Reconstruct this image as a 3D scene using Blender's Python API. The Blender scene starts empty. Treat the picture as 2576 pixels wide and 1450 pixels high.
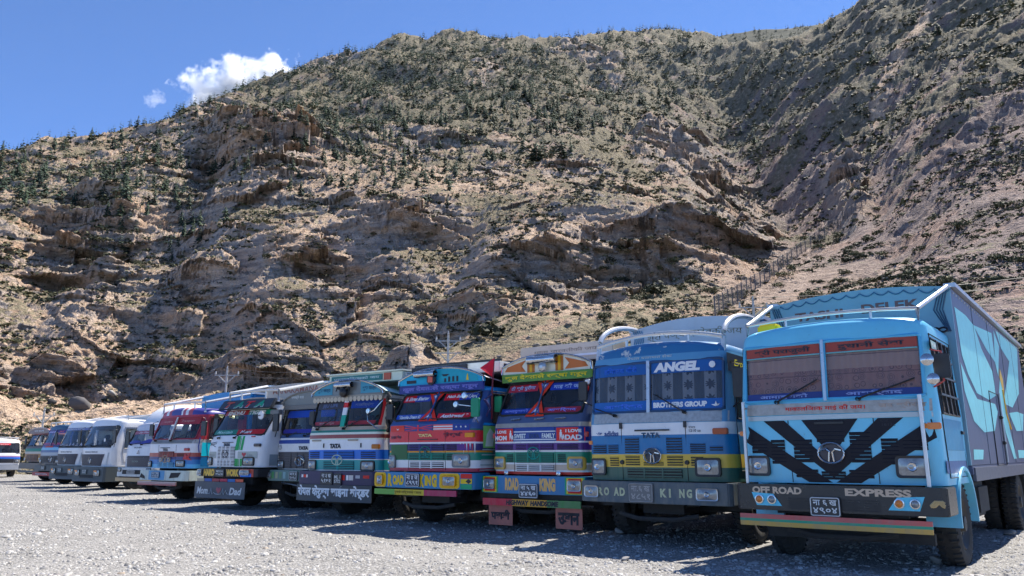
import bpy, bmesh, math, random
import numpy as np
from mathutils import Vector, Matrix
random.seed(7); RNG = np.random.default_rng(11)
sc = bpy.context.scene
COL = sc.collection
R = math.radians

# ------------------------------------------------------------------ camera
EYE = 1.27; PITCH = R(12.3); FPX = 1937.0; CX0, CY0 = 1288.0, 725.0     # photo measured at 2576 x 1450
cd = bpy.data.cameras.new('camera'); cam = bpy.data.objects.new('camera', cd); COL.objects.link(cam)
cd.sensor_width = 36.0; cd.lens = FPX / 2576.0 * 36.0
cd.clip_start = 0.1; cd.clip_end = 20000
cam.location = (0, 0, EYE); cam.rotation_euler = (math.pi / 2 + PITCH, 0, 0)
sc.camera = cam

# ------------------------------------------------------------------ sky, sun, exposure
SUN_AZ = 45.0; SUN_EL = 56.0          # azimuth clockwise from the viewing direction (+Y)
w = bpy.data.worlds.new('World'); sc.world = w; w.use_nodes = True
wt = w.node_tree; wt.nodes.clear()
sky = wt.nodes.new('ShaderNodeTexSky'); sky.sky_type = 'NISHITA'; sky.sun_disc = False
sky.sun_elevation = R(SUN_EL); sky.sun_rotation = R(SUN_AZ)
sky.altitude = 2700; sky.air_density = 0.72; sky.dust_density = 0.0; sky.ozone_density = 10.0
bg = wt.nodes.new('ShaderNodeBackground'); bg.inputs['Strength'].default_value = 0.140
wo = wt.nodes.new('ShaderNodeOutputWorld')
wt.links.new(sky.outputs[0], bg.inputs[0]); wt.links.new(bg.outputs[0], wo.inputs[0])
sl = bpy.data.lights.new('sun', 'SUN'); sl.energy = 5.0; sl.angle = R(0.53); sl.color = (1.0, 0.94, 0.85)
so = bpy.data.objects.new('sun', sl); COL.objects.link(so)
sdir = Vector((math.sin(R(SUN_AZ)) * math.cos(R(SUN_EL)), math.cos(R(SUN_AZ)) * math.cos(R(SUN_EL)), math.sin(R(SUN_EL))))
so.rotation_euler = sdir.to_track_quat('Z', 'Y').to_euler(); so.location = (30, 40, 60)
sc.view_settings.view_transform = 'Standard'; sc.view_settings.look = 'None'
sc.view_settings.gamma = 1.0; sc.view_settings.use_curve_mapping = False
sc.view_settings.exposure = 1.0
cy = sc.cycles
cy.use_denoising = True; cy.use_adaptive_sampling = True; cy.adaptive_threshold = 0.02; cy.max_bounces = 6; cy.diffuse_bounces = 3; cy.glossy_bounces = 3
cy.transparent_max_bounces = 12; cy.volume_bounces = 3; cy.transmission_bounces = 4
cy.volume_max_steps = 256; cy.sample_clamp_indirect = 8.0

# ------------------------------------------------------------------ materials
def lin(c):
    if isinstance(c, str):
        c = tuple(int(c[i:i + 2], 16) / 255 for i in (0, 2, 4))
        c = tuple(v / 12.92 if v <= .04045 else ((v + .055) / 1.055) ** 2.4 for v in c)
    return (c[0], c[1], c[2], 1.0)
class NT:
    def __init__(s, name):
        s.m = bpy.data.materials.new(name); s.m.use_nodes = True; s.t = s.m.node_tree
        s.t.nodes.clear(); s.out = s.t.nodes.new('ShaderNodeOutputMaterial')
    def n(s, kind, **kw):
        nd = s.t.nodes.new('ShaderNode' + kind)
        for k, v in kw.items(): setattr(nd, k, v)
        return nd
    def l(s, a, b): s.t.links.new(a, b)
    def setin(s, nd, key, v):
        if hasattr(v, 'is_linked') or hasattr(v, 'links'): s.l(v, nd.inputs[key])
        else: nd.inputs[key].default_value = v
    def mix(s, f, a, b, mode='MIX'):
        nd = s.n('MixRGB', blend_type=mode); s.setin(nd, 0, f); s.setin(nd, 1, a); s.setin(nd, 2, b); return nd.outputs[0]
    def noise(s, vec, scale, detail=4, rough=.55, dist=0., w4=False):
        nd = s.n('TexNoise'); nd.inputs['Scale'].default_value = scale; nd.inputs['Detail'].default_value = detail
        nd.inputs['Roughness'].default_value = rough; nd.inputs['Distortion'].default_value = dist
        if vec is not None: s.l(vec, nd.inputs['Vector'])
        return nd.outputs['Fac']
    def ramp(s, f, stops, interp='LINEAR'):
        nd = s.n('ValToRGB'); cr = nd.color_ramp; cr.interpolation = interp
        while len(cr.elements) > 1: cr.elements.remove(cr.elements[-1])
        cr.elements[0].position = stops[0][0]; c0 = stops[0][1]
        cr.elements[0].color = c0 if isinstance(c0, tuple) else (c0, c0, c0, 1)
        for p, c in stops[1:]:
            e = cr.elements.new(p); e.color = c if isinstance(c, tuple) else (c, c, c, 1)
        s.l(f, nd.inputs[0]); return nd.outputs[0]
    def math(s, op, a, b=0.0, clamp=False):
        nd = s.n('Math', operation=op); nd.use_clamp = clamp; s.setin(nd, 0, a); s.setin(nd, 1, b); return nd.outputs[0]
    def obj(s): return s.n('TexCoord').outputs['Object']
    def geo(s): return s.n('NewGeometry').outputs['Position']
    def sep(s, v):
        nd = s.n('SeparateXYZ'); s.l(v, nd.inputs[0]); return nd.outputs
    def mapping(s, v, sc_=(1, 1, 1), rot=(0, 0, 0)):
        nd = s.n('Mapping'); nd.inputs['Scale'].default_value = sc_; nd.inputs['Rotation'].default_value = rot
        s.l(v, nd.inputs[0]); return nd.outputs[0]
    def bump(s, h, strength, dist, normal=None):
        nd = s.n('Bump'); nd.inputs['Strength'].default_value = strength; nd.inputs['Distance'].default_value = dist
        s.l(h, nd.inputs['Height'])
        if normal is not None: s.l(normal, nd.inputs['Normal'])
        return nd.outputs[0]
    def attr(s, name): return s.n('Attribute', attribute_name=name).outputs['Fac']
    def pbr(s, col, rough=.6, metal=0., normal=None, spec=.5, **kw):
        b = s.n('BsdfPrincipled'); s.setin(b, 'Base Color', col); s.setin(b, 'Roughness', rough); s.setin(b, 'Metallic', metal)
        s.setin(b, 'Specular IOR Level', spec)
        for k, v in kw.items(): s.setin(b, k, v)
        if normal is not None: s.l(normal, b.inputs['Normal'])
        s.l(b.outputs[0], s.out.inputs[0]); return s.m
def vivid(c, k=1.42):
    c = lin(c)[:3]; m = sum(c) / 3.; return tuple(min(.80, max(.004, (m + (v - m) * 1.22) * k)) for v in c)
_mc = {}
def plain(col, rough=.6, metal=0., spec=.5, emit=None, var=.18, scale=6.):
    """one colour with a little grime and unevenness"""
    key = ('plain', str(col), rough, metal, spec, var, scale)
    if key in _mc: return _mc[key]
    t = NT('surface_%d' % len(_mc)); c = lin(col); v = t.obj()
    f = t.noise(v, scale, 5, .6)
    cc = t.mix(t.ramp(f, [(.35, 0.), (.75, var * 1.6)]), c, (c[0] * .55 + .03, c[1] * .55 + .027, c[2] * .55 + .022, 1))
    rr = t.math('ADD', t.math('MULTIPLY', t.noise(v, scale * 3, 3), .2), max(rough - .1, .02))
    _mc[key] = t.pbr(cc, rr, metal, spec=spec); return _mc[key]
def bands(stops, rough=.36, dirt=.5, axis=2, lo=0., hi=4., name=None):
    """paint in horizontal bands along an axis of the vehicle: stops [(start, colour), ...], with road dust and chips"""
    key = ('bands', str(stops), rough, dirt, axis)
    if key in _mc: return _mc[key]
    t = NT('paint_%d' % len(_mc)); v = t.obj(); s = t.sep(v)
    f = t.math('DIVIDE', t.math('SUBTRACT', s[axis], lo), hi - lo)
    st = [((z - lo) / (hi - lo), lin(vivid(c))) for z, c in stops]
    st[0] = (0.0, st[0][1])
    c = t.ramp(f, st, 'CONSTANT') if len(st) > 1 else None
    if c is None:
        r_ = t.n('RGB'); r_.outputs[0].default_value = st[0][1]; c = r_.outputs[0]
    mott = t.noise(v, 2.1, 5, .6)
    c = t.mix(t.ramp(mott, [(.4, 0.), (.85, .16)]), c, (.05, .045, .04, 1))
    low = t.ramp(t.math('DIVIDE', s[2], 2.4), [(.2, .75), (.42, .32), (.7, .14), (1., .08)])
    dn = t.ramp(t.noise(t.mapping(v, (3.5, 3.5, 1.1)), 2.2, 6, .65), [(.38, 0.), (.72, 1.)])
    dust = t.math('MULTIPLY', t.math('MULTIPLY', low, dn), dirt)
    c = t.mix(dust, c, (.30, .265, .22, 1))
    chip = t.ramp(t.noise(v, 17., 3, .6), [(.70, 0.), (.73, 1.)])
    c = t.mix(t.math('MULTIPLY', chip, .6 * dirt), c, (.12, .075, .05, 1))
    rr = t.math('ADD', t.math('MULTIPLY', dust, .5), rough)
    nb = t.bump(t.noise(v, 4., 3), .16, .03)
    _mc[key] = t.pbr(c, rr, 0., nb, spec=.5); return _mc[key]
def paint(c, rough=.36, dirt=.5): return bands([(0., c)], rough, dirt)

# ------------------------------------------------------------------ object helpers
def tag(o, label=None, cat=None, group=None, kind=None):
    if label: o['label'] = label
    if cat: o['category'] = cat
    if group: o['group'] = group
    if kind: o['kind'] = kind
    return o
def empty(name, loc=(0, 0, 0), rz=0., parent=None):
    o = bpy.data.objects.new(name, None); COL.objects.link(o); o.location = loc; o.rotation_euler = (0, 0, rz)
    o.empty_display_size = .3
    if parent: o.parent = parent
    return o
def link(name, me, mat=None, parent=None, smooth=False):
    o = bpy.data.objects.new(name, me); COL.objects.link(o)
    if mat is not None:
        me.materials.clear()
        for m in (mat if isinstance(mat, (list, tuple)) else [mat]): me.materials.append(m)
    if parent: o.parent = parent
    if smooth: me.polygons.foreach_set('use_smooth', np.ones(len(me.polygons), dtype=bool))
    return o
def fast_mesh(name, V, Fq, attrs=None, smooth=False):
    """V (n,3) array, Fq (m,k) array of faces, all with k corners"""
    me = bpy.data.meshes.new(name); V = np.asarray(V, np.float32); Fq = np.asarray(Fq, np.int32); k = Fq.shape[1]
    me.vertices.add(len(V)); me.vertices.foreach_set('co', V.ravel())
    me.loops.add(Fq.size); me.loops.foreach_set('vertex_index', Fq.ravel())
    me.polygons.add(len(Fq)); me.polygons.foreach_set('loop_start', np.arange(0, Fq.size, k, dtype=np.int32))
    me.polygons.foreach_set('loop_total', np.full(len(Fq), k, dtype=np.int32))
    if smooth: me.polygons.foreach_set('use_smooth', np.ones(len(Fq), dtype=bool))
    for a, arr in (attrs or {}).items():
        at = me.attributes.new(a, 'FLOAT', 'POINT'); at.data.foreach_set('value', np.asarray(arr, np.float32).ravel())
    me.update(calc_edges=True); me.validate(); return me

# ------------------------------------------------------------------ numpy noise
PERM = RNG.permutation(4096).astype(np.int64); GR = RNG.uniform(0, 2 * np.pi, 4096)
GX, GY = np.cos(GR), np.sin(GR)
def _h(i, j): return PERM[(PERM[i & 4095] + j) & 4095]
def gnoise(x, y):
    xi = np.floor(x).astype(np.int64); yi = np.floor(y).astype(np.int64); fx = x - xi; fy = y - yi
    u = fx * fx * fx * (fx * (fx * 6 - 15) + 10); v = fy * fy * fy * (fy * (fy * 6 - 15) + 10)
    def g(a, b):
        h = _h(xi + a, yi + b); return GX[h] * (fx - a) + GY[h] * (fy - b)
    n0 = g(0, 0) * (1 - u) + g(1, 0) * u; n1 = g(0, 1) * (1 - u) + g(1, 1) * u
    return (n0 * (1 - v) + n1 * v) * 1.5
def fbm(x, y, o=4, lac=2.03, gain=.5):
    s = 0.; a = 1.
    for k in range(o): s = s + a * gnoise(x + 37.1 * k, y - 11.7 * k); x = x * lac; y = y * lac; a *= gain
    return s
def ridged(x, y, o=4, gain=.5):
    s = 0.; a = 1.
    for k in range(o): s = s + a * (1 - 2.2 * np.abs(gnoise(x + 17.3 * k, y + 5.1 * k))); x = x * 2.07; y = y * 2.07; a *= gain
    return s
def cells(x, y):
    """(distance to nearest cell point, random value of that cell)"""
    xi = np.floor(x).astype(np.int64); yi = np.floor(y).astype(np.int64)
    best = np.full(x.shape, 9.); sec = np.full(x.shape, 9.); val = np.zeros(x.shape)
    for a in (-1, 0, 1):
        for b in (-1, 0, 1):
            h = _h(xi + a, yi + b); px = xi + a + .5 + .45 * GX[h]; py = yi + b + .5 + .45 * GY[(h * 7 + 3) & 4095]
            d = np.hypot(x - px, y - py); m = d < best
            sec = np.where(m, best, np.minimum(sec, d)); best = np.where(m, d, best); val = np.where(m, h / 4095., val)
    return sec - best, val
def facets(x, y, tilt=1.):
    """broken-rock relief: every cell is a flat face with its own height and tilt"""
    xi = np.floor(x).astype(np.int64); yi = np.floor(y).astype(np.int64); best = np.full(x.shape, 9.); out = np.zeros(x.shape)
    for a in (-1, 0, 1):
        for b in (-1, 0, 1):
            h = _h(xi + a, yi + b); px = xi + a + .5 + .48 * GX[h]; py = yi + b + .5 + .48 * GY[(h * 7 + 3) & 4095]; dx = x - px; dy = y - py
            d = np.abs(dx) * .9 + np.abs(dy) * 1.1; m = d < best; best = np.where(m, d, best)
            out = np.where(m, h / 4095. - .5 + tilt * (GX[(h * 13 + 5) & 4095] * dx + GY[(h * 29 + 1) & 4095] * dy), out)
    return out
def sstep(a, b, x):
    t = np.clip((x - a) / (b - a), 0, 1); return t * t * (3 - 2 * t)
def px_ae(px, py):
    """photo pixel -> azimuth, tan(elevation)"""
    u = (px - CX0) / FPX; v = -(py - CY0) / FPX
    dy = math.cos(PITCH) - v * math.sin(PITCH); dz = math.sin(PITCH) + v * math.cos(PITCH)
    return math.degrees(math.atan2(u, dy)), dz / math.hypot(u, dy)
# ================================================================== THE SETTING: mountainside as one heightfield
ANCH = [(-250, [(1120, 70), (1000, 95), (850, 125), (700, 165), (560, 230), (455, 380)]),
 (0, [(1100, 68), (1060, 78), (980, 95), (880, 115), (750, 140), (600, 180), (500, 230), (440, 300), (395, 390)]),
 (300, [(1080, 70), (1020, 80), (940, 95), (860, 112), (800, 126), (650, 160), (500, 215), (400, 310), (318, 450)]),
 (600, [(1060, 62), (1000, 72), (930, 84), (840, 98), (700, 122), (560, 158), (420, 215), (330, 310), (235, 500)]),
 (900, [(1050, 55), (980, 63), (880, 76), (800, 88), (680, 108), (550, 142), (430, 195), (300, 310), (136, 590)]),
 (1200, [(1040, 48), (950, 56), (870, 67), (800, 80), (650, 100), (520, 138), (400, 200), (250, 340), (95, 640)]),
 (1500, [(1030, 42), (920, 52), (850, 61), (760, 76), (600, 106), (500, 148), (400, 205), (250, 360), (88, 660)]),
 (1750, [(1020, 38), (880, 50), (800, 66), (730, 86), (600, 112), (520, 155), (420, 235), (300, 380), (180, 510), (90, 690)]),
 (1900, [(1020, 36), (850, 50), (760, 70), (700, 90), (620, 122), (560, 180), (444, 295), (300, 390), (150, 520)]),
 (2050, [(1000, 34), (800, 50), (700, 72), (595, 110), (540, 200), (400, 262), (250, 345), (100, 450)]),
 (2200, [(1000, 33), (750, 50), (650, 70), (505, 125), (400, 190), (250, 280), (100, 365), (-30, 460)]),
 (2400, [(1000, 32), (750, 48), (650, 62), (500, 98), (350, 155), (200, 225), (0, 335), (-150, 440)]),
 (2576, [(1000, 31), (750, 46), (600, 66), (450, 100), (300, 150), (100, 238), (-100, 350), (-230, 440)]),
 (2900, [(1000, 30), (750, 45), (550, 68), (350, 110), (100, 195), (-150, 310), (-330, 420)])]
SKYL = [(-250, 455, 380), (0, 397, 390), (90, 372, 400), (210, 342, 425), (280, 330, 440), (420, 306, 470), (550, 268, 490), (640, 232, 510),
 (740, 192, 540), (830, 158, 570), (920, 142, 590), (1000, 108, 610), (1060, 100, 625), (1120, 88, 640), (1170, 98, 640), (1250, 104, 645), (1400, 106, 655),
 (1500, 95, 660), (1580, 86, 665), (1680, 92, 675), (1780, 98, 690), (1900, 112, 560), (1976, 104, 500), (2050, 76, 480), (2112, 44, 470), (2164, 5, 465),
 (2250, -55, 455), (2400, -150, 440), (2576, -230, 440), (2900, -330, 420)]
pa, pr, pt = [], [], []
for x_, lst in ANCH:
    for y_, r_ in lst:
        a_, t_ = px_ae(x_, y_); pa.append(a_); pr.append(r_); pt.append(t_)
for y_ in (30, 36): 
    pass
pa, pr, pt = np.array(pa), np.array(pr, float), np.array(pt)
def uv(a, r): return np.stack([a / 11., np.log(r) * 2.1], -1)
def tps(d2): return d2 * np.log(d2 + 1e-9) * .5
Q = uv(pa, pr); N_ = len(Q); K = tps(((Q[:, None] - Q[None]) ** 2).sum(-1)) + np.eye(N_) * .02
Pm = np.concatenate([np.ones((N_, 1)), Q], 1); A_ = np.block([[K, Pm], [Pm.T, np.zeros((3, 3))]])
WT = np.linalg.solve(A_, np.concatenate([pt, np.zeros(3)]))
def tan_el(a, r):
    q = uv(a, r); sh = q.shape[:-1]; q = q.reshape(-1, 2)
    k = tps(((q[:, None] - Q[None]) ** 2).sum(-1)); return (k @ WT[:N_] + WT[N_] + q @ WT[N_ + 1:]).reshape(sh)
sk = np.array([(*px_ae(x_, y_), r_) for x_, y_, r_ in SKYL])
az = np.concatenate([np.linspace(-46, -36.5, 22)[:-1], np.linspace(-36.5, 37, 980), np.linspace(37, 47, 24)[1:]])
ca = np.linspace(-46, 47, 140)
sky_r = np.interp(ca, sk[:, 0], sk[:, 2]); sky_t = np.interp(ca, sk[:, 0], sk[:, 1])
NR = 260; foot = np.interp(ca, [-46, -33, -18, 0, 18, 33, 47], [66, 64, 48, 38, 31, 28, 27])
lr = np.linspace(0, 1, NR)
cr_ = foot[:, None] * (sky_r / foot)[:, None] ** lr[None]
ct = tan_el(np.repeat(ca[:, None], NR, 1), cr_)
ct = np.minimum(ct, sky_t[:, None] * (.25 + .75 * lr[None] ** .3))
# blend exactly into the skyline at the far end and into the flat lot at the near end
bl = sstep(.86, 1., lr)[None]; ct = ct * (1 - bl) + (sky_t[:, None] - .012 * (1 - lr[None]) * 8) * bl
ct = np.maximum.accumulate(ct, axis=1)
cz = EYE + cr_ * ct
ft = sstep(0., .10, lr)[None]; cz = (cz * ft + (-.25) * (1 - ft))
cz = np.maximum(cz, -.25); cz = np.maximum.accumulate(cz, axis=1)
# resample: equal steps of seen elevation
NE = 560
ce = np.arctan2(cz - EYE, cr_) + lr[None] * .05
ce = (ce - ce[:, :1]) / (ce[:, -1:] - ce[:, :1]); un = np.linspace(0, 1, NE)
rr_c = np.stack([np.interp(un, ce[i], cr_[i]) for i in range(len(ca))])
zz_c = np.stack([np.interp(rr_c[i], cr_[i], cz[i]) for i in range(len(ca))])
ii = np.interp(az, ca, np.arange(len(ca))); i0 = np.clip(np.floor(ii).astype(int), 0, len(ca) - 2); fi = (ii - i0)[:, None]
RR = rr_c[i0] * (1 - fi) + rr_c[i0 + 1] * fi; ZZ = zz_c[i0] * (1 - fi) + zz_c[i0 + 1] * fi
AZ = np.repeat(az[:, None], NE, 1); U = np.repeat(un[None], len(az), 0)
for PASS in range(2):                                             # second pass: rows spread evenly over the finished crags
    XX = RR * np.sin(np.radians(AZ)); YY = RR * np.cos(np.radians(AZ))
    EL = np.degrees(np.arctan2(ZZ - EYE, RR))                        # smooth elevation, used to say where rock, scree and trees are
    amp = sstep(0., .12, U)                                          # no relief at the foot, so it meets the lot
    far = np.clip(RR / 150., .35, 3.2)
    def zone(cx_, cy_, rx, ry, soft=.5):
        """soft elliptical zone on the mountain, centre and radii given as seen in the photo"""
        a_, t_ = px_ae(cx_, cy_); e_ = math.degrees(math.atan(t_)); sx = rx / 34.; sy = ry / 34.
        d = np.hypot((AZ - a_) / sx, (EL - e_) / sy); return 1 - sstep(1 - soft, 1 + soft, d)
    wob = fbm(XX * .018, YY * .018, 3)
    FENCE = [(1798 + 380 * k / 33., 796 - 284 * (k / 33.) ** 1.12) for k in range(34)]
    calm = np.zeros_like(RR)                                          # the graded line the fence stands on
    for fx_, fy_ in FENCE: calm = np.maximum(calm, zone(fx_ + 6, fy_ + 8, 34, 22, .6))
    keep_ = 1 - .9 * calm
    cl = np.zeros_like(RR)
    for c_ in [(150, 620, 330, 190), (300, 560, 260, 190), (620, 430, 190, 100), (130, 880, 280, 110), (480, 830, 300, 160), (650, 700, 330, 160), (900, 620, 330, 150),
               (1000, 730, 330, 120), (1250, 690, 330, 130), (1500, 640, 330, 130), (1750, 610, 220, 120), (1830, 520, 120, 110), (620, 920, 330, 70), (950, 890, 130, 40)]:
        cl = np.maximum(cl, zone(*c_, soft=.38))
    cl = np.clip(cl + .45 * wob * (cl > .02), 0, 1)
    hard = np.zeros_like(RR)                                          # sheer bands; elsewhere the beds weather back to broken steps
    for c_ in [(1260, 705, 250, 75), (1560, 630, 230, 55), (1780, 590, 150, 60), (900, 640, 170, 45), (430, 740, 120, 130), (700, 800, 170, 75), (950, 905, 150, 30), (40, 900, 150, 35), (250, 600, 120, 90), (140, 820, 160, 35), (1010, 530, 200, 30)]:
        hard = np.maximum(hard, zone(*c_, soft=.4))
    hard = np.clip(hard + .4 * fbm(XX * .03 + 31, YY * .03, 3) * (hard > .02), 0, 1)
    for c_, k_ in [((230, 1010, 470, 115), 1.), ((560, 975, 150, 45), .9), ((260, 970, 180, 45), .9), ((1000, 470, 220, 50), .6), ((380, 640, 60, 60), .5), ((1480, 820, 330, 50), .9), ((420, 720, 90, 40), .5)]:
        cl = cl * (1 - k_ * zone(*c_, soft=.5))                      # scree fans between the crags
    rib = np.maximum.reduce([zone(1650, 350, 60, 30), zone(1720, 385, 60, 28), zone(1790, 425, 60, 30), zone(1850, 480, 50, 36), zone(1910, 530, 50, 36), zone(2130, 470, 50, 40)])
    upper = sstep(19., 27., EL) * (1 - sstep(14, 20, AZ))
    crag = np.clip(zone(650, 370, 150, 70) * 1. + rib * .9 + .75 * sstep(.25, .7, fbm(XX * .011 + 9, YY * .011, 3)) * upper, 0, 1)
    crag = np.maximum(crag, .7 * zone(1240, 420, 60, 40)); crag = np.maximum(crag, .6 * zone(1440, 430, 90, 40))
    # broad relief: spurs and gullies
    tx = np.radians(AZ) * 150.                                        # sideways coordinate along the slope
    spur = ridged(XX * .0075 + 3.1, YY * .0075, 4)
    Z2 = ZZ + amp * keep_ * (spur - .6) * 2.2 * far
    Z2 += amp * keep_ * fbm(XX * .035, YY * .035, 4) * 1.5 * far
    flank = sstep(16, 22, AZ) * sstep(17., 20., EL)
    Z2 += amp * flank * ((ridged(XX * .014 + YY * .02, YY * .006 - XX * .006, 3) - .5) * 3.6 + ridged(XX * .06, YY * .06, 4, .6) * 1.3) * keep_
    Z2 += rib * (3.5 + 3. * fbm(XX * .05, YY * .05, 3))
    Z2 += zone(650, 370, 150, 80, .7) * (5 + 6 * (cells(XX * .035, YY * .035)[1] - .4))
    # gully behind the dark crag on the left, and the side gully by it
    def carve(pts, wl, wr, depth):
        """gully along a line climbing the slope; wl, wr: how far its left and right walls reach"""
        global Z2
        P = [(r_ * math.sin(R(px_ae(x_, y_)[0])), r_ * math.cos(R(px_ae(x_, y_)[0]))) for x_, y_, r_ in pts]
        best = np.full(XX.shape, 1e9); sgn = np.zeros(XX.shape); along = np.zeros(XX.shape); n_ = len(P) - 1
        for q_, ((x0, y0), (x1, y1)) in enumerate(zip(P[:-1], P[1:])):
            dx, dy = x1 - x0, y1 - y0; L2 = dx * dx + dy * dy; t_ = np.clip(((XX - x0) * dx + (YY - y0) * dy) / L2, 0, 1)
            d_ = np.hypot(XX - x0 - t_ * dx, YY - y0 - t_ * dy); m_ = d_ < best; best = np.where(m_, d_, best)
            sgn = np.where(m_, np.sign((XX - x0) * dy - (YY - y0) * dx), sgn); along = np.where(m_, (q_ + t_) / n_, along)
        w_ = np.where(sgn > 0, wr, wl) * (1 + .3 * wob)
        Z2 = Z2 - amp * depth * np.exp(-(best / w_) ** 2) * sstep(0., .12, along + .06) * sstep(1.03, .85, along)
    carve([(290, 865, 114), (330, 800, 126), (350, 740, 140), (410, 640, 165), (470, 540, 200)], 20., 7., 8.5)
    carve([(400, 930, 94), (470, 860, 100), (520, 780, 112), (545, 690, 128), (620, 620, 145)], 14., 6., 7.5)
    carve([(532, 510, 200), (530, 400, 262)], 7., 3.5, 6.)
    carve([(1070, 815, 78), (1095, 740, 88), (1110, 640, 104), (1180, 540, 140)], 12., 5., 5.5)
    carve([(740, 900, 76), (800, 800, 90), (850, 700, 108), (930, 560, 145)], 10., 6., 5.)
    carve([(0, 850, 118), (60, 760, 140), (150, 640, 170), (190, 540, 215)], 12., 6., 6.)
    carve([(1480, 760, 80), (1500, 660, 98), (1560, 560, 125)], 9., 5., 4.)
    carve([(1940, 590, 175), (1892, 444, 300), (1815, 320, 400), (1830, 210, 500)], 16., 16., 9.)
    carve([(2200, 640, 75), (2180, 500, 140), (2230, 380, 200), (2330, 200, 270), (2420, 40, 340)], 14., 8., 5.)
    # beds of rock: terraces following tilted strata, three sizes
    def terrace(z, per, k, lo, hi, dipx, seed):
        s = z + dipx * XX + 2.6 * far * fbm(XX * .025 + seed, YY * .025, 3) + .25 * fbm(XX * .16 + seed, YY * .16, 2)
        f = s / per; fl = np.floor(f); f = f - fl
        bedk = .55 + .9 * (((fl * 73 + 17) % 11) / 11.)
        return (sstep(lo, hi, f) - f) * per * k * np.clip(bedk, 0, 1.15)
    cw = np.clip(cl * (.38 + .62 * hard) + crag * .55, 0, 1) * amp
    fsc = np.clip(RR / 110., .55, 1.8)
    lat = np.clip(.62 + .75 * fbm(XX * .022 + 4, YY * .022 + Z2 * .03, 3), .12, 1.15)      # beds thin out and break along the slope
    T1_ = terrace(Z2, 11., .80, .42, .62, .10, 0.); T2_ = terrace(Z2, 4.3, .72, .36, .62, .06, 5.); T3_ = terrace(Z2, 1.7, .6, .32, .66, .04, 9.)
    hk = .30 + .85 * hard
    Z3 = Z2 + cw * (T1_ * .80 * lat * hk + T2_ * .62 * (1.25 - .5 * lat) * (.45 + .55 * hard) + T3_ * .5)
    # joints and blocks on the crags, pushed out towards the valley
    e1, v1 = cells(tx * .10 + .3 * fbm(XX * .05, YY * .05, 2), Z3 * .17 + tx * .02)
    e2, v2 = cells(tx * .30 + 3 + .2 * gnoise(tx * .1, Z3 * .1), Z3 * .42 + tx * .03)
    e3, v3 = cells(tx * .8, Z3 * 1.05 + 7)
    def layer(per, seed):
        s_ = (Z3 + .07 * XX + 1.2 * fbm(XX * .02 + seed, YY * .02, 2)) / per; f0 = np.floor(s_).astype(np.int64); ff = s_ - f0
        a0 = _h(f0 + 900, 0 * f0 + int(seed)) / 4095.; a1 = _h(f0 + 901, 0 * f0 + int(seed)) / 4095.
        return a0 + (a1 - a0) * sstep(.7, 1., ff) - .5
    ledge = layer(1.15, 3.) * 1.5 + layer(.45, 8.) * .5 + layer(3.4, 5.) * 2.0
    push = cw * (ledge * (.35 + .65 * hard) + facets(tx * .06 + .25 * fbm(XX * .05, YY * .05, 2), Z3 * .115 + tx * .03, 1.1) * 4.4 + facets(tx * .17 + 5, Z3 * .40 + tx * .06, 1.0) * 1.35 + facets(tx * .55, Z3 * 1.1 + 9, 1.) * .42 - .8 * np.exp(-(e1 / .06) ** 2) - .35 * np.exp(-(e2 / .08) ** 2))
    push += crag * amp * facets(tx * .06 + 2, Z3 * .07, 1.2) * 2.6
    # loose rubble and hummocks everywhere
    hum = fbm(XX * .22, YY * .22, 4, gain=.62) * .36 + ridged(XX * .5, YY * .5, 3, .6) * .18
    # angular blocks on the loose ground too
    b1 = cells(XX * .30, YY * .30)[1] - .5; b2 = cells(XX * .8, YY * .8)[1] - .5; hum = hum + (b1 * .45 + b2 * .22) * sstep(.0, .5, fbm(XX * .03 + 12, YY * .03, 3) + .35)
    Z3 = Z3 + amp * hum * np.clip(RR / 110., .5, 1.7) * (1 - .75 * cw) * keep_ - .05 * amp
    RR2 = RR - push * keep_ * np.clip(RR / 110., .6, 2.)
    X3 = RR2 * np.sin(np.radians(AZ)); Y3 = RR2 * np.cos(np.radians(AZ))
    if PASS == 0:
        el_ = np.degrees(np.arctan2(Z3 - EYE, RR2)); dd = np.abs(np.diff(el_, axis=1)) + .35 * np.abs(np.diff(RR2, axis=1)) / RR2[:, 1:] * 10. + .006
        k_ = np.ones(15) / 15.; dd = np.apply_along_axis(lambda c: np.convolve(np.pad(c, 7, mode='edge'), k_, mode='valid'), 0, dd)
        cu_ = np.concatenate([np.zeros((len(az), 1)), np.cumsum(dd, 1)], 1); cu_ /= cu_[:, -1:]; rows_ = np.arange(NE); J_ = np.stack([np.interp(un, cu_[i], rows_) for i in range(len(az))])
        j0 = np.clip(J_.astype(int), 0, NE - 2); fj = J_ - j0; tk_ = lambda A: np.take_along_axis(A, j0, 1) * (1 - fj) + np.take_along_axis(A, j0 + 1, 1) * fj
        RR, ZZ, U = tk_(RR), tk_(ZZ), tk_(U)
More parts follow.
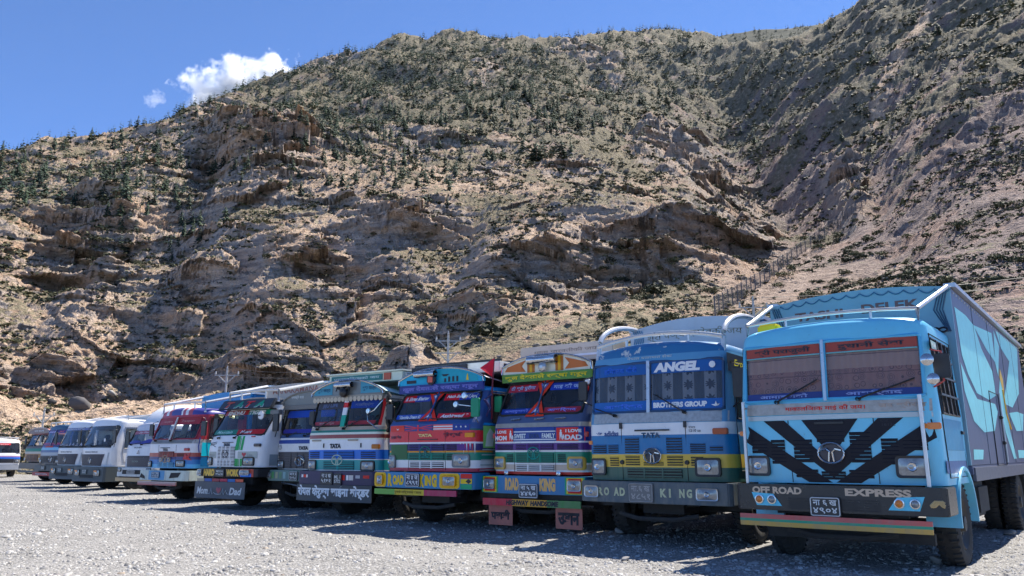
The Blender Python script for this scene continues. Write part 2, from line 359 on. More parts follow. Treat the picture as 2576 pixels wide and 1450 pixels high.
# slope of the finished surface
gx = np.gradient(np.stack([X3, Y3, Z3], -1), axis=0); gy = np.gradient(np.stack([X3, Y3, Z3], -1), axis=1)
nn = np.cross(gy, gx); nn /= np.linalg.norm(nn, axis=-1, keepdims=True) + 1e-9
nn *= np.sign(nn[..., 2:3] + 1e-9); NZ = nn[..., 2]
steep = sstep(.80, .52, NZ); ROCK = np.clip(steep * (.35 + .9 * cw) + .42 * cw + .5 * crag, 0, 1)
GREEN = np.clip(.52 + .75 * fbm(XX * .05 + 50, YY * .05, 4) + .35 * sstep(430, 600, 0 * RR + 500) - .45 * sstep(16, 22, AZ) * (1 - sstep(19, 22, EL)) - .55 * zone(250, 980, 330, 90) - .35 * zone(1000, 500, 260, 70)
                + .3 * zone(150, 480, 300, 60) + .55 * sstep(20, 27, EL) - .6 * cw * steep, 0, 1)
GREY = np.clip(sstep(9, 21, AZ) * (.55 + .45 * sstep(14., 17., EL)) + .55 * sstep(18, 26, EL) + .25 * fbm(XX * .02, YY * .02, 3)
               + .5 * sstep(25, 32, AZ), 0, 1)
trk = np.zeros_like(RR); TRK = [(2350, -20), (2310, 70), (2262, 160), (2215, 235), (2190, 300)]
for (xa, ya), (xb, yb) in zip(TRK[:-1], TRK[1:]):
    for f_ in np.linspace(0, 1, 6): trk = np.maximum(trk, zone(xa + (xb - xa) * f_ + 3 * math.sin(f_ * 9), ya + (yb - ya) * f_, 9, 14, .5))
GREY = GREY * (1 - trk); GREEN = GREEN * (1 - trk); ROCK = ROCK * (1 - trk)
# back of the mountain: two more rows falling away behind the skyline
nA = len(az)
def grid_faces(nu, nv, wrap=False):
    i = np.arange(nu - 1)[:, None] * nv + np.arange(nv - 1)[None]; i = i.ravel()
    return np.stack([i, i + 1, i + nv + 1, i + nv], 1)
back = []
for k, (dr, dz) in enumerate([(25, -14), (140, -95), (420, -330)]):
    rb = RR2[:, -1] + dr; zb = Z3[:, -1] + dz; zb = np.maximum(zb, -3.)
    back.append(np.stack([rb * np.sin(np.radians(az)), rb * np.cos(np.radians(az)), zb], -1))
VV = np.concatenate([np.stack([X3, Y3, Z3], -1), np.stack(back, 1)], 1)
pad = lambda a: np.concatenate([a, np.repeat(a[:, -1:], 3, 1)], 1)
ter = fast_mesh('mountainside', VV.reshape(-1, 3), grid_faces(nA, NE + 3),
                {'rock': pad(ROCK), 'green': pad(GREEN), 'grey': pad(GREY), 'bed': pad(cw)}, smooth=False)
t = NT('mountain_ground'); pos = t.geo(); rock, grn, gry, bed = t.attr('rock'), t.attr('green'), t.attr('grey'), t.attr('bed')
n1 = t.noise(pos, .085, 4, .62); n2 = t.noise(pos, .6, 5, .68); n3 = t.noise(pos, 3.1, 3, .7)
r2 = t.ramp(n2, [(.32, 0.), (.68, 1.)])
scree = t.mix(r2, lin((.27, .195, .145)), lin((.56, .44, .345)))
greys = t.mix(r2, lin((.125, .102, .108)), lin((.30, .245, .232)))
greys = t.mix(t.ramp(n1, [(.5, 0.), (.62, .5)]), greys, lin((.31, .205, .165)))
soil = t.mix(gry, scree, greys)
speck = t.ramp(n3, [(.28, .45), (.5, 1.), (.75, 1.25)])
soil = t.mix(1., soil, speck, 'MULTIPLY')
strat = t.noise(t.mapping(pos, (.10, .10, 1.1), (R(3), R(-4), 0)), 1.1, 5, .7, .5)
rk = t.ramp(strat, [(.30, lin((.15, .14, .14))), (.42, lin((.33, .27, .235))), (.56, lin((.47, .38, .32))), (.70, lin((.58, .48, .41)))])
rk = t.mix(t.ramp(n1, [(.50, 0.), (.60, .8)]), rk, t.ramp(n2, [(.3, lin((.36, .22, .145))), (.7, lin((.58, .42, .30)))]))
rk = t.mix(t.ramp(n1, [(.36, .6), (.46, 0.)]), rk, t.ramp(n2, [(.3, lin((.13, .13, .135))), (.7, lin((.33, .33, .34)))]))
rk = t.mix(t.math('MULTIPLY', gry, .5), rk, lin((.19, .18, .18)))
rf = t.math('ADD', rock, t.math('MULTIPLY', t.math('SUBTRACT', n2, .5), .8)); rf = t.ramp(rf, [(.34, 0.), (.52, 1.)])
col_ = t.mix(rf, soil, rk)
gm = t.math('ADD', grn, t.math('MULTIPLY', t.math('SUBTRACT', n2, .5), 2.4))
gm = t.math('MULTIPLY', t.ramp(gm, [(.52, 0.), (.76, 1.)]), t.math('SUBTRACT', 1., t.math('MULTIPLY', rf, .85)))
gcol = t.mix(r2, lin((.075, .080, .050)), lin((.165, .165, .110)))
col_ = t.mix(t.math('MULTIPLY', gm, .72), col_, gcol)
hh = t.math('ADD', t.math('ADD', t.math('MULTIPLY', n2, 1.0), t.math('MULTIPLY', n3, .45)), t.math('MULTIPLY', t.math('MULTIPLY', strat, bed), 1.3))
nb = t.bump(hh, 1., 1.5)
t.pbr(t.mix(1., col_, (1.34, 1.30, 1.22, 1), 'MULTIPLY'), .92, 0., nb, spec=.1)
mo = link('mountainside', ter, t.m); tag(mo, kind='structure')

# far ridge closing the side valley, seen between the two slopes on the right
fa = np.linspace(8, 34, 150)
frs = np.array([(*px_ae(x_, y_),) for x_, y_ in [(1600, 150), (1700, 118), (1760, 96), (1830, 86), (1900, 78), (1960, 72), (2010, 66), (2070, 60), (2200, 58), (2500, 60)]])
rows = []
for k in range(60):
    f_ = k / 59.; r_ = 900 + 420 * f_; tt = np.interp(fa, frs[:, 0], frs[:, 1])
    z_ = (EYE + 1320 * tt) * (.55 + .45 * f_ ** .8) - (1 - f_) * 60
    x_ = r_ * np.sin(np.radians(fa)); y_ = r_ * np.cos(np.radians(fa))
    z_ = z_ + (6 * fbm(x_ * .012, y_ * .012, 5, gain=.6)) * min(1., 4 * (1 - f_) + .45)
    rows.append(np.stack([x_, y_, z_], -1))
e_ = rows[-1].copy(); e_[:, 1] += 200; e_[:, 2] -= 180; rows.append(e_)
FV = np.stack(rows, 1)
frm = NT('far_forest_ground'); fn_ = frm.noise(frm.geo(), .03, 5, .65); frm.pbr(frm.ramp(fn_, [(.35, lin((.022, .032, .028))), (.6, lin((.05, .056, .042))), (.74, lin((.12, .105, .08)))]), .95, spec=.1)
fo = link('far_ridge', fast_mesh('far_ridge', FV.reshape(-1, 3), grid_faces(150, 61), smooth=True), frm.m)
tag(fo, kind='structure')

# flat gravel lot, out to the horizon on the open side
gv = NT('lot_gravel'); pos = gv.geo()
v1_ = gv.n('TexVoronoi'); v1_.inputs['Scale'].default_value = 30.; v1_.inputs['Randomness'].default_value = 1.
gv.l(gv.mapping(pos, (1., 1.35, 1.), (0, 0, .5)), v1_.inputs['Vector'])
vcol = gv.sep(v1_.outputs['Color'])[0]
peb = gv.ramp(vcol, [(0., lin((.22, .215, .205))), (.5, lin((.34, .33, .315))), (1., lin((.50, .485, .46)))])
gap = gv.ramp(v1_.outputs['Distance'], [(.30, 1.), (.62, .55)])
c_ = gv.mix(1., peb, gap, 'MULTIPLY')
c_ = gv.mix(gv.ramp(gv.noise(pos, .35, 5, .6), [(.45, 0.), (.7, .55)]), c_, lin((.36, .345, .325)))
c_ = gv.mix(gv.ramp(gv.noise(pos, 3.1, 5, .7), [(.5, 0.), (.7, .35)]), c_, lin((.22, .21, .205)))
h_ = gv.math('ADD', gv.math('MULTIPLY', gv.ramp(v1_.outputs['Distance'], [(0., 1.), (.7, 0.)]), .6), gv.math('MULTIPLY', gv.noise(pos, 40., 4, .7), .35))
h_ = gv.math('ADD', h_, gv.math('MULTIPLY', vcol, .5))
gv.pbr(c_, .9, 0., gv.bump(h_, .8, .03), spec=.2)
gx_ = np.concatenate([[-6000, -900, -200], np.linspace(-45, 30, 151), [200, 900, 6000]]); gy_ = np.concatenate([[-6000, -900, -60], np.linspace(-6, 70, 153), [180, 900, 6000]])
GXX, GYY = np.meshgrid(gx_, gy_, indexing='ij')
near = np.exp(-((GXX / 60.) ** 2 + ((GYY - 20) / 60.) ** 2) ** 2)
gz = near * (.045 * fbm(GXX * .35, GYY * .35, 4) + .015 * fbm(GXX * 1.3, GYY * 1.3, 3))
def lot_z(x, y):
    x = np.asarray(x, float); y = np.asarray(y, float)
    nr = np.exp(-((x / 60.) ** 2 + ((y - 20) / 60.) ** 2) ** 2)
    return nr * (.045 * fbm(x * .35, y * .35, 4) + .015 * fbm(x * 1.3, y * 1.3, 3))
go = link('gravel_lot', fast_mesh('gravel_lot', np.stack([GXX, GYY, gz], -1).reshape(-1, 3), grid_faces(len(gx_), len(gy_))[:, ::-1], smooth=True), gv.m)
tag(go, kind='structure')
# ================================================================== VEHICLE KIT
def glass_mat(name, tint, fac):
    t = NT(name); tr = t.n('BsdfTransparent'); tr.inputs[0].default_value = lin(tint)
    gl = t.n('BsdfGlossy'); gl.inputs['Roughness'].default_value = .03; gl.inputs['Color'].default_value = (.9, .95, 1, 1)
    fr = t.n('Fresnel'); fr.inputs[0].default_value = 1.5; mx = t.n('MixShader')
    dust = t.n('BsdfDiffuse'); dust.inputs[0].default_value = (.35, .32, .28, 1)
    t.l(t.math('ADD', fr.outputs[0], fac, True), mx.inputs[0]); t.l(tr.outputs[0], mx.inputs[1]); t.l(gl.outputs[0], mx.inputs[2])
    m2 = t.n('MixShader'); t.l(t.ramp(t.noise(t.obj(), 3., 5, .6), [(.4, .01), (.8, .12)]), m2.inputs[0]); t.l(mx.outputs[0], m2.inputs[1]); t.l(dust.outputs[0], m2.inputs[2])
    t.l(m2.outputs[0], t.out.inputs[0]); return t.m
GLASS = glass_mat('window_glass', (.84, .88, .89), .0)
RUBBER = plain((.012, .012, .013), .75, var=.5)
BLACK = plain((.015, .015, .017), .45, var=.4)
DARK = plain((.028, .027, .028), .8, var=.5)
STEEL = plain((.50, .50, .50), .32, .85, var=.25)
CHROME = plain((.55, .55, .56), .2, .95, var=.3)
TUBEM = plain((.62, .62, .62), .35, .6, var=.2)
TYRE = plain((.020, .019, .019), .9, var=.9, scale=9)
RIM = plain((.055, .05, .047), .6, .2, var=.6)
SEATM = plain((.05, .045, .05), .8)
AMBER = plain((.75, .22, .03), .25, var=.2)
REDM = plain((.50, .05, .04), .4)
LENS = plain((.30, .31, .31), .12, .3, var=.6, scale=26)
CHASSIS = plain((.030, .028, .027), .85, var=.7)
WHITE = plain((.74, .73, .70), .5, var=.2)
LBLUE = 'x'

class MB:
    def __init__(s): s.v = []; s.f = []; s.mi = []
    def add(s, vs, fs, m=0):
        b = len(s.v); s.v += [tuple(p) for p in vs]; s.f += [tuple(i + b for i in f) for f in fs]; s.mi += [m] * len(fs); return s
    def box(s, x0, x1, y0, y1, z0, z1, m=0):
        v = [(x, y, z) for z in (z0, z1) for y in (y0, y1) for x in (x0, x1)]
        return s.add(v, [(0, 2, 3, 1), (4, 5, 7, 6), (0, 1, 5, 4), (2, 6, 7, 3), (0, 4, 6, 2), (1, 3, 7, 5)], m)
    def beam(s, a, b, wx, wz, m=0):
        a = Vector(a); b = Vector(b); d = (b - a).normalized(); up = Vector((0, 0, 1)) if abs(d.z) < .9 else Vector((0, 1, 0))
        x = d.cross(up).normalized() * wx / 2; z = x.cross(d).normalized() * wz / 2
        v = [p + sx * x + sz * z for p in (a, b) for sx, sz in ((-1, -1), (1, -1), (1, 1), (-1, 1))]
        return s.add(v, [(0, 1, 2, 3), (7, 6, 5, 4), (0, 4, 5, 1), (1, 5, 6, 2), (2, 6, 7, 3), (3, 7, 4, 0)], m)
    def tube(s, pts, r, n=8, m=0, caps=True):
        pts = [Vector(p) for p in pts]; rings = []
        for i, p in enumerate(pts):
            d = (pts[min(i + 1, len(pts) - 1)] - pts[max(i - 1, 0)]).normalized()
            up = Vector((0, 0, 1)) if abs(d.z) < .95 else Vector((0, 1, 0)); x = d.cross(up).normalized(); y = x.cross(d)
            rad = r[i] if isinstance(r, (list, tuple)) else r
            rings.append([p + rad * (math.cos(2 * math.pi * k / n) * x + math.sin(2 * math.pi * k / n) * y) for k in range(n)])
        v = [q for g in rings for q in g]; f = []
        for i in range(len(pts) - 1):
            for k in range(n): f.append((i * n + k, i * n + (k + 1) % n, (i + 1) * n + (k + 1) % n, (i + 1) * n + k))
        if caps: f += [tuple(range(n))[::-1], tuple(range((len(pts) - 1) * n, len(pts) * n))]
        return s.add(v, f, m)
    def lathe(s, c, prof, axis='x', n=28, m=0):
        """prof [(along, radius)] about an axis through c"""
        v = []; f = []
        for a, r in prof:
            for k in range(n):
                t = 2 * math.pi * k / n; p, q = r * math.cos(t), r * math.sin(t)
                v.append((c[0] + a, c[1] + p, c[2] + q) if axis == 'x' else ((c[0] + p, c[1] + a, c[2] + q) if axis == 'y' else (c[0] + p, c[1] + q, c[2] + a)))
        for i in range(len(prof) - 1):
            for k in range(n): f.append((i * n + k, i * n + (k + 1) % n, (i + 1) * n + (k + 1) % n, (i + 1) * n + k))
        return s.add(v, f, m)
    def prism(s, poly, y0, y1, m=0):
        """polygon in x,z pushed from y0 to y1"""
        n = len(poly); v = [(x, y0, z) for x, z in poly] + [(x, y1, z) for x, z in poly]
        f = [tuple(range(n)), tuple(range(2 * n - 1, n - 1, -1))] + [(i, i + n, (i + 1) % n + n, (i + 1) % n) for i in range(n)]
        return s.add(v, f, m)
    def build(s, name, mat, parent=None, smooth=False, bevel=0., tri=False, fixn=True):
        me = bpy.data.meshes.new(name); me.from_pydata(s.v, [], s.f)
        mats = mat if isinstance(mat, (list, tuple)) else [mat]
        for m in mats: me.materials.append(m)
        if len(mats) > 1: me.polygons.foreach_set('material_index', s.mi)
        if fixn or bevel or tri:
            bm = bmesh.new(); bm.from_mesh(me)
            if fixn: bmesh.ops.recalc_face_normals(bm, faces=bm.faces)
            if bevel: bmesh.ops.bevel(bm, geom=[e for e in bm.edges if len(e.link_faces) == 2 and e.calc_face_angle(0) > .5], offset=bevel, segments=2, affect='EDGES', clamp_overlap=True)
            if smooth and bevel: pass
            bm.to_mesh(me); bm.free()
        if smooth:
            me.polygons.foreach_set('use_smooth', np.ones(len(me.polygons), dtype=bool))
            try: me.set_sharp_from_angle(angle=R(38))
            except Exception: pass
        o = bpy.data.objects.new(name, me); COL.objects.link(o)
        if parent: o.parent = parent
        return o
def bx(name, mat, parent, *a, bevel=0.): return MB().box(*a).build(name, mat, parent, bevel=bevel)

def patch_bm(poly, fn, step=.14):
    """flat painted shape (polygon in a,b) laid on a surface fn(a,b)->xyz"""
    bm = bmesh.new(); vs = [bm.verts.new((a, 0, b)) for a, b in poly]; bm.faces.new(vs)
    for k, nrm in ((0, (1, 0, 0)), (2, (0, 0, 1))):
        lo = min(v.co[k] for v in bm.verts); hi = max(v.co[k] for v in bm.verts); n = int((hi - lo) / step)
        for i in range(1, n + 1):
            c = [0, 0, 0]; c[k] = lo + (hi - lo) * i / (n + 1)
            bmesh.ops.bisect_plane(bm, geom=bm.verts[:] + bm.edges[:] + bm.faces[:], plane_co=c, plane_no=nrm)
    bmesh.ops.triangulate(bm, faces=[f for f in bm.faces if len(f.verts) > 4])
    for v in bm.verts: v.co = fn(v.co.x, v.co.z)
    return bm
def patch(name, poly, fn, mat, parent, step=.14, smooth=True):
    bm = patch_bm(poly, fn, step); me = bpy.data.meshes.new(name); bm.to_mesh(me); bm.free(); return link(name, me, mat, parent, smooth)
def rect(a0, a1, b0, b1): return [(a0, b0), (a1, b0), (a1, b1), (a0, b1)]
def rrect(a0, a1, b0, b1, r, n=4):
    out = []
    for cx_, cz_, s0 in ((a1 - r, b1 - r, 0), (a0 + r, b1 - r, 90), (a0 + r, b0 + r, 180), (a1 - r, b0 + r, 270)):
        for k in range(n + 1): t = R(s0 + 90 * k / n); out.append((cx_ + r * math.cos(t), cz_ + r * math.sin(t)))
    return out
def tray(poly, fn, depth):
    """closed loop of points on fn for frames"""
    return [fn(a, b) for a, b in poly]
# lettering is collected and turned into meshes in one go
TEXTS = []
def text(s, cx_, cz_, wd, ht, fn, mat, parent, bold=.0, shear=0., name='lettering', arc=0.):
    TEXTS.append((s, cx_, cz_, wd, ht, fn, mat, parent, bold, shear, name, arc))
def flush_texts():
    tmp = []
    for q in TEXTS:
        cu = bpy.data.curves.new('t', 'FONT'); cu.body = q[0]; cu.size = 1.; cu.resolution_u = 3; cu.offset = q[8] * (1.25 if ord(q[0][0]) < 256 else 1.) + .008; cu.shear = q[9]
        o = bpy.data.objects.new('t', cu); COL.objects.link(o); tmp.append(o)
    bpy.context.view_layer.update(); dg = bpy.context.evaluated_depsgraph_get()
    for o, q in zip(tmp, TEXTS):
        s, cx_, cz_, wd, ht, fn, mat, parent, bold, shear, name, arc = q
        me = bpy.data.meshes.new_from_object(o.evaluated_get(dg)); n = len(me.vertices)
        if n:
            co = np.zeros(n * 3); me.vertices.foreach_get('co', co); co = co.reshape(-1, 3); lo = co.min(0); hi = co.max(0); sz = np.maximum(hi - lo, 1e-6)
            a = cx_ + ((co[:, 0] - lo[0]) / sz[0] - .5) * wd; b = cz_ + ((co[:, 1] - lo[1]) / sz[1] - .5) * ht
            b = b + arc * (1 - ((a - cx_) / (wd / 2)) ** 2)
            me.vertices.foreach_set('co', np.array([fn(x, z) for x, z in zip(a, b)]).ravel()); me.update()
            me.materials.clear(); me.materials.append(mat)
            ob = bpy.data.objects.new(name, me); COL.objects.link(ob); ob.parent = parent
        cu = o.data; bpy.data.objects.remove(o); bpy.data.curves.remove(cu)
    TEXTS.clear()

_wheel = {}
def wheel(T, x, y, rad=.5, wd=.26, dual=False, facing=1, name='wheel'):
    key = (rad, wd, dual, facing)
    if key not in _wheel:
        m = MB(); W2 = wd / 2
        for off in ((0,) if not dual else (0, -facing * (wd + .05))):
            m.lathe((off, 0, 0), [(-W2 * .8, rad * .58), (-W2, rad * .72), (-W2, rad * .86), (-W2 * .82, rad * .97), (-W2 * .4, rad), (W2 * .4, rad), (W2 * .82, rad * .97), (W2, rad * .86), (W2, rad * .72), (W2 * .8, rad * .58)], 'x', 36)
            for k in range(36):
                t = 2 * math.pi * (k + .5) / 36; c_, s_ = math.cos(t), math.sin(t)
                for sx in (-1, 1): m.beam((off + sx * W2 * .92, c_ * rad * .955, s_ * rad * .955), (off + sx * W2 * .25, c_ * rad * 1.008, s_ * rad * 1.008), rad * .09, .02)
        me1 = m.build('wheel', TYRE, smooth=True)
        r = MB(); f = facing
        r.lathe((0, 0, 0), [(f * W2 * .8, rad * .60), (f * W2 * .92, rad * .58), (f * W2 * .55, rad * .52), (f * W2 * .30, rad * .40), (f * W2 * .55, rad * .28), (f * W2 * .6, rad * .2), (f * W2 * 1.05, rad * .17), (f * W2 * 1.1, rad * .02)], 'x', 24)
        for k in range(8):
            t = 2 * math.pi * k / 8; r.lathe((f * W2 * .38, .33 * rad * math.cos(t), .33 * rad * math.sin(t)), [(0, .022), (f * .03, .022), (f * .032, .002)], 'x', 6)
        me2 = r.build('rim', RIM, smooth=True)
        _wheel[key] = (me1.data, me2.data)
        bpy.data.objects.remove(me1); bpy.data.objects.remove(me2)
    a, b = _wheel[key]
    o = bpy.data.objects.new(name, a); COL.objects.link(o); o.parent = T.root; o.location = (x, y, rad - .012); o.rotation_euler = (random.uniform(0, 6), 0, 0)
    q = bpy.data.objects.new('rim', b); COL.objects.link(q); q.parent = o
    return o

class Truck:
    def __init__(s, name, label, cat, C, th, hw, prof, ws, depth=1.75, bow=.1, rc=.18, crown=.12, roofz=None, group=None):
        """prof [(z, y)] of the cab front; ws (half width, z0, z1); front centre sits at y = 0"""
        s.root = empty(name, (C[0], C[1], float(lot_z(C[0], C[1])) - .005), -R(th)); tag(s.root, label, cat, group)
        s.hw = hw; s.pz = [p[0] for p in prof]; s.py = [p[1] for p in prof]; s.bow = bow; s.rc = rc; s.ws = ws; s.depth = depth; s.crown = crown
    def wid(s, z):                        # cab narrows slightly upwards
        return s.hw * (1 - .045 * max(0., (z - 1.8)) )
    def fy(s, x, z):
        hw = s.wid(z); y = float(np.interp(z, s.pz, s.py)); ax = min(abs(x), hw); y += s.bow * (ax / hw) ** 2
        if ax > hw - s.rc: q = ax - (hw - s.rc); y += s.rc - math.sqrt(max(s.rc ** 2 - q * q, 0))
        return y
    def front(s, off=.004): return lambda a, b: (a, s.fy(a, b) - off, b)
    def side(s, off=.004, sg=1): return lambda a, b: (sg * (s.wid(b) + off), a, b)
    def flat(s, y): return lambda a, b: (a, y, b)
    def P(s, name, poly, mat, off=.004, parent=None, fn=None, step=.14): return patch(name, poly, fn or s.front(off), mat, parent or s.root, step)
    def cab(s, mat, sidewin=(.22, 1.0), win_z=None, roof_mat=None, roof_h=.14):
        hw0 = s.hw; wh, wz0, wz1 = s.ws; win_z = win_z or (wz0 + .02, wz1 - .03)
        zt = s.pz[-1]; zs = sorted(set([round(v, 4) for v in s.pz + [wz0, wz1, win_z[0], win_z[1]] + list(np.linspace(s.pz[0], zt, 9))]))
        fr = [-1, -.992, -.97, -.93, -.88]; wf = wh / s.wid((wz0 + wz1) / 2)
        fx = sorted(set([-1, -.995, -.975, -.94, -.9, -wf, -wf * .66, -wf * .33, 0, wf * .33, wf * .66, wf, .9, .94, .975, .995, 1]))
        m = MB(); rows = []; nF = len(fx); D = s.depth; y0, y1 = sidewin
        s.sy0 = lambda z: max(y0, s.fy(s.wid(z), z) + .03)
        def ring(z, hw, yoff=0., dz=0., shrink=0.):
            pts = []; sc_ = hw / s.wid(z)
            for f in fx:
                x = f * s.wid(z); pts.append((x * sc_, s.fy(x, z) + yoff, z + dz + (s.crown * (1 - f * f) if dz else 0)))
            base = pts[-1][1]
            for y in (max(y0, base + .03), y1, D - shrink): pts.append((hw, y, z + dz))
            for y in (D - shrink, y1, max(y0, base + .03)): pts.append((-hw, y, z + dz))
            return pts
        for z in zs: rows.append(ring(z, s.wid(z)))
        n = len(rows[0]); nb = len(zs)
        for k in range(1, 6):             # rounded roof
            t = k / 5 * math.pi / 2; ins = (1 - math.cos(t)) * .22 + (.05 if k == 5 else 0)
            rows.append(ring(zt, s.wid(zt) - ins, ins * 1.0, math.sin(t) * roof_h, ins * .5))
        V = [p for r_ in rows for p in r_]; F = []; MI = []
        for i in range(len(rows) - 1):
            zm = (zs[i] + zs[i + 1]) / 2 if i + 1 < nb else 99
            for k in range(n):
                k2 = (k + 1) % n
                if k < nF - 1 and wz0 < zm < wz1 and abs(fx[k] + fx[k2]) / 2 < wf: continue
                if zm < 90 and win_z[0] < zm < win_z[1] and k in (nF, nF + 4): continue
                F.append((i * n + k, i * n + k2, (i + 1) * n + k2, (i + 1) * n + k)); MI.append(1 if i + 1 >= nb else 0)
        b = (len(rows) - 1) * n; ctr = np.mean(np.array(rows[-1]), 0); V.append((0, (ctr[1]), rows[-1][nF // 2][2] + .01)); c = len(V) - 1
        for k in range(n): F.append((b + k, b + (k + 1) % n, c)); MI.append(1)
        F.append(tuple(range(n))[::-1]); MI.append(0)
        m.v = V; m.f = F; m.mi = MI
        s.shell = m.build('cab', [mat, roof_mat or mat], s.root, smooth=True)
        # inside: floor-level dash, seats, steering wheel, back lining
        d = MB(); d.box(-hw0 + .12, hw0 - .12, s.fy(0, wz0) + .13 + s.bow, s.fy(0, wz0) + .48, wz0 - .35, wz0 - .06); d.build('dashboard', SEATM, s.root, bevel=.03)
        for sx in (-.55, .55):
            q = MB(); q.box(sx - .27, sx + .27, D - .5, D - .3, wz0 - .5, wz0 + .28).box(sx - .14, sx + .14, D - .45, D - .33, wz0 + .27, wz0 + .48).box(sx - .27, sx + .27, D - .95, D - .4, wz0 - .55, wz0 - .4); q.build('seat', SEATM, s.root, bevel=.04)
        ring_ = [(.55 + .23 * math.cos(t), s.fy(0, wz0) + .55 + .09 * math.sin(t), wz0 + .06 + .2 * math.sin(t)) for t in np.linspace(0, 2 * math.pi, 19)]
        MB().tube(ring_, .016, 6).build('steering_wheel', BLACK, s.root, smooth=True)
        # side windows and doors
        for sg in (-1, 1):
            wpoly = [(s.sy0(win_z[0]), win_z[0]), (y1, win_z[0]), (y1, win_z[1]), (s.sy0(win_z[1]), win_z[1])]
            patch('door_window', wpoly, s.side(-.012, sg), GLASS, s.root)
            fn = s.side(.006, sg); pts = [fn(a, b_) for a, b_ in wpoly]
            MB().tube(pts + pts[:1], .014, 5).build('door_window_frame', BLACK, s.root)
            yb = [y0 - .06, y1 + .12]; pts = [fn(a, b_) for a, b_ in [(s.sy0(win_z[1]) - .05, win_z[1] + .05), (yb[1], win_z[1] + .05), (yb[1], 1.05), (yb[0] + .1, 1.05), (s.sy0(win_z[0]) - .05, win_z[0] - .1)]]
            dm = MB().tube(pts + pts[:1], .006, 4).build('door_seam', DARK, s.root)
            MB().box(sg * (hw0 - .01), sg * (hw0 + .035), yb[1] - .2, yb[1] - .06, win_z[0] - .22, win_z[0] - .18).build('door_handle', BLACK, s.root, bevel=.008)
    def screen(s, post=True, frame_mat=None, r=.12, post_mat=None, split=.0, post_w=.03):
        wh, z0, z1 = s.ws; wt_ = wh * (1 - .03); fm = frame_mat or RUBBER
        halves = [(-wh, split - .012), (split + .012, wh)] if post else [(-wh, wh)]
        s.panes = []
        for a0, a1 in halves:
            g = s.P('windscreen', rect(a0, a1, z0, z1), GLASS, off=-.012); s.panes.append(g)
            pts = [s.front(.004)(a, b) for a, b in rrect(a0, a1, z0, z1, r)]
            MB().tube(pts + pts[:1], .022, 6).build('windscreen_seal', fm, s.root, smooth=True)
            for cx_, cz_, sx, sz in ((a0, z0, 1, 1), (a1, z0, -1, 1), (a0, z1, 1, -1), (a1, z1, -1, -1)):   # rounded corners of the opening
                if r > .03: s.P('screen_corner', [(cx_, cz_), (cx_ + sx * r, cz_)] + [(cx_ + sx * (r - r * math.sin(t)), cz_ + sz * (r - r * math.cos(t))) for t in (.4, .8, 1.2)] + [(cx_, cz_ + sz * r)], fm, off=.001)
        if post:
            p = [s.front(.02)(split, z0 - .02), s.front(.02)(split, z1 + .02)]; MB().beam(p[0], p[1], post_w, .03).build('centre_post', post_mat or STEEL, s.root)
    def curtain(s, mat, z0, z1, a0=None, a1=None, folds=16, depth=.05):
        wh = s.ws[0]; a0 = -wh if a0 is None else a0; a1 = wh if a1 is None else a1; n = 90
        V = [];
        for z in np.linspace(z0, z1, 5):
            for a in np.linspace(a0, a1, n): V.append((a, s.fy(a, z) + depth + .018 * math.sin(a * folds * 2 + .6 * math.sin(a * 9)), z))
        o = link('curtain', fast_mesh('curtain', np.array(V), grid_faces(5, n), smooth=True), mat, s.root); return o
    def wiper(s, a0, b0, a1, b1):
        f = s.front(.05); g = s.front(.03); mid = ((a0 + a1) / 2, (b0 + b1) / 2); dx, dz = a1 - a0, b1 - b0
        m = MB().tube([f(a0, b0), f(*mid)], .012, 5); m.tube([g(a0 + dx * .25, b0 + dz * .25), g(a1, b1)], .009, 4); m.lathe(f(a0, b0), [(-.02, .025), (.04, .025)], 'y', 8)
        m.build('wiper', BLACK, s.root)
    def headlight(s, a, b, w_, h_, fn=None, bez=None, mat=None, body=None, round_=.03):
        fn = fn or s.front(0); y = fn(a, b)[1]; poly = rrect(a - w_ / 2, a + w_ / 2, b - h_ / 2, b + h_ / 2, round_)
        t_ = bez or .03; out = rrect(a - w_ / 2 - t_, a + w_ / 2 + t_, b - h_ / 2 - t_, b + h_ / 2 + t_, round_ + t_ * .5)
        y0 = max(fn(a - w_ / 2, b)[1], fn(a + w_ / 2, b)[1], fn(a, b)[1])
        m = MB(); n = len(poly); tilt = lambda x, d: fn(x, b)[1] - d
        v = [(x, tilt(x, .035), z) for x, z in out] + [(x, tilt(x, .03), z) for x, z in poly] + [(x, tilt(x, .004), z) for x, z in poly] + [(x, tilt(x, -.01), z) for x, z in out]
        f = []
        for i in range(n):
            j = (i + 1) % n; f += [(i, j, n + j, n + i), (n + i, n + j, 2 * n + j, 2 * n + i), (i, 3 * n + i, 3 * n + j, j)]
        hl = m.add(v, f).build('headlight', mat or BLACK, s.root, smooth=True)
        L = MB(); cxs = np.linspace(a - w_ / 2, a + w_ / 2, 9); rows = []
        for z in np.linspace(b - h_ / 2, b + h_ / 2, 5):
            for x in cxs:
                q = ((x - a) / (w_ / 2)) ** 2; q2 = ((z - b) / (h_ / 2)) ** 2; rows.append((x, fn(x, b)[1] - .028 - .014 * (1 - q) * (1 - q2) , z))
        link('lens', fast_mesh('lens', np.array(rows), grid_faces(5, 9), smooth=True), LENS, hl)
        MB().lathe((a, y - .034, b), [(0, h_ * .30), (-.012, h_ * .24), (-.005, h_ * .1)], 'y', 14).build('reflector', CHROME, hl, smooth=True)
        return hl
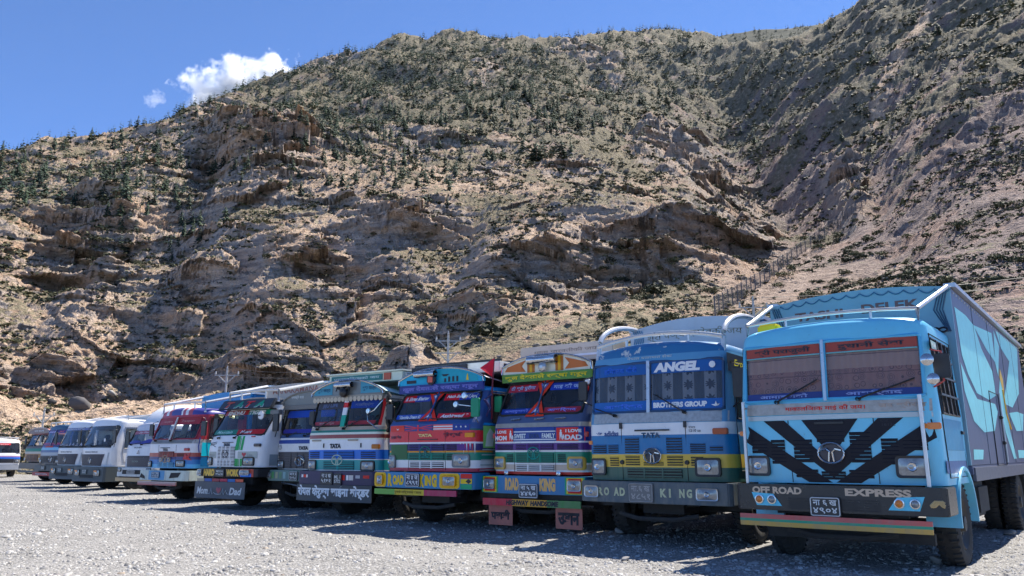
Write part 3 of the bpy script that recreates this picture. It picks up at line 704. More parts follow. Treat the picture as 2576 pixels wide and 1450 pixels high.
    def louvres(s, a0, a1, b0, b1, n, mat, gapm=None, lip=.016, duty=.5, name='louvre'):
        """pressed slots: dark slit under a raised lip, one piece each"""
        h = (b1 - b0) / n
        for k in range(n):
            z = b0 + k * h; zc = z + h * duty; fn = s.front
            V = []; xs = np.linspace(a0, a1, 5)
            for x in xs: V += [(x, s.fy(x, z) - .003, z), (x, s.fy(x, zc) - .003, zc), (x, s.fy(x, zc) - lip, zc), (x, s.fy(x, zc) - lip, zc + h * .16), (x, s.fy(x, zc) - .001, zc + h * (1 - duty) * .8)]
            f = []; mi = []
            for i in range(4):
                for j in range(4): f.append((i * 5 + j, i * 5 + 5 + j, i * 5 + 6 + j, i * 5 + 1 + j)); mi.append(0 if j == 0 else 1)
            m = MB(); m.v = V; m.f = f; m.mi = mi; m.build(name, [gapm or DARK, mat], s.root)
    def slats(s, a0, a1, b0, b1, n, mat, back=None, duty=.5, proud=.03, vert=0, name='grille_slat'):
        """open grille: dark backing, bars standing proud of it"""
        g = s.P('grille', rect(a0, a1, b0, b1), back or DARK, off=.003); h = (b1 - b0) / n
        for k in range(n):
            z0 = b0 + (k + .5 - duty / 2) * h; z1 = z0 + h * duty; V = []; xs = np.linspace(a0, a1, 7)
            for x in xs: y = s.fy(x, (z0 + z1) / 2); V += [(x, y - .003, z0), (x, y - proud, z0), (x, y - proud, z1), (x, y - .003, z1)]
            f = [(i * 4 + j, i * 4 + 4 + j, i * 4 + 4 + (j + 1) % 4, i * 4 + (j + 1) % 4) for i in range(6) for j in range(4)] + [(0, 1, 2, 3), (27, 26, 25, 24)]
            MB().add(V, f).build(name, mat, g)
        for k in range(vert):
            x = a0 + (a1 - a0) * (k + 1) / (vert + 1); y = s.fy(x, b0) - proud - .004
            MB().box(x - .012, x + .012, y, y + proud, b0, b1).build('grille_bar', mat, g)
        return g
    def emblem(s, a, b, rx, rz, mat=None, fn=None):
        fn = fn or s.front(.03); ring_ = [fn(a + rx * math.cos(t), b + rz * math.sin(t)) for t in np.linspace(0, 2 * math.pi, 25)]
        m = MB().tube(ring_, rx * .075, 6)
        f2 = lambda x, z: Vector(fn(x, z)) + Vector((0, .005, 0))
        m.tube([f2(a - rx * .78, b + rz * .28), f2(a - rx * .3, b + rz * .42), f2(a - rx * .12, b + rz * .1), f2(a - rx * .2, b - rz * .82)], rx * .09, 5)
        m.tube([f2(a + rx * .78, b + rz * .28), f2(a + rx * .3, b + rz * .42), f2(a + rx * .12, b + rz * .1), f2(a + rx * .2, b - rz * .82)], rx * .09, 5)
        return m.build('emblem', mat or CHROME, s.root, smooth=True)
    def bumper(s, z0, z1, hw, mat, y=-.14, wrap=.35, thick=.09, bow=.05):
        s.bz = (z0, z1); s.bhw = hw
        s.bf = lambda off=.004: (lambda a, b: (a, y + bow * (a / hw) ** 2 - off, b))
        pl = [(-hw, y + bow + wrap), (-hw, y + bow + .05)] + [(a, y + bow * (a / hw) ** 2) for a in np.linspace(-hw + .05, hw - .05, 13)] + [(hw, y + bow + .05), (hw, y + bow + wrap)]
        V = []
        for a, q in pl:
            dx = 0; inn = (max(-hw + thick, min(hw - thick, a)), q + thick if abs(a) < hw - .01 else q)
            V += [(a, q, z0), (a, q - 0, z1), (inn[0], inn[1], z1), (inn[0], inn[1], z0)]
        f = [(i * 4 + j, i * 4 + 4 + j, i * 4 + 4 + (j + 1) % 4, i * 4 + (j + 1) % 4) for i in range(len(pl) - 1) for j in range(4)] + [(0, 1, 2, 3), tuple(len(V) - 4 + k for k in (3, 2, 1, 0))]
        s.bump = MB().add(V, f).build('bumper', mat, s.root, bevel=.012, smooth=True); return s.bump
    def plate(s, a0, a1, b0, b1, fn, lines, bg=None, fg=None, border=True, parent=None):
        y = fn((a0 + a1) / 2, (b0 + b1) / 2)[1]; fg = fg or WHITE
        m = MB().prism(rrect(a0, a1, b0, b1, .025), y - .022, y - .002)
        o = m.build('number_plate', bg or plain((.02, .02, .022), .4), s.root); f2 = s.flat(y - .027)
        if border:
            pts = [f2(a, b) for a, b in rrect(a0 + .012, a1 - .012, b0 + .012, b1 - .012, .02)]; MB().tube(pts + pts[:1], .006, 4).build('plate_border', fg, o)
        n = len(lines); h = (b1 - b0 - .05) / n
        for i, L in enumerate(lines): text(L, (a0 + a1) / 2, b1 - .025 - h * (i + .5), (a1 - a0) * .78, h * .78, f2, fg, o, bold=.012)
        return o
    def strip(s, name, a0, a1, b0, b1, y, th_, mat, bow=.04, fn=None, cuts=None):
        """bar or flap: slightly bowed board standing at y"""
        xs = np.linspace(a0, a1, 9); hwid = max(abs(a0), abs(a1)); V = []
        for x in xs: q = y + bow * (x / hwid) ** 2; V += [(x, q, b0), (x, q, b1), (x, q + th_, b1), (x, q + th_, b0)]
        f = [(i * 4 + j, i * 4 + 4 + j, i * 4 + 4 + (j + 1) % 4, i * 4 + (j + 1) % 4) for i in range(8) for j in range(4)] + [(0, 1, 2, 3), (35, 34, 33, 32)]
        o = MB().add(V, f).build(name, mat, s.root); o_fn = lambda off=.004: (lambda a, b: (a, y + bow * (a / hwid) ** 2 - off, b)); return o, o_fn
    def mirror(s, sg, y, z, reach=.25, h_=.32, w_=.2, mat=None, arm=None):
        hw = s.wid(z); x = sg * (hw + reach)
        m = MB().tube([(sg * hw, y + .08, z + h_ * .75), (x, y, z + h_ * .6), (x, y, z - h_ * .6), (sg * hw, y + .08, z - h_ * .8)], .012, 5)
        a = m.build('mirror_arm', arm or BLACK, s.root)
        mm = MB().prism(rrect(x - w_ / 2, x + w_ / 2, z - h_ / 2, z + h_ / 2, .03), y - .05, y - .005).build('mirror', mat or BLACK, s.root, bevel=.008)
        MB().prism(rrect(x - w_ / 2 + .015, x + w_ / 2 - .015, z - h_ / 2 + .015, z + h_ / 2 - .015, .02), y - .004, y + .002).build('mirror_glass', CHROME, mm)
    def chassis(s, L, rear_y=None, rad=.5, front_y=1.25, arch_mat=None, dual=True):
        hw = s.hw; rear_y = rear_y or L - 1.9
        for sx in (-.42, .42): MB().box(sx - .04, sx + .04, .1, L - .1, .78, 1.0).build('chassis_rail', CHASSIS, s.root)
        m = MB().beam((-hw + .3, front_y, .48), (hw - .3, front_y, .48), .12, .12)
        for sx in (-.42, .42):
            for k in range(4): m.box(sx - .05, sx + .05, front_y - .62 + k * .08, front_y + .62 - k * .08, .56 + .03 * k, .585 + .03 * k)
        m.build('front_axle', CHASSIS, s.root)
        m = MB().tube([(-.62, .12, .42), (-.3, .05, .36), (.3, .05, .36), (.62, .12, .42)], .035, 7); m.box(-.36, .3, .35, .9, .42, .85); m.box(-.75, .75, .12, .2, .6, .74)
        m.tube([(-.5, .3, .6), (-.2, .5, .5), (.5, .45, .55)], .02, 5)
        m.build('engine_sump', CHASSIS, s.root)
        MB().beam((-hw + .3, rear_y, .5), (hw - .3, rear_y, .5), .14, .14).lathe((0, rear_y, .5), [(-.2, .05), (-.15, .18), (.15, .18), (.2, .05)], 'x', 14).build('rear_axle', CHASSIS, s.root)
        for sg in (-1, 1):
            wheel(s, sg * (hw - .17), front_y, rad, .26, False, sg); wheel(s, sg * (hw - .15), rear_y, rad, .25, dual, sg)
            pts = [(front_y + .62 * math.cos(t), .55 + .62 * math.sin(t)) for t in np.linspace(-.1, math.pi + .1, 17)]
            V = []
            for y_, z_ in pts: V += [(sg * (hw + .035), y_, z_), (sg * (hw - .3), y_, z_), (sg * (hw - .3), y_ + .0, z_ + .0)]
            n = len(pts); V = []
            for y_, z_ in pts:
                k = .93; V += [(sg * (hw + .03), y_, z_), (sg * (hw - .34), y_, z_), (sg * (hw - .34), front_y + (y_ - front_y) * k, .55 + (z_ - .55) * k), (sg * (hw + .03), front_y + (y_ - front_y) * k, .55 + (z_ - .55) * k)]
            f = [(i * 4 + j, i * 4 + 4 + j, i * 4 + 4 + (j + 1) % 4, i * 4 + (j + 1) % 4) for i in range(n - 1) for j in range(4)]
            MB().add(V, f).build('wheel_arch', arch_mat or CHASSIS, s.root, smooth=True)
            MB().box(sg * (hw - .32), sg * (hw + .0), rear_y + .62, rear_y + .64, .28, .95).build('mudflap', RUBBER, s.root)
        MB().box(hw - .55, hw - .02, 2.3, 3.2, .5, .95).build('fuel_tank', CHASSIS, s.root, bevel=.06)
        MB().box(-hw + .02, -hw + .45, 2.3, 2.9, .5, .9).build('battery_box', CHASSIS, s.root, bevel=.02)
    def cargo(s, y0, L, z0, z1, hw, mat, ribs=6, front_arch=0., rib_mat=None, front_mat=None, rail_mat=None, name='cargo_box'):
        s.cy0, s.cz1, s.chw = y0, z1, hw
        m = MB(); t_ = .06
        m.box(-hw, -hw + t_, y0, L, z0, z1); m.box(hw - t_, hw, y0, L, z0, z1); m.box(-hw + t_, hw - t_, L - t_, L, z0, z1); m.box(-hw, hw, y0, L, z0 - .12, z0 - .004)
        body = m.build(name, mat, s.root, bevel=.008)
        arc = [(-hw, z0), (hw, z0), (hw, z1)] + [(x, z1 + front_arch * (1 - (x / hw) ** 2)) for x in np.linspace(hw * .9, -hw * .9, 9)] + [(-hw, z1)]
        MB().prism(arc, y0 - .07, y0 - .006).build('headboard', front_mat or mat, s.root)
        rm = rib_mat or mat
        for sg in (-1, 1):
            for k in range(ribs):
                y = y0 + .05 + (L - y0 - .1) * k / max(ribs - 1, 1); MB().box(min(sg * hw, sg * (hw + .045)), max(sg * hw, sg * (hw + .045)), y - .04, y + .04, z0 - .1, z1 - .002).build('side_rib', rm, body)
            MB().box(min(sg * (hw - .08), sg * (hw + .06)), max(sg * (hw - .08), sg * (hw + .06)), y0, L, z1 + .002, z1 + .06).build('top_rail', rail_mat or rm, body)
        s.hb = lambda off=.004: (lambda a, b: (a, y0 - .07 - off, b)); s.box_side = lambda off=.004, sg=1: (lambda a, b: (sg * (hw + off), a, b)); s.body = body
        return body
    def roof_rack(s, z, mat=None, y0=.25, y1=None, back_z=None, r=.028, arch=.1, hoop=False, side_in=.08):
        mat = mat or TUBEM; hw = s.wid(2.7) - side_in; y1 = y1 or s.cy0 - .07; bz = back_z or s.cz1
        m = MB().tube([(a, y0, z + arch * (1 - (a / hw) ** 2)) for a in np.linspace(-hw, hw, 11)], r * .8, 7)
        for sg in (-1, 1):
            if hoop: m.tube([(sg * hw, y0, z - .25), (sg * hw, y0 + .05, z)] + [(sg * hw, y0 + .06 + (y1 - y0 - .06) * (1 - math.cos(t)), z + .02 + (bz - z - .02) * math.sin(t)) for t in np.linspace(.15, math.pi / 2, 9)], r, 8)
            else: m.tube([(sg * hw, y0, z - .28), (sg * hw, y0, z), (sg * (s.chw - .03), y1, bz)], r, 8)
            m.tube([(sg * hw * .5, y0, z - .25), (sg * hw * .5, y0, z + arch * .75)], r * .6, 6)
        return m.build('roof_rack', mat, s.root, smooth=True)
    def indicator(s, a, b, w_=.16, h_=.07, mat=None, sg=None):
        y = s.fy(a, b); MB().box(a - w_ / 2, a + w_ / 2, y - .035, y + .03, b - h_ / 2, b + h_ / 2).build('indicator', mat or AMBER, s.root, bevel=.01)
    def visor(s, z0, z1, arch, y, mat, hw=None, th_=.06, edge=None, name='visor_board'):
        hw = hw or s.wid(z0); top = [(x, z1 + arch * (1 - abs(x / hw) ** 2.4)) for x in np.linspace(hw, -hw, 15)]
        v = MB().prism([(-hw, z0), (hw, z0)] + top, y, y + th_).build(name, mat, s.root)
        if edge: MB().tube([(x, y - .01, z) for x, z in [(hw, z0)] + top + [(-hw, z0)]], .022, 6).build('visor_trim', edge, v, smooth=True)
        # curved hood from the board back to the roof
        V = []; n = len(top); y2 = y + .9
        for x, z in top: V += [(x, y + th_, z - .01), (x * .98, y2, z - .10 - .0)]
        f = [(2 * i, 2 * i + 2, 2 * i + 3, 2 * i + 1) for i in range(n - 1)]
        s.hood = MB().add(V, f)
        return v
# ================================================================== THE TRUCKS
def pl(c, r=.42, var=.2): return plain(vivid(c), r, var=var, spec=.35)
SKYB = (.15, .385, .50); WHT = (.74, .70, .63); CREAM = (.66, .60, .47); REDC = (.42, .035, .03); DBLUE = (.012, .035, .17); BLU = (.02, .13, .42)
GRN = (.02, .22, .10); YEL = (.62, .38, .06); PUR = (.075, .03, .15); ORG = (.62, .22, .03); SLV = (.42, .41, .38); TEAL = (.02, .22, .22)
mW, mR, mB, mDB, mG, mY, mP, mO, mK, mS = pl(WHT), pl(REDC), pl(BLU), pl(DBLUE), pl(GRN), pl(YEL), pl(PUR), pl(ORG), pl((.014, .014, .02)), plain(SLV, .35, .6)
TX_W, TX_Y, TX_K, TX_R, TX_G = pl((.72, .71, .68), .5, .15), pl((.68, .48, .10), .5), pl((.03, .025, .03), .5), pl((.45, .05, .04), .5), pl((.10, .30, .14), .5)
def off(C, th, d): return (C[0] - d * math.sin(R(th)), C[1] - d * math.cos(R(th)))

# ---- 1 light blue box truck, nearest
th = 38.5; C1 = off((3.89, 9.525), th, .08)
T = Truck('box_truck', 'light blue truck with black chevrons on the nose and petal mural on its box', 'truck', C1, th, 1.175, [(.97, .03), (1.3, .0), (1.8, .0), (1.95, .02), (2.72, .07), (2.80, .10)], (1.06, 1.975, 2.69), depth=1.62, bow=.09, rc=.16, crown=.05)
pT1 = paint(SKYB, .32, .45); T.cab(pT1, sidewin=(.32, 1.42), win_z=(1.78, 2.66), roof_h=.13); T.screen(True, pl((.10, .30, .45)), r=.03, post_mat=plain((.45, .55, .62), .3, .4), split=-.02, post_w=.035)
cm = NT('curtain_red_print'); v = cm.obj(); s_ = cm.sep(v)
vo = cm.n('TexVoronoi'); vo.inputs['Scale'].default_value = 10.; vo.inputs['Randomness'].default_value = .45; cm.l(cm.mapping(v, (1, 0., 1)), vo.inputs['Vector'])
rings = cm.math('SINE', cm.math('MULTIPLY', vo.outputs['Distance'], 34.)); rings = cm.ramp(cm.math('MULTIPLY', rings, cm.ramp(vo.outputs['Distance'], [(.4, 1.), (.46, 0.)])), [(.2, 0.), (.5, 1.)])
zb = cm.ramp(cm.math('DIVIDE', cm.math('SUBTRACT', s_[2], 1.9), .8), [(.0, 0.), (.20, 1.), (.55, 0.)], 'CONSTANT')
base = cm.mix(zb, lin((.64, .38, .29)), lin((.50, .23, .17)))
c_ = cm.mix(cm.math('MULTIPLY', cm.math('MULTIPLY', rings, zb), .75), base, lin((.13, .055, .05)))
ln = cm.ramp(cm.math('FRACT', cm.math('MULTIPLY', s_[2], 4.4)), [(0., 1.), (.06, 0.)], 'CONSTANT'); c_ = cm.mix(cm.math('MULTIPLY', ln, .6), c_, lin((.16, .07, .06)))
cm.pbr(c_, .9)
T.curtain(cm.m, 2.0, 2.66, folds=20)
for a0, a1, s1, s2 in ((-1.03, -.06, 'श्री पराजुली', 'आमाबुवाको'), (.02, 1.03, 'दुधानी सेवा', 'आशिर्वाद')):
    q = T.P('sun_strip', rect(a0, a1, 2.545, 2.675), pl((.22, .055, .045), .6), off=-.006); text(s1, (a0 + a1) / 2, 2.608, .74, .095, T.front(.0), TX_K, q, bold=.02)
    MB().tube([T.front(.0)(a, 2.54) for a in np.linspace(a0, a1, 8)], .008, 4).build('strip_edge', pl((.16, .36, .38)), q)
    q = T.P('screen_strip', rect(a0, a1, 1.985, 2.075), pl((.018, .03, .12)), off=-.006); text(s2, (a0 + a1) / 2, 2.03, .62, .065, T.front(0.), pl((.20, .24, .42)), q, bold=.02)
T.wiper(-.62, 1.96, -.10, 2.22); T.wiper(.36, 1.96, .98, 2.18)
q = T.P('belt_panel', rect(-1.12, 1.12, 1.80, 1.94), plain((.46, .42, .36), .4, .35, var=.5, scale=14), off=.012); text('माकालिञाक माई की जय।', -.05, 1.872, .95, .07, T.front(.016), TX_R, q, bold=.01); text('जय श्रीराम', .82, 1.875, .5, .08, T.front(.016), pl((.30, .24, .20)), q, bold=.02)
T.P('belt_strip', rect(-1.12, 1.12, 1.735, 1.79), plain((.42, .47, .48), .35, .4), off=.008)
ck = plain((.007, .007, .014), .5, spec=.25, var=.1)
for sx in (-1, 1):
    A = lambda pts: [(sx * a, b) for a, b in (pts if sx > 0 else pts[::-1])]
    T.P('chevron', A([(.0, 1.04), (.0, 1.215), (.55, 1.73), (.82, 1.73)][::-1]), ck, off=.005)
    T.P('chevron', A([(.30, .985), (.02, .985), (1.10, 1.71), (1.13, 1.50)][::-1]), ck, off=.005)
T.P('chevron', [(-.33, 1.73), (-.09, 1.40), (.09, 1.40), (.33, 1.73)], ck, off=.006)
for x in (-.50, .50): MB().tube([T.front(.004)(x, 1.73), T.front(.004)(x, .98)], .005, 4).build('bonnet_seam', DARK, T.root)
for a0, a1, b0, b1, n in ((-1.0, -.79, 1.33, 1.50, 4), (-.74, -.56, 1.20, 1.50, 7), (-.45, -.18, 1.04, 1.14, 3), (-.45, -.22, 1.22, 1.50, 6), (-.14, .14, 1.02, 1.12, 3), (-.16, .16, 1.46, 1.60, 3), (.18, .45, 1.04, 1.14, 3), (.22, .45, 1.22, 1.58, 8), (.56, .74, 1.20, 1.50, 7), (.79, 1.04, 1.36, 1.48, 3)):
    T.louvres(a0, a1, b0, b1, n, ck, gapm=ck, lip=.010, duty=.42)
MB().box(-.17, .17, T.fy(0, 1.7) - .02, T.fy(0, 1.7), 1.675, 1.70).build('bonnet_handle', BLACK, T.root)
T.emblem(0, 1.33, .15, .12); T.P('emblem_disc', [(.135 * math.cos(t), 1.33 + .105 * math.sin(t)) for t in np.linspace(0, 2 * math.pi, 16, endpoint=False)], pl((.05, .045, .05)), off=.012)
text('टाटा', .63, 1.70, .12, .025, T.front(.008), mK, T.root); text('1613c', .66, 1.655, .14, .035, T.front(.008), mK, T.root)
T.headlight(-.93, 1.175, .25, .19); T.headlight(.86, 1.175, .28, .19)
for a in (-1.06, 1.02): MB().tube([(a, T.fy(a, 1.9) - .10, 1.98), (a, T.fy(a, 1.9) - .10, .96)], .022, 8).tube([(a, T.fy(a, 1.9) - .10, 1.9), (a, T.fy(a, 1.9) + .01, 1.9)], .014, 6).build('grab_pole', TUBEM, T.root, smooth=True)
T.indicator(1.10, 1.63, .18, .075); T.indicator(-1.12, 1.58, .10, .06)
T.bumper(.645, .955, 1.20, plain((.008, .008, .011), .3, var=.15), y=-.13, wrap=.55); bf = T.bf
text('OFF ROAD', -.66, .885, .62, .085, bf(), pl((.42, .33, .25)), T.bump, bold=.03); text('EXPRESS', .50, .885, .70, .085, bf(), pl((.42, .33, .25)), T.bump, bold=.03)
for sx in (-1, 1):
    poly = [(.60, .70), (.70, .84), (.98, .855), (.92, .70)]; poly = [(sx * a, b) for a, b in (poly if sx > 0 else poly[::-1])]
    q = patch('lamp_panel', poly, bf(.006), pl((.14, .42, .55)), T.bump)
    for a, mm in ((.72, AMBER if sx > 0 else LENS), (.88, LENS if sx > 0 else AMBER)):
        MB().lathe((sx * a, bf(.012)(sx * a, .775)[1], .775), [(.02, .055), (-.012, .055), (-.014, .042), (-.004, .04)], 'y', 18).build('lamp_ring', CHROME, T.bump, smooth=True)
        MB().lathe((sx * a, bf(.012)(sx * a, .775)[1], .775), [(-.004, .042), (-.016, .026), (-.018, .002)], 'y', 14).build('fog_lamp', mm, T.bump, smooth=True)
for k in range(5): patch('bumper_slot', rect(-.52, .52, .675 + k * .028, .688 + k * .028), bf(.006), DARK, T.bump)
for k in range(3): MB().tube([bf(.012)(a, .78 + .03 * math.sin(a * 40 + k)) for a in np.linspace(1.03, 1.17, 7)], .014, 5).build('dragon_mark', pl((.36, .27, .15)), T.bump)
T.plate(-.255, .095, .60, .825, bf(.01), ['ना ६ ख', '४९०४'])
tri = bands([(0., (.42, .26, .08)), (.505, (.02, .22, .13)), (.545, (.40, .10, .09))], .5, .7)
T.strip('stripe_bar', -1.12, 1.04, .462, .60, -.20, .03, tri, bow=.03)
T.cargo(1.72, 9.3, 1.18, 3.50, 1.21, paint((.055, .06, .105), .42, .25), ribs=0, front_arch=.10, front_mat=paint((.13, .22, .27), .5, .4), rail_mat=STEEL)
hb = T.hb(); text('TASHI', -.50, 3.30, .68, .13, hb, pl((.10, .06, .06), .6), T.root, bold=.02); text('DELEK', .46, 3.32, .74, .13, hb, pl((.10, .06, .06), .6), T.root, bold=.02)
for k in range(12): MB().tube([T.hb(.01)(a, 3.46 + .085 * (1 - ((-1.05 + k * .19 + .09) / 1.2) ** 2) - .05 * math.sin((a + 1.05 - k * .19) / .19 * math.pi)) for a in np.linspace(-1.05 + k * .19, -.86 + k * .19, 6)], .008, 4).build('scallop', pl((.04, .10, .16)), T.root)
for sx in (-1, 1):
    for k in range(4): MB().tube([T.hb(.01)(sx * (1.17 - .03 * k), 3.46), T.hb(.01)(sx * (1.10 - .035 * k), 3.2), T.hb(.01)(sx * (1.17 - .01 * k), 2.9)], .008, 4).build('drape_line', pl((.03, .06, .10)), T.root)
    for k in range(3):
        f_ = T.hb(.012); MB().tube([f_(sx * (.9 + .09 * k) + .05 * math.cos(t), 2.93 + .03 * math.sin(t)) for t in np.linspace(0, 2 * math.pi, 11)], .012, 4).build('chain_link', mK, T.root)
ym = lambda L: [(1.75 + (a - .85) * .905, b) for a, b in L]
pet = pl((.26, .56, .70), .45)
for poly in ([(0.93, 3.25), (1.877, 3.26), (2.659, 3.2), (3.181, 2.906), (4.167, 2.627), (4.264, 2.247), (3.311, 2.13), (2.066, 2.163), (1.437, 2.385), (1.084, 2.614), (1.0, 3.047)],
             [(2.575, 3.2), (4.76, 3.32), (4.793, 2.817), (3.807, 2.945)], [(5.095, 3.403), (5.628, 3.184), (4.913, 2.6), (4.741, 2.812)],
             [(5.4, 3.44), (8.9, 3.47), (7.96, 2.481), (6.476, 2.149), (5.137, 2.167), (6.083, 2.578), (6.989, 3.03), (5.88, 3.176)],
             [(0.88, 2.5), (0.92, 2.135), (1.44, 1.756), (2.326, 1.624), (3.518, 1.67), (4.203, 1.989), (3.969, 2.10), (2.022, 2.08), (1.378, 2.28)],
             [(5.778, 2.027), (6.607, 1.736), (7.775, 1.767), (8.287, 2.1), (7.119, 2.1)], [(5.314, 2.728), (5.366, 2.524), (5.574, 1.709), (6.028, 1.25), (5.603, 1.25), (4.907, 1.692), (4.631, 2.27)], [(1.07, 1.38), (2.02, 1.38), (1.846, 1.25), (0.998, 1.25)], [(6.4, 1.40), (8.9, 1.40), (8.9, 1.26), (6.4, 1.26)]):
    patch('mural_petal', ym(poly), T.box_side(.004), pet, T.body, step=.6)
    patch('mural_petal', ym(poly)[::-1], T.box_side(.004, -1), pet, T.body, step=.6)
patch('mural_bud', ym([(5.25, 2.76), (5.5, 2.6), (5.45, 2.35), (5.2, 2.45), (5.05, 2.6)]), T.box_side(.007), pl((.55, .33, .07)), T.body, step=.6)
MB().tube([T.box_side(.01)(a, b) for a, b in ym([(5.2, 2.4), (5.3, 2.0), (5.7, 1.75)])], .015, 5).build('mural_stem', pl((.5, .3, .08)), T.body)
dp = [T.box_side(.006)(a, b) for a, b in ym([(3.35, 2.27), (4.5, 2.27), (4.5, 1.16), (3.35, 1.16)])]; MB().tube(dp + dp[:1], .008, 4).build('side_door_seam', DARK, T.body)
for z in (1.5, 1.9): MB().tube([T.box_side(.02)(a, z - .0) for a in (4.9, 5.0)], .03, 6).build('door_latch', DARK, T.body)
MB().tube([T.box_side(.03)(4.98, 1.2), T.box_side(.03)(4.98, 2.3)], .014, 6).build('door_bar', STEEL, T.body)
for k in range(4): MB().box(1.208, 1.2165, 3.3 + k * 1.5, 3.312 + k * 1.5, 1.19, 3.49).build('panel_seam', plain((.12, .15, .19), .6), T.body)
for k in range(34): MB().lathe((1.214, 1.85 + k * .22, 3.44), [(0, .016), (.008, .012), (.01, .001)], 'x', 6).build('rivet', STEEL, T.body)
MB().box(1.19, 1.23, 1.8, 9.2, .98, 1.15).build('side_skirt', pl((.08, .08, .10)), T.root)
T.roof_rack(3.02, y0=.28, arch=.05, back_z=3.50)
MB().box(-1.0, -.72, .5, .75, 2.92, 3.06).build('roof_lamp', pl((.62, .42, .08)), T.root, bevel=.03)
T.mirror(1, .12, 2.30, .12, .28, .17, arm=REDM); MB().lathe((1.16, -.10, 2.36), [(-.015, .07), (-.03, .04), (-.035, .002)], 'y', 16).tube([(1.16, -.1, 2.36), (1.15, .1, 2.42)], .01, 5).build('round_mirror', CHROME, T.root, smooth=True)
MB().lathe((1.2, -.10, 2.14), [(-.015, .065), (-.03, .04), (-.035, .002)], 'y', 16).tube([(1.2, -.1, 2.14), (1.16, .1, 2.2)], .01, 5).build('round_mirror', CHROME, T.root, smooth=True)
for y in (.6, .88, 1.15): MB().beam(T.side(.012)(y, 1.78), T.side(.012)(y, 2.66), .03, .03).build('window_bar', BLACK, T.root)
for z in (2.0, 2.22, 2.44): MB().beam(T.side(.016)(.32, z), T.side(.016)(1.42, z), .03, .025).build('window_bar', BLACK, T.root)
patch('door_panel', rect(.30, 1.45, 1.36, 1.72), T.side(.008), pl((.05, .19, .30)), T.root); patch('door_sign', rect(.2, .5, 2.52, 2.62), T.side(.03), pl((.25, .33, .28)), T.root)
text('THE NAMBER', .35, 2.57, .24, .05, T.side(.034), TX_W, T.root)
T.P('side_band', rect(.2, 1.5, 1.10, 1.24), pl((.05, .09, .20)), fn=T.side(.006))
T.chassis(9.3, 6.9, .51, 1.2, arch_mat=pT1)
MB().box(-.95, .95, .35, .45, .30, .42).build('front_beam', CHASSIS, T.root)

# ---- 2 blue, white and yellow truck with ANGEL on the screen
th = 36.0; C2 = off((2.13, 11.67), th, .10)
T = Truck('cargo_truck', 'blue truck with ANGEL sticker on its curtained windscreen and yellow band across the nose', 'truck', C2, th, 1.175, [(.90, .03), (1.3, .0), (1.73, .0), (1.90, .03), (2.68, .08), (2.76, .11)], (1.07, 1.91, 2.65), depth=1.65, bow=.10, rc=.20, crown=.07)
t2 = [(.5, (.025, .075, .055)), (1.09, (.56, .36, .09)), (1.28, (.014, .125, .26)), (1.555, (.68, .65, .60)), (1.73, (.09, .21, .33))]
pT2 = bands(t2, .4, .6)
rm = NT('worn_roof_paint'); v = rm.obj(); f_ = rm.ramp(rm.noise(v, 2.6, 6, .62), [(.56, 0.), (.58, 1.)])
c_ = rm.mix(f_, lin((.025, .15, .33)), lin((.52, .53, .52))); rm.pbr(c_, .45)
T.cab(pT2, sidewin=(.36, 1.4), win_z=(1.78, 2.62), roof_mat=rm.m, roof_h=.15); T.screen(True, pl((.03, .06, .12)), r=.05, post_mat=plain((.50, .56, .62), .3, .3), split=-.05, post_w=.05)
cm = NT('curtain_leaf_print'); v = cm.obj(); s_ = cm.sep(v)
stripe = cm.ramp(cm.math('FRACT', cm.math('MULTIPLY', s_[0], 3.1)), [(0., 0.), (.46, 1.)], 'CONSTANT'); base = cm.mix(stripe, lin((.085, .08, .09)), lin((.33, .31, .33)))
gx1 = cm.math('SUBTRACT', cm.math('FRACT', cm.math('MULTIPLY', s_[0], 3.1)), .73); gz1 = cm.math('SUBTRACT', cm.math('FRACT', cm.math('MULTIPLY', s_[2], 4.6)), .5)
rad = cm.math('SQRT', cm.math('ADD', cm.math('POWER', cm.math('MULTIPLY', gx1, 1.0), 2.), cm.math('POWER', cm.math('MULTIPLY', gz1, .62), 2.)))
ang = cm.math('ARCTAN2', gx1, gz1); lobes = cm.math('MULTIPLY', cm.math('SINE', cm.math('MULTIPLY', ang, 9.)), .05)
leaf = cm.math('LESS_THAN', cm.math('ADD', rad, lobes), .175); c_ = cm.mix(cm.math('MULTIPLY', leaf, .9), base, lin((.03, .022, .03)))
cm.pbr(c_, .9)
T.curtain(cm.m, 1.93, 2.66, folds=18)
for a0, a1 in ((-1.05, -.09), (-.01, 1.05)):
    q = T.P('sun_strip', rect(a0, a1, 2.465, 2.64), pl((.015, .075, .22)), off=-.006); q2 = T.P('screen_strip', rect(a0, a1, 1.92, 2.07), pl((.015, .09, .27)), off=-.006)
    if a0 > -.5:
        text('ANGEL', .39, 2.555, .72, .145, T.front(0.), TX_W, q, bold=.045, shear=.15); text('BROTHERS GROUP', .43, 1.995, .82, .08, T.front(0.), TX_W, q2, bold=.045)
        MB().lathe((.93, T.fy(.93, 2.56) - .004, 2.56), [(0, .05), (-.006, .03), (-.006, .001)], 'y', 9).build('rose_sticker', TX_W, q)
        patch('diya_sticker', [(.90, 1.98), (.95, 1.955), (1.0, 1.965), (1.02, 1.99), (.98, 1.985), (.965, 2.03), (.95, 1.985)], T.front(0.), TX_W, q2)
    else:
        text('हिमालय गौरी', -.55, 2.55, .6, .11, T.front(0.), pl((.04, .10, .36)), q, bold=.02); text('आशिर्वाद', -.5, 1.99, .7, .09, T.front(0.), pl((.07, .14, .45)), q2, bold=.02)
text('नेपाल यातायात सेवा', -.05, 2.73, .75, .05, T.front(.004), pl((.45, .45, .42)), T.root)
T.wiper(-.62, 1.86, -1.0, 1.98); T.wiper(.52, 1.88, .04, 2.16)
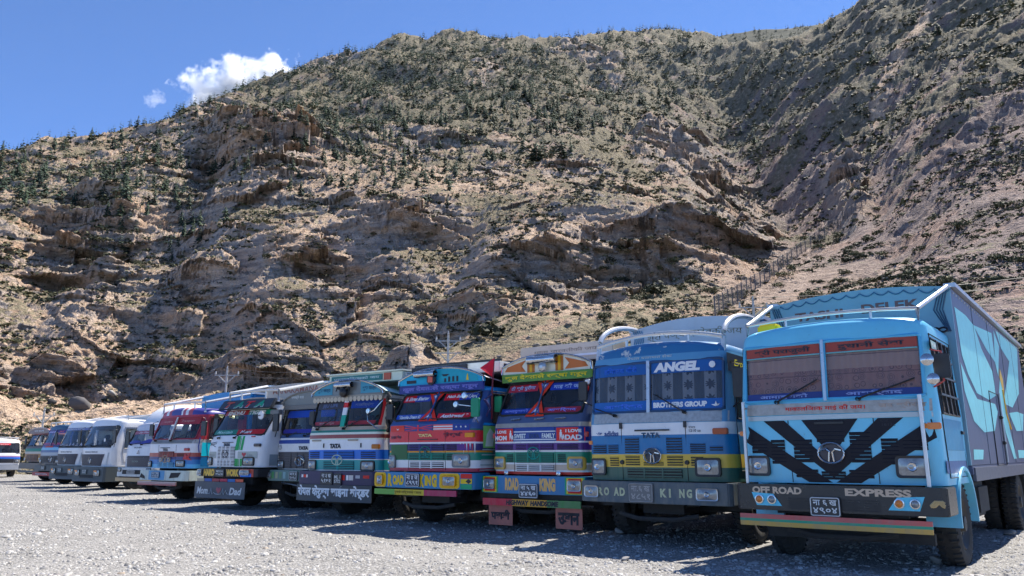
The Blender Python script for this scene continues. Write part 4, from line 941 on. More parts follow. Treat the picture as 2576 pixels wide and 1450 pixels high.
T.P('belt_panel', rect(-1.13, 1.13, 1.745, 1.89), plain((.45, .44, .42), .4, .5, var=.5, scale=22), off=.01)
for x in (-.52, .52):
    MB().tube([T.front(.004)(x, 1.72), T.front(.004)(x, .91)], .005, 4).build('bonnet_seam', DARK, T.root); MB().box(x - .02, x + .02, T.fy(x, 1.7) - .03, T.fy(x, 1.7), 1.66, 1.75).build('bonnet_catch', BLACK, T.root)
    MB().lathe((x, T.fy(x, 1.17) - .0, 1.165), [(0, .035), (-.03, .03), (-.035, .002)], 'y', 10).build('bonnet_lock', BLACK, T.root)
for a0, a1, b0, b1, n in ((-1.06, -.80, 1.30, 1.43, 4), (-.76, -.58, 1.30, 1.43, 4), (-.74, -.58, 1.11, 1.25, 4), (-.46, -.22, 1.30, 1.53, 6), (-.46, -.22, 1.12, 1.27, 4), (-.16, .16, 1.12, 1.18, 2), (.22, .46, 1.30, 1.53, 6), (.22, .46, 1.12, 1.27, 4), (.58, .80, 1.30, 1.44, 5), (.86, 1.04, 1.33, 1.40, 2), (.58, .76, 1.12, 1.26, 4)): T.louvres(a0, a1, b0, b1, n, pT2)
T.slats(-.44, .44, .945, 1.07, 3, pl((.05, .085, .065)), vert=2, duty=.45)
T.emblem(0, 1.26, .14, .11); T.P('emblem_disc', [(.125 * math.cos(t), 1.26 + .095 * math.sin(t)) for t in np.linspace(0, 2 * math.pi, 16, endpoint=False)], pl((.04, .04, .045)), off=.012)
MB().box(-.28, .28, T.fy(0, 1.6) - .02, T.fy(0, 1.6), 1.618, 1.640).build('bonnet_handle', BLACK, T.root); text('TATA', -.02, 1.555, .30, .08, T.front(.010), pl((.03, .06, .10)), T.root, bold=.03)
text('adidas', -.70, 1.59, .26, .085, T.front(.006), pl((.03, .06, .16)), T.root, bold=.02)
for k in (-1, 0, 1): T.P('trefoil_leaf', [(-.93 + k * .012, 1.565), (-.93 + k * .045 + .012, 1.60), (-.93 + k * .04, 1.625 - abs(k) * .015), (-.93 + k * .035 - .012, 1.60)], pl((.03, .06, .16)), off=.006)
text('टाटा', .62, 1.66, .10, .025, T.front(.006), mK, T.root); text('1210 se', .66, 1.615, .17, .04, T.front(.006), mK, T.root)
T.headlight(-.97, 1.095, .25, .19); T.headlight(.82, 1.10, .30, .20)
T.indicator(1.02, 1.60, .22, .085, pl((.28, .08, .04))); T.indicator(-1.11, 1.46, .08, .06, AMBER)
T.bumper(.585, .89, 1.20, paint((.055, .072, .082), .5, 1.0), y=-.14, wrap=.45); bf = T.bf
for s1, a, wd in (('R', -.83, .10), ('O', -.72, .09), ('A', -.55, .09), ('D', -.45, .09), ('K', .21, .10), ('I', .31, .03), ('N', .49, .08), ('G', .60, .08)): text(s1, a, .74, wd, .12, bf(), pl((.42, .42, .28), .6, .5), T.bump, bold=.035)
for sx, a, w_ in ((-1, -.98, .22), (1, .86, .28)): T.headlight(a, .735, w_, .14, fn=bf(0.), bez=.015, mat=STEEL)
T.plate(-.33, .06, .60, .87, bf(.006), ['ना.६ ख', '४८५१'], bg=plain((.20, .19, .18), .6), fg=pl((.30, .28, .26)))
T.cargo(1.75, 8.6, 1.18, 3.42, 1.16, paint((.06, .14, .22), .45, .6), ribs=9, front_arch=.15, front_mat=paint((.36, .38, .40), .5, .4), rail_mat=STEEL)
text('श्री पञ्चमहादेवकी जय', .02, 3.26, 1.70, .17, T.hb(), pl((.20, .20, .17), .6), T.root, bold=.0, arc=.04)
for k in range(5): MB().tube([T.hb(.01)(-1.1 + .04 * k + .03 * math.sin(j), 3.42 - j * .09) for j in range(6)], .009, 4).build('drape_line', pl((.05, .16, .26)), T.root); 
T.roof_rack(2.98, mat=plain((.66, .66, .65), .3, .4), y0=.3, arch=.13, back_z=3.44, r=.042, hoop=True)
T.mirror(1, .2, 2.28, .16, .42, .20); T.mirror(-1, .2, 2.28, .12, .3, .16)
patch('side_sign', rect(.15, 1.5, 2.45, 2.72), T.side(.02), pl((.015, .02, .03)), T.root); text('Express', .8, 2.58, .8, .13, T.side(.026), TX_Y, T.root, shear=.3)
T.chassis(8.6, 6.3, .51, 1.25)

# ---- 3 painted truck with HIGHWAY HANDSOME bar
th = 36.0; C3 = off((.47 * .93, 14.67 * .93), th, .10)
T = Truck('cargo_truck', 'painted truck with green Devanagari header, I LOVE MOM panels and HIGHWAY HANDSOME bar', 'truck', C3, th, 1.05, [(1.0, .03), (1.5, 0.), (1.84, .0), (1.93, .03), (2.05, .08), (2.72, .46)], (.94, 2.06, 2.67), depth=1.75, bow=.09, rc=.16, crown=.08)
t3 = [(.5, REDC), (1.045, WHT), (1.075, (.40, .33, .27)), (1.16, WHT), (1.19, (.01, .17, .11)), (1.385, WHT), (1.41, PUR), (1.545, WHT), (1.572, DBLUE), (1.82, (.36, .32, .27)), (1.905, (.05, .07, .13)), (2.7, DBLUE)]
pT3 = bands(t3, .35, .35); T.cab(pT3, sidewin=(.62, 1.35), win_z=(2.0, 2.6), roof_h=.1); T.screen(True, RUBBER, r=.10, split=.0, post_mat=pl((.05, .07, .13)))
for a0, a1, l1, l2 in ((-1.02, -.49, 'MOM', -1), (.49, 1.02, 'DAD', 1)):
    q = T.P('painted_panel', rect(a0, a1, 1.578, 1.81), pl((.48, .045, .04)), off=.006); c0 = (a0 + a1) / 2 + (.07 if l2 > 0 else -.05)
    text('I LOVE', c0, 1.752, .30, .055, T.front(.01), TX_W, q, bold=.03); text(l1, c0, 1.642, .32, .085, T.front(.01), TX_W, q, bold=.03)
    ax = a1 - .06 if l2 < 0 else a0 + .09
    for dx, h_ in ((0., .19), (.05, .10)):
        patch('figure', [(ax + dx - .02, 1.59), (ax + dx - .025, 1.59 + h_ * .7), (ax + dx - .012, 1.59 + h_ * .78), (ax + dx - .018, 1.59 + h_ * .9), (ax + dx, 1.59 + h_), (ax + dx + .018, 1.59 + h_ * .9), (ax + dx + .012, 1.59 + h_ * .78), (ax + dx + .025, 1.59 + h_ * .7), (ax + dx + .02, 1.59), (ax + dx + .003, 1.59 + h_ * .4)], T.front(.010), TX_W, q)
for z in (1.60, 1.74): T.P('pinstripe', rect(-.47, .47, z, z + .018), mW, off=.006)
text('SWEET', -.32, 1.672, .28, .085, T.front(.006), pl((.55, .62, .66)), T.root, bold=.02); text('TATA', .0, 1.672, .24, .075, T.front(.006), pl((.02, .04, .10)), T.root, bold=.03); text('FAMILY', .32, 1.672, .28, .085, T.front(.006), pl((.55, .62, .66)), T.root, bold=.02)
for x in (-.47, .45): MB().tube([T.front(.004)(x, 1.82), T.front(.004)(x, 1.03)], .005, 4).build('bonnet_seam', DARK, T.root)
for a0, a1 in ((-1.0, -.50), (.50, 1.0)): T.louvres(a0, a1, 1.43, 1.53, 4, mP); 
for a0, a1 in ((-.66, -.5), (.5, .66)): T.louvres(a0, a1, 1.21, 1.36, 5, pl((.01, .15, .10)))
T.slats(-.42, .42, 1.425, 1.535, 4, mP, vert=2, duty=.5); T.slats(-.42, .42, 1.20, 1.37, 5, pl((.01, .16, .11)), vert=2, duty=.5); T.slats(-.42, .42, 1.06, 1.165, 3, mW, vert=2, duty=.4)
T.emblem(0., 1.37, .13, .10, pl((.02, .20, .17)))
for a, w_ in ((-.85, .24), (.86, .25)): T.headlight(a, 1.195, w_, .16, bez=.035, mat=plain((.62, .38, .06), .4))
T.P('cowl_panel', rect(-.98, .98, 1.83, 1.90), plain((.42, .38, .33), .4, .3, var=.5), off=.01)
for x in (-.55, .0, .45): MB().tube([T.front(.03)(x, 1.97), T.front(.03)(x + .22, 1.985)], .016, 6).build('wiper', CHROME, T.root)
for a0, a1, s1, s2 in ((-.90, -.14, 'टी श्री पुरीगा', 'आमाबुवाको'), (.14, .90, 'माई की जय', 'आशिर्वाद')):
    q = T.P('sun_strip', rect(a0, a1, 2.50, 2.64), pl((.30, .035, .05) if a0 < 0 else (.03, .05, .25)), off=-.006); text(s1, (a0 + a1) / 2, 2.57, .62, .10, T.front(0.), pl((.35, .40, .62)), q, bold=.02)
    q = T.P('screen_strip', rect(a0, a1, 2.08, 2.18), mDB if a0 < 0 else pl((.25, .03, .04)), off=-.006); text(s2, (a0 + a1) / 2, 2.13, .6, .075, T.front(0.), pl((.20, .22, .55)), q, bold=.02)
def tri_frame(T, pts, mat, inner):
    q = T.P('triangle_frame', pts, mat, off=.02); c = (sum(p[0] for p in pts) / 3, sum(p[1] for p in pts) / 3)
    ip = [(c[0] + (a - c[0]) * .45, c[1] + (b - c[1]) * .45) for a, b in pts]; patch('triangle_panel', ip, T.front(.026), inner, q)
    jp = [(c[0] + (a - c[0]) * .22, c[1] + (b - c[1]) * .22) for a, b in pts]; patch('triangle_heart', jp, T.front(.03), mW, q)
tri_frame(T, [(-.20, 2.70), (.22, 2.70), (.01, 2.37)][::-1], pl((.50, .06, .03)), pl((.08, .10, .25))); tri_frame(T, [(-.25, 2.02), (.19, 2.02), (.01, 2.36)], pl((.50, .06, .03)), pl((.08, .10, .25)))
q, fn = T.strip('header_band', -1.03, 1.03, 2.69, 2.845, .33, .05, pl((.075, .17, .04)), bow=.06); text('कुल देवताले रक्षा गरून', 0., 2.77, 1.9, .115, fn(), pl((.72, .42, .03)), q, bold=.02)
V_ = T.visor(2.85, 2.98, .20, .40, pl((.58, .53, .44)), hw=1.03, edge=CHROME); fl = T.flat(.394)
for sx in (-1, 1):
    A = lambda L: [(sx * a, b) for a, b in (L if sx > 0 else L[::-1])]
    patch('visor_paint', A([(.45, 2.88), (.97, 2.90), (.90, 2.99), (.45, 3.10), (.55, 2.99)]), fl, pl((.40, .13, .05)), V_); patch('visor_paint', A([(.24, 2.86), (.42, 2.86), (.42, 3.13), (.24, 3.15)]), fl, pl((.30, .11, .03)), V_)
    patch('visor_paint', A([(.30, 2.86), (.36, 2.86), (.36, 3.14), (.30, 3.14)]), T.flat(.39), pl((.62, .30, .06)), V_)
m = MB().lathe((-.34, .32, 3.08), [(0, .085), (.12, .085), (.14, .07), (.5, .07), (.52, .085), (.64, .085)], 'x', 16); m.build('chrome_horn', CHROME, V_, smooth=True)
MB().lathe((0, .30, 2.94), [(0, .10), (-.02, .08), (-.04, .03), (-.04, .001)], 'y', 8).build('mask_emblem', STEEL, V_, smooth=False)
T.hood.build('visor_hood', pl((.25, .22, .30)), T.root, smooth=True)
T.bumper(.665, .975, 1.14, bands([(0., (.015, .13, .26))], .4, .4), y=-.14, wrap=.4); bf = T.bf
text('ROAD', -.41, .83, .32, .22, bf(), pl((.66, .33, .15)), T.bump, bold=.05); text('KING', .38, .83, .34, .22, bf(), pl((.66, .33, .15)), T.bump, bold=.05)
for sx in (-1, 1):
    for k, c_ in enumerate((GRN, YEL, REDC)): patch('lamp_panel', rect(sx * .94 - .20 + k * .035, sx * .94 + .20 - k * .035, .675 + k * .012, .965 - k * .012), bf(.005 + .002 * k), pl(c_), T.bump)
    T.headlight(sx * .94, .825, .24, .15, fn=bf(.012), bez=.015, mat=STEEL)
T.plate(-.22, .20, .60, .845, bf(.02), ['ना ५ ख', '४४६०'], bg=plain((.05, .06, .08), .4), fg=TX_W)
MB().box(-1.05, 1.05, -.02, .06, .58, .66).build('cross_member', CHASSIS, T.root)
q, fn = T.strip('slogan_bar', -1.10, 1.06, .455, .575, -.16, .03, bands([(-1.2, (.42, .03, .05)), (-.40, (.50, .25, .05)), (.36, (.06, .16, .05))], .5, .5, axis=0, lo=-2., hi=2.), bow=.04); text('HIGHWAY', -.27, .515, .52, .09, fn(), mK, q, bold=.04, shear=.15); text('HANDSOME', .32, .515, .60, .09, fn(), mK, q, bold=.04, shear=.15)
for a0, a1, s1 in ((-1.0, -.45, 'पहाडी'), (.50, 1.05, 'उडान')):
    q = MB().prism(rrect(a0, a1, .11, .45, .02), -.06, -.045).build('front_flap', plain((.52, .17, .12), .7, var=.35), T.root); text(s1, (a0 + a1) / 2, .28, .44, .2, T.flat(-.065), plain((.03, .025, .03), .7), q, bold=.05)
for x in (-.62, .55): MB().lathe((x, T.fy(x, 1.0) - .05, 1.02), [(0, .03), (-.04, .045), (-.05, .002)], 'y', 10).build('spot_lamp', CHROME, T.root, smooth=True)
for k, z in enumerate((2.62, 2.5, 2.38)): MB().lathe((.98, .34 - .05 * k, z), [(0, .06), (-.02, .05), (-.022, .002)], 'y', 12).build('round_sticker', [mW, mR, mW][k], T.root)
T.cargo(1.85, 8.2, 1.2, 3.40, 1.12, paint((.10, .10, .30), .45, .5), ribs=9, front_arch=.08, front_mat=paint((.38, .34, .28), .5, .4), rail_mat=pl((.55, .50, .30)))
OC = MB().box(-1.1, 1.1, 1.12, 1.775, 3.12, 3.46).build('over_cab_box', paint((.42, .37, .30), .5, .3), T.root, bevel=.01); T.hb = lambda off=.004: (lambda a, b: (a, 1.12 - off, b)); text('माता पार्वतीकी जय', .0, 3.33, 1.5, .10, T.hb(), pl((.22, .18, .14)), T.root); T.strip('headboard_trim', -1.1, 1.1, 3.20, 3.24, 1.09, .03, mW, bow=0.)
tp = [(-.75, 2.1, 3.45), (.1, 2.1, 3.45), (.4, 3.4, 3.42), (-.7, 3.4, 3.42), (-.2, 2.5, 3.66), (.0, 3.0, 3.60)]
MB().add(tp, [(0, 1, 4), (1, 2, 5, 4), (2, 3, 5), (3, 0, 4, 5), (0, 3, 2, 1)]).build('tarpaulin', plain((.01, .42, .38), .5, var=.2), T.root)
T.mirror(1, .45, 2.3, .12, .3, .18); T.mirror(-1, .45, 2.3, .12, .3, .18, mat=pl((.03, .20, .10)))
T.indicator(-1.03, 1.69, .08, .09, REDM); T.indicator(1.03, 1.69, .08, .09, REDM)
T.chassis(8.2, 6.0, .5, 1.3); T.root.scale = (.93, .93, .965)
# ---- 4 painted truck with big ROAD KING bumper
th = 35.0; C4 = off((-1.55, 14.74), th, .10)
T = Truck('cargo_truck', 'painted truck with ROAD KING bumper, blue arched header and small red flag', 'truck', C4, th, 1.10, [(1.0, .03), (1.5, 0.), (1.86, .0), (1.93, .06), (2.50, .40)], (.98, 1.95, 2.46), depth=1.75, bow=.09, rc=.16, crown=.06)
t4 = [(.5, (.33, .035, .06)), (1.05, WHT), (1.075, (.62, .61, .58)), (1.19, (.01, .16, .11)), (1.335, ORG), (1.36, (.03, .025, .10)), (1.50, WHT), (1.525, (.44, .04, .045)), (1.73, (.01, .07, .06)), (1.76, (.03, .06, .16)), (2.48, (.05, .25, .50))]
pT4 = bands(t4, .35, .35); T.cab(pT4, sidewin=(.60, 1.35), win_z=(1.88, 2.42), roof_h=.08); T.screen(True, RUBBER, r=.10, split=0., post_mat=pl((.03, .06, .16)))
q = T.P('flag_panel', rect(-.98, -.57, 1.735, 1.85), pl((.46, .05, .04)), off=.006); patch('crescent', [(-.80, 1.80), (-.775, 1.765), (-.74, 1.765), (-.715, 1.80), (-.74, 1.782), (-.775, 1.782)], T.front(.009), mW, q)
q = T.P('flag_panel', rect(-.56, .16, 1.735, 1.85), pl((.04, .045, .15)), off=.006)
for pts in ([(-.56, 1.85), (-.52, 1.85), (.16, 1.745), (.16, 1.735), (.12, 1.735), (-.56, 1.84)], [(-.56, 1.735), (-.52, 1.735), (.16, 1.84), (.16, 1.85), (.12, 1.85), (-.56, 1.745)], rect(-.22, -.18, 1.735, 1.85), rect(-.56, .16, 1.785, 1.80)): patch('flag_cross', pts, T.front(.009), pl((.44, .05, .08)), q)
q = T.P('flag_panel', rect(.18, .98, 1.735, 1.85), pl((.50, .10, .10)), off=.006)
for z in (1.757, 1.802): patch('flag_stripe', rect(.18, .62, z, z + .022), T.front(.009), mW, q)
patch('flag_field', rect(.62, .98, 1.735, 1.85), T.front(.009), mDB, q)
for k in range(3): patch('flag_star', [(.70 + k * .1 + .022 * math.cos(t) * (1 if j % 2 else .45), 1.80 + .022 * math.sin(t) * (1 if j % 2 else .45)) for j, t in enumerate(np.linspace(0, 2 * math.pi, 10, endpoint=False))], T.front(.012), mW, q)
text('TATA', -.02, 1.655, .34, .055, T.front(.006), pl((.62, .42, .20)), T.root, bold=.05); text('हमार सेवा', -.80, 1.63, .30, .08, T.front(.006), pl((.08, .02, .03)), T.root, bold=.04); text('श्री पशुपति', .62, 1.66, .42, .10, T.front(.006), pl((.08, .02, .03)), T.root, bold=.04)
MB().box(-.20, .28, T.fy(0, 1.6) - .02, T.fy(0, 1.6), 1.572, 1.585).build('bonnet_handle', BLACK, T.root)
for x in (-.45, .45): MB().tube([T.front(.004)(x, 1.73), T.front(.004)(x, 1.03)], .005, 4).build('bonnet_seam', DARK, T.root)
T.P('mesh_panel', rect(-1.03, -.48, 1.22, 1.49), plain((.03, .15, .045), .6, var=.6, scale=40), off=.006)
T.slats(-.43, .43, 1.37, 1.495, 4, pl((.04, .035, .13)), vert=2); T.slats(-.43, .43, 1.20, 1.325, 4, pl((.01, .15, .11)), vert=2); T.slats(-.41, .41, 1.055, 1.17, 3, mW, vert=2, duty=.4)
for b0, b1, c_ in ((1.37, 1.495, PUR), (1.20, 1.325, (.01, .15, .11))): T.louvres(.48, .70, b0, b1, 4, pl(c_)); 
T.P('purple_panel', rect(.72, 1.0, 1.38, 1.49), mP, off=.006)
T.emblem(0., 1.35, .13, .10, pl((.025, .13, .12)))
T.headlight(-.96, 1.175, .24, .18, mat=plain((.16, .17, .18), .4)); T.headlight(.80, 1.195, .30, .18, mat=plain((.16, .17, .18), .4))
for k in range(9): T.P('paint_drip', [(.78 + .033 * k, 1.50), (.80 + .033 * k, 1.50), (.79 + .033 * k, 1.40 - .05 * (k * 7 % 3))], pl((.40, .03, .05)) if k % 2 else mW, off=.005)
T.indicator(.98, 1.65, .20, .08, pl((.55, .22, .05)))
for a0, a1, s1, s2, c1, c2 in ((-.94, -.17, 'B. Shree Bhairav', '* Kanchha Dream Ki', (.42, .03, .04), (.03, .07, .28)), (.17, .94, 'Nath Baba Ki Jay', 'Aashirwad *', (.03, .05, .24), (.42, .03, .04))):
    q = T.P('sun_strip', rect(a0, a1, 2.31, 2.44), pl(c1), off=-.006); text(s1, (a0 + a1) / 2, 2.375, .66, .075, T.front(0.), TX_W, q, bold=.02, shear=.35)
    patch('strip_half', rect(a0 + .35 if a0 < 0 else a0, a1 if a0 < 0 else a0 + .35, 2.31, 2.44), T.front(-.003), pl((.03, .05, .22) if a0 < 0 else (.42, .03, .04)), q)
    q = T.P('screen_strip', rect(a0, a1, 1.965, 2.06), pl(c2), off=-.006); text(s2, (a0 + a1) / 2, 2.012, .62, .07, T.front(0.), TX_W, q, bold=.02, shear=.35)
tri_frame(T, [(-.24, 2.47), (.18, 2.50), (-.03, 2.22)][::-1], pl((.50, .05, .03)), pl((.10, .12, .22))); tri_frame(T, [(-.26, 1.92), (.22, 1.92), (-.01, 2.20)], pl((.50, .05, .03)), pl((.10, .12, .22)))
MB().tube([(1.02, .36, 2.46), (.86, .05, 2.36)], .01, 5).lathe((.86, .05, 2.36), [(0, .07), (-.02, .05), (-.022, .002)], 'y', 14).build('round_mirror', CHROME, T.root, smooth=True); MB().tube([(1.02, .2, 2.16), (.74, -.04, 2.20)], .01, 5).lathe((.74, -.04, 2.20), [(0, .06), (-.02, .05), (-.022, .002)], 'y', 14).build('round_mirror', CHROME, T.root, smooth=True)
q, fn = T.strip('header_band', -1.05, 1.05, 2.485, 2.64, .30, .05, pl((.02, .03, .14)), bow=.06); text('कुल देवताले रक्षा गरून', 0., 2.56, 1.9, .12, fn(), pl((.13, .13, .34)), q, bold=.035)
V_ = T.visor(2.645, 2.74, .21, .36, pl((.04, .28, .42)), hw=1.06, edge=CHROME); fl = T.flat(.354)
patch('visor_paint', [(-.03, 2.66), (.95, 2.66), (.92, 2.76), (.5, 2.88), (-.03, 2.92)], fl, pl((.02, .24, .30)), V_)
for a in (.12, .22, .32, .42): patch('visor_figure', rect(a, a + .05, 2.67, 2.74 + .03 * (a > .2)), T.flat(.35), mK, V_)
patch('visor_figure', [(.05, 2.82), (.25, 2.82), (.18, 2.78), (.10, 2.78)], T.flat(.35), mK, V_); patch('visor_figure', [(.66, 2.68), (.72, 2.68), (.70, 2.80), (.68, 2.80)], T.flat(.35), mY, V_); patch('visor_figure', rect(-.85, -.6, 2.68, 2.74), T.flat(.35), mK, V_)
m = MB().lathe((-.58, .29, 2.84), [(0, .06), (.1, .075), (.15, .06), (.4, .06), (.45, .075), (.52, .07)], 'x', 14); m.build('chrome_horn', CHROME, V_, smooth=True)
q = MB().lathe((-.16, .30, 2.73), [(.02, .11), (-.02, .11), (-.03, .07), (-.03, .001)], 'y', 9).build('shrine_frame', mK, V_); patch('shrine_picture', rect(-.22, -.10, 2.67, 2.80), T.flat(.262), pl((.45, .12, .09)), q)
T.hood.build('visor_hood', paint((.55, .62, .66), .4, .2), T.root, smooth=True)
T.bumper(.70, .985, 1.20, bands([(0., (.015, .145, .28))], .4, .35), y=-.15, wrap=.5); bf = T.bf
for s1, a, wd, ht in (('R', -.76, .12, .23), ('OAD', -.54, .29, .18), ('K', .06, .11, .23), ('IN', .20, .15, .18), ('G', .35, .12, .23)): text(s1, a, .84, wd, ht, bf(), pl((.66, .36, .05)), T.bump, bold=.05)
for a, w_ in ((-1.02, .14), (.70, .26)):
    patch('lamp_frame', rrect(a - w_ / 2 - .10, a + w_ / 2 + .09, .71, .975, .06), bf(.008), pl((.66, .34, .04)), T.bump); T.headlight(a, .84, w_, .15, fn=bf(.012), bez=.02, mat=pl((.5, .26, .04)))
for k, c_ in enumerate((REDC, YEL, GRN)): patch('end_panel', rect(.94, 1.18, .71 + .09 * (2 - k), .79 + .09 * (2 - k)), bf(.006), pl(c_), T.bump)
patch('leaf_mark', [(1.05, .84), (1.11, .885), (1.17, .84), (1.11, .80)], bf(.010), mK, T.bump)
T.plate(-.33, .02, .725, .965, bf(.012), ['ना ४ ज', '८९९१'], bg=plain((.02, .03, .06), .4), fg=TX_W)
q, fn = T.strip('slogan_bar', -1.16, .86, .575, .675, -.17, .03, bands([(-1.3, (.12, .27, .05)), (-.62, (.42, .32, .03)), (.12, (.30, .03, .07))], .5, .5, axis=0, lo=-2., hi=2.), bow=.04); text('पुरानो जिप्सनको भावना', -.27, .625, .68, .07, fn(), pl((.16, .12, .02)), q, bold=.03)
T.cargo(1.85, 8.2, 1.2, 3.16, 1.14, paint((.05, .07, .16), .45, .5), ribs=9, front_arch=.04, front_mat=pl((.02, .02, .03)), rail_mat=pl((.03, .03, .035)))
OC = MB().box(-1.1, 1.12, .80, 1.775, 2.86, 3.06).build('over_cab_box', pl((.50, .50, .46)), T.root, bevel=.01); MB().box(-1.1, .34, .76, .795, 2.87, 3.05).build('name_board', pl((.012, .012, .016)), OC)
patch('name_plate', rect(.92, 1.5, 2.91, 3.02), lambda a, b: (1.125, a, b), mK, OC); text('श्री भण्डारी', 1.21, 2.965, .5, .07, lambda a, b: (1.13, a, b), TX_Y, OC, bold=.02)
for y in np.linspace(.85, 1.7, 3): MB().box(-1.1, 1.1, y, y + .05, 3.065, 3.11).build('rack_bar', BLACK, OC)
# right flank, seen past the front
for q_ in ([(.78, 2.44), (1.72, 2.44), (1.72, 2.50), (.80, 2.50)], rect(1.40, 1.72, 1.84, 2.435), [(.30, 1.835), (1.395, 1.835), (1.395, 1.875), (.34, 1.875)]): patch('flank_blue', q_, T.side(.007), pl((.03, .24, .62)), T.root)
patch('flank_paint', rect(.62, 1.7, 1.30, 1.80), T.side(.008), pl((.02, .07, .07)), T.root)
for k in range(7): patch('flank_stripe', rect(.2 + .02 * k, 1.7, 1.02 + .09 * k, 1.04 + .09 * k), T.side(.012), pl((.28, .33, .33)), T.root)
q = patch('flank_picture', rect(.30, 1.15, 1.42, 1.82), T.side(.014), pl((.20, .42, .14)), T.root); patch('flank_picture_light', [(.36, 1.45), (.6, 1.45), (.62, 1.7), (.5, 1.78), (.4, 1.66)], T.side(.018), pl((.5, .6, .5)), q)
q = T.mirror(1, .10, 2.14, .02, .34, .19, mat=pl((.01, .16, .09)), arm=STEEL)
T.mirror(-1, .3, 2.14, .12, .3, .18)
m = MB().tube([(1.12, .55, 1.95), (1.16, .5, 2.5), (1.20, .52, 3.10)], [.02, .016, .008], 6); m.build('flag_staff', pl((.10, .02, .03)), T.root)
MB().add([(1.20, .52, 3.08), (1.16, .50, 2.72), (.90, .46, 2.90), (1.06, .44, 2.86)], [(0, 1, 3), (0, 3, 2), (3, 1, 2)]).build('flag', pl((.46, .03, .05), .7), T.root)
MB().tube([(1.16, .5, 2.4), (1.05, .42, 2.3), (1.12, .5, 2.15), (1.08, .42, 2.0)], .03, 6).build('tassel', pl((.05, .04, .10), .8), T.root)
T.chassis(8.2, 6.0, .51, 1.3)

# ---- 5 white and blue truck with China border flap
th = 34.0; C5 = off((-3.56, 16.49), th, .10)
T = Truck('cargo_truck', 'cream and blue truck with white TATA lettering panel and Devanagari front flap', 'truck', C5, th, 1.075, [(.98, .02), (1.4, 0.), (1.72, .0), (1.88, .05), (2.5, .18)], (.97, 1.90, 2.45), depth=1.7, bow=.08, rc=.16, crown=.06)
t5 = [(.5, WHT), (.985, TEAL), (1.19, WHT), (1.215, BLU), (1.40, (.62, .61, .58)), (1.60, CREAM), (1.63, (.20, .05, .04)), (1.715, CREAM), (1.76, (.02, .13, .10)), (1.80, (.30, .25, .20)), (1.86, (.55, .45, .36))]
pT5 = bands(t5, .36, .35); T.cab(pT5, sidewin=(.42, 1.3), win_z=(1.84, 2.40), roof_h=.06); T.screen(True, RUBBER, r=.13, split=.04, post_mat=bands([(0., (.02, .24, .17)), (2.12, WHT), (2.28, REDC), (2.38, WHT)], .4, .2), post_w=.12)
for sx in (-1, 1): T.P('screen_edge', rect(sx * 1.0 - .025, sx * 1.0 + .025, 1.9, 2.45), mR, off=.006)
for a0, a1, s1, s2 in ((-.9, -.08, 'JIJU LIFE', 'साथ दिनुस'), (.16, .9, 'कालिञ्चोक', '')):
    q = T.P('sun_strip', rect(a0, a1, 2.26, 2.43), mDB if a0 > 0 else pl((.03, .025, .03)), off=-.006); text(s1, (a0 + a1) / 2, 2.33, .5, .09, T.front(0.), pl((.10, .12, .2)), q, bold=.02)
    q = T.P('screen_strip', rect(a0, a1, 1.92, 2.00), pl((.20, .025, .03)), off=-.006)
    if s2: text(s2, (a0 + a1) / 2, 1.96, .5, .06, T.front(0.), pl((.35, .25, .25)), q)
T.wiper(-.72, 1.84, -.2, 2.1); T.wiper(.12, 1.84, .6, 2.06)
for x in (-.70, .40): MB().box(x - .14, x + .14, T.fy(x, 1.6) - .02, T.fy(x, 1.6), 1.585, 1.62).build('bonnet_hinge', pl((.25, .22, .18)), T.root)
text('TATA', -.10, 1.485, .34, .095, T.front(.006), mK, T.root, bold=.06)
for x in (-.46, .62): MB().box(x - .01, x + .01, T.fy(x, 1.5) - .02, T.fy(x, 1.5), 1.45, 1.54).build('bonnet_pull', BLACK, T.root)
for b0, b1, c_ in ((1.225, 1.385, BLU), (1.0, 1.175, TEAL)): T.slats(-.46, .44, b0, b1, 5, pl(c_), duty=.45, vert=1); T.louvres(-1.0, -.6, b0, b1 if b0 > 1.1 else b0 + .001, 4 if b0 > 1.1 else 1, pl(c_)); T.louvres(.62, .98, b0, b1 if b0 > 1.1 else b0 + .001, 4 if b0 > 1.1 else 1, pl(c_))
T.emblem(-.02, 1.20, .15, .10, pl((.35, .40, .33)))
T.headlight(-.86, 1.095, .26, .15); T.headlight(.80, 1.085, .28, .15)
T.indicator(.98, 1.47, .20, .09, pl((.30, .11, .03)))
T.bumper(.70, .975, 1.12, pl((.035, .028, .06), .45, .4), y=-.13, wrap=.5); bf = T.bf
q = T.bump
for a, c_, w_ in ((-.95, WHT, .06), (-.86, REDC, .10), (-.80, WHT, .05), (.42, WHT, .06), (.52, (.45, .42, .4), .12), (.70, (.3, .3, .32), .12), (.30, REDC, .10), (.92, REDC, .16)): patch('bumper_sticker', rect(a - w_ / 2, a + w_ / 2, .80 + .04 * (abs(a) > .6), .90), bf(.005), pl(c_), q)
T.plate(-.33, .02, .705, .955, bf(.01), ['ना ३ ख', '५१७२'], border=False); T.plate(.06, .28, .71, .93, bf(.01), ['ML 1', '5772'], border=False)
q, fn = T.strip('front_flap', -1.09, 1.09, .37, .70, -.17, .012, plain((.055, .065, .075), .6, var=.5), bow=.06); text('रोयल केरुङ्ग चाईना बोर्डर', 0., .555, 2.08, .27, fn(), pl((.56, .57, .58), .7), q, bold=.04)
q, fn = T.strip('header_band', -1.03, 1.03, 2.455, 2.545, .12, .05, plain((.34, .30, .24), .45, .3, var=.6, scale=20), bow=.05)
for k in range(18): MB().lathe((-.98 + k * .115, fn(.0)(-.98 + k * .115, 2.46)[1], 2.46), [(0, .055), (-.006, .055), (-.007, .002)], 'y', 8).build('scallop', CREAM and pl((.38, .33, .26)), q)
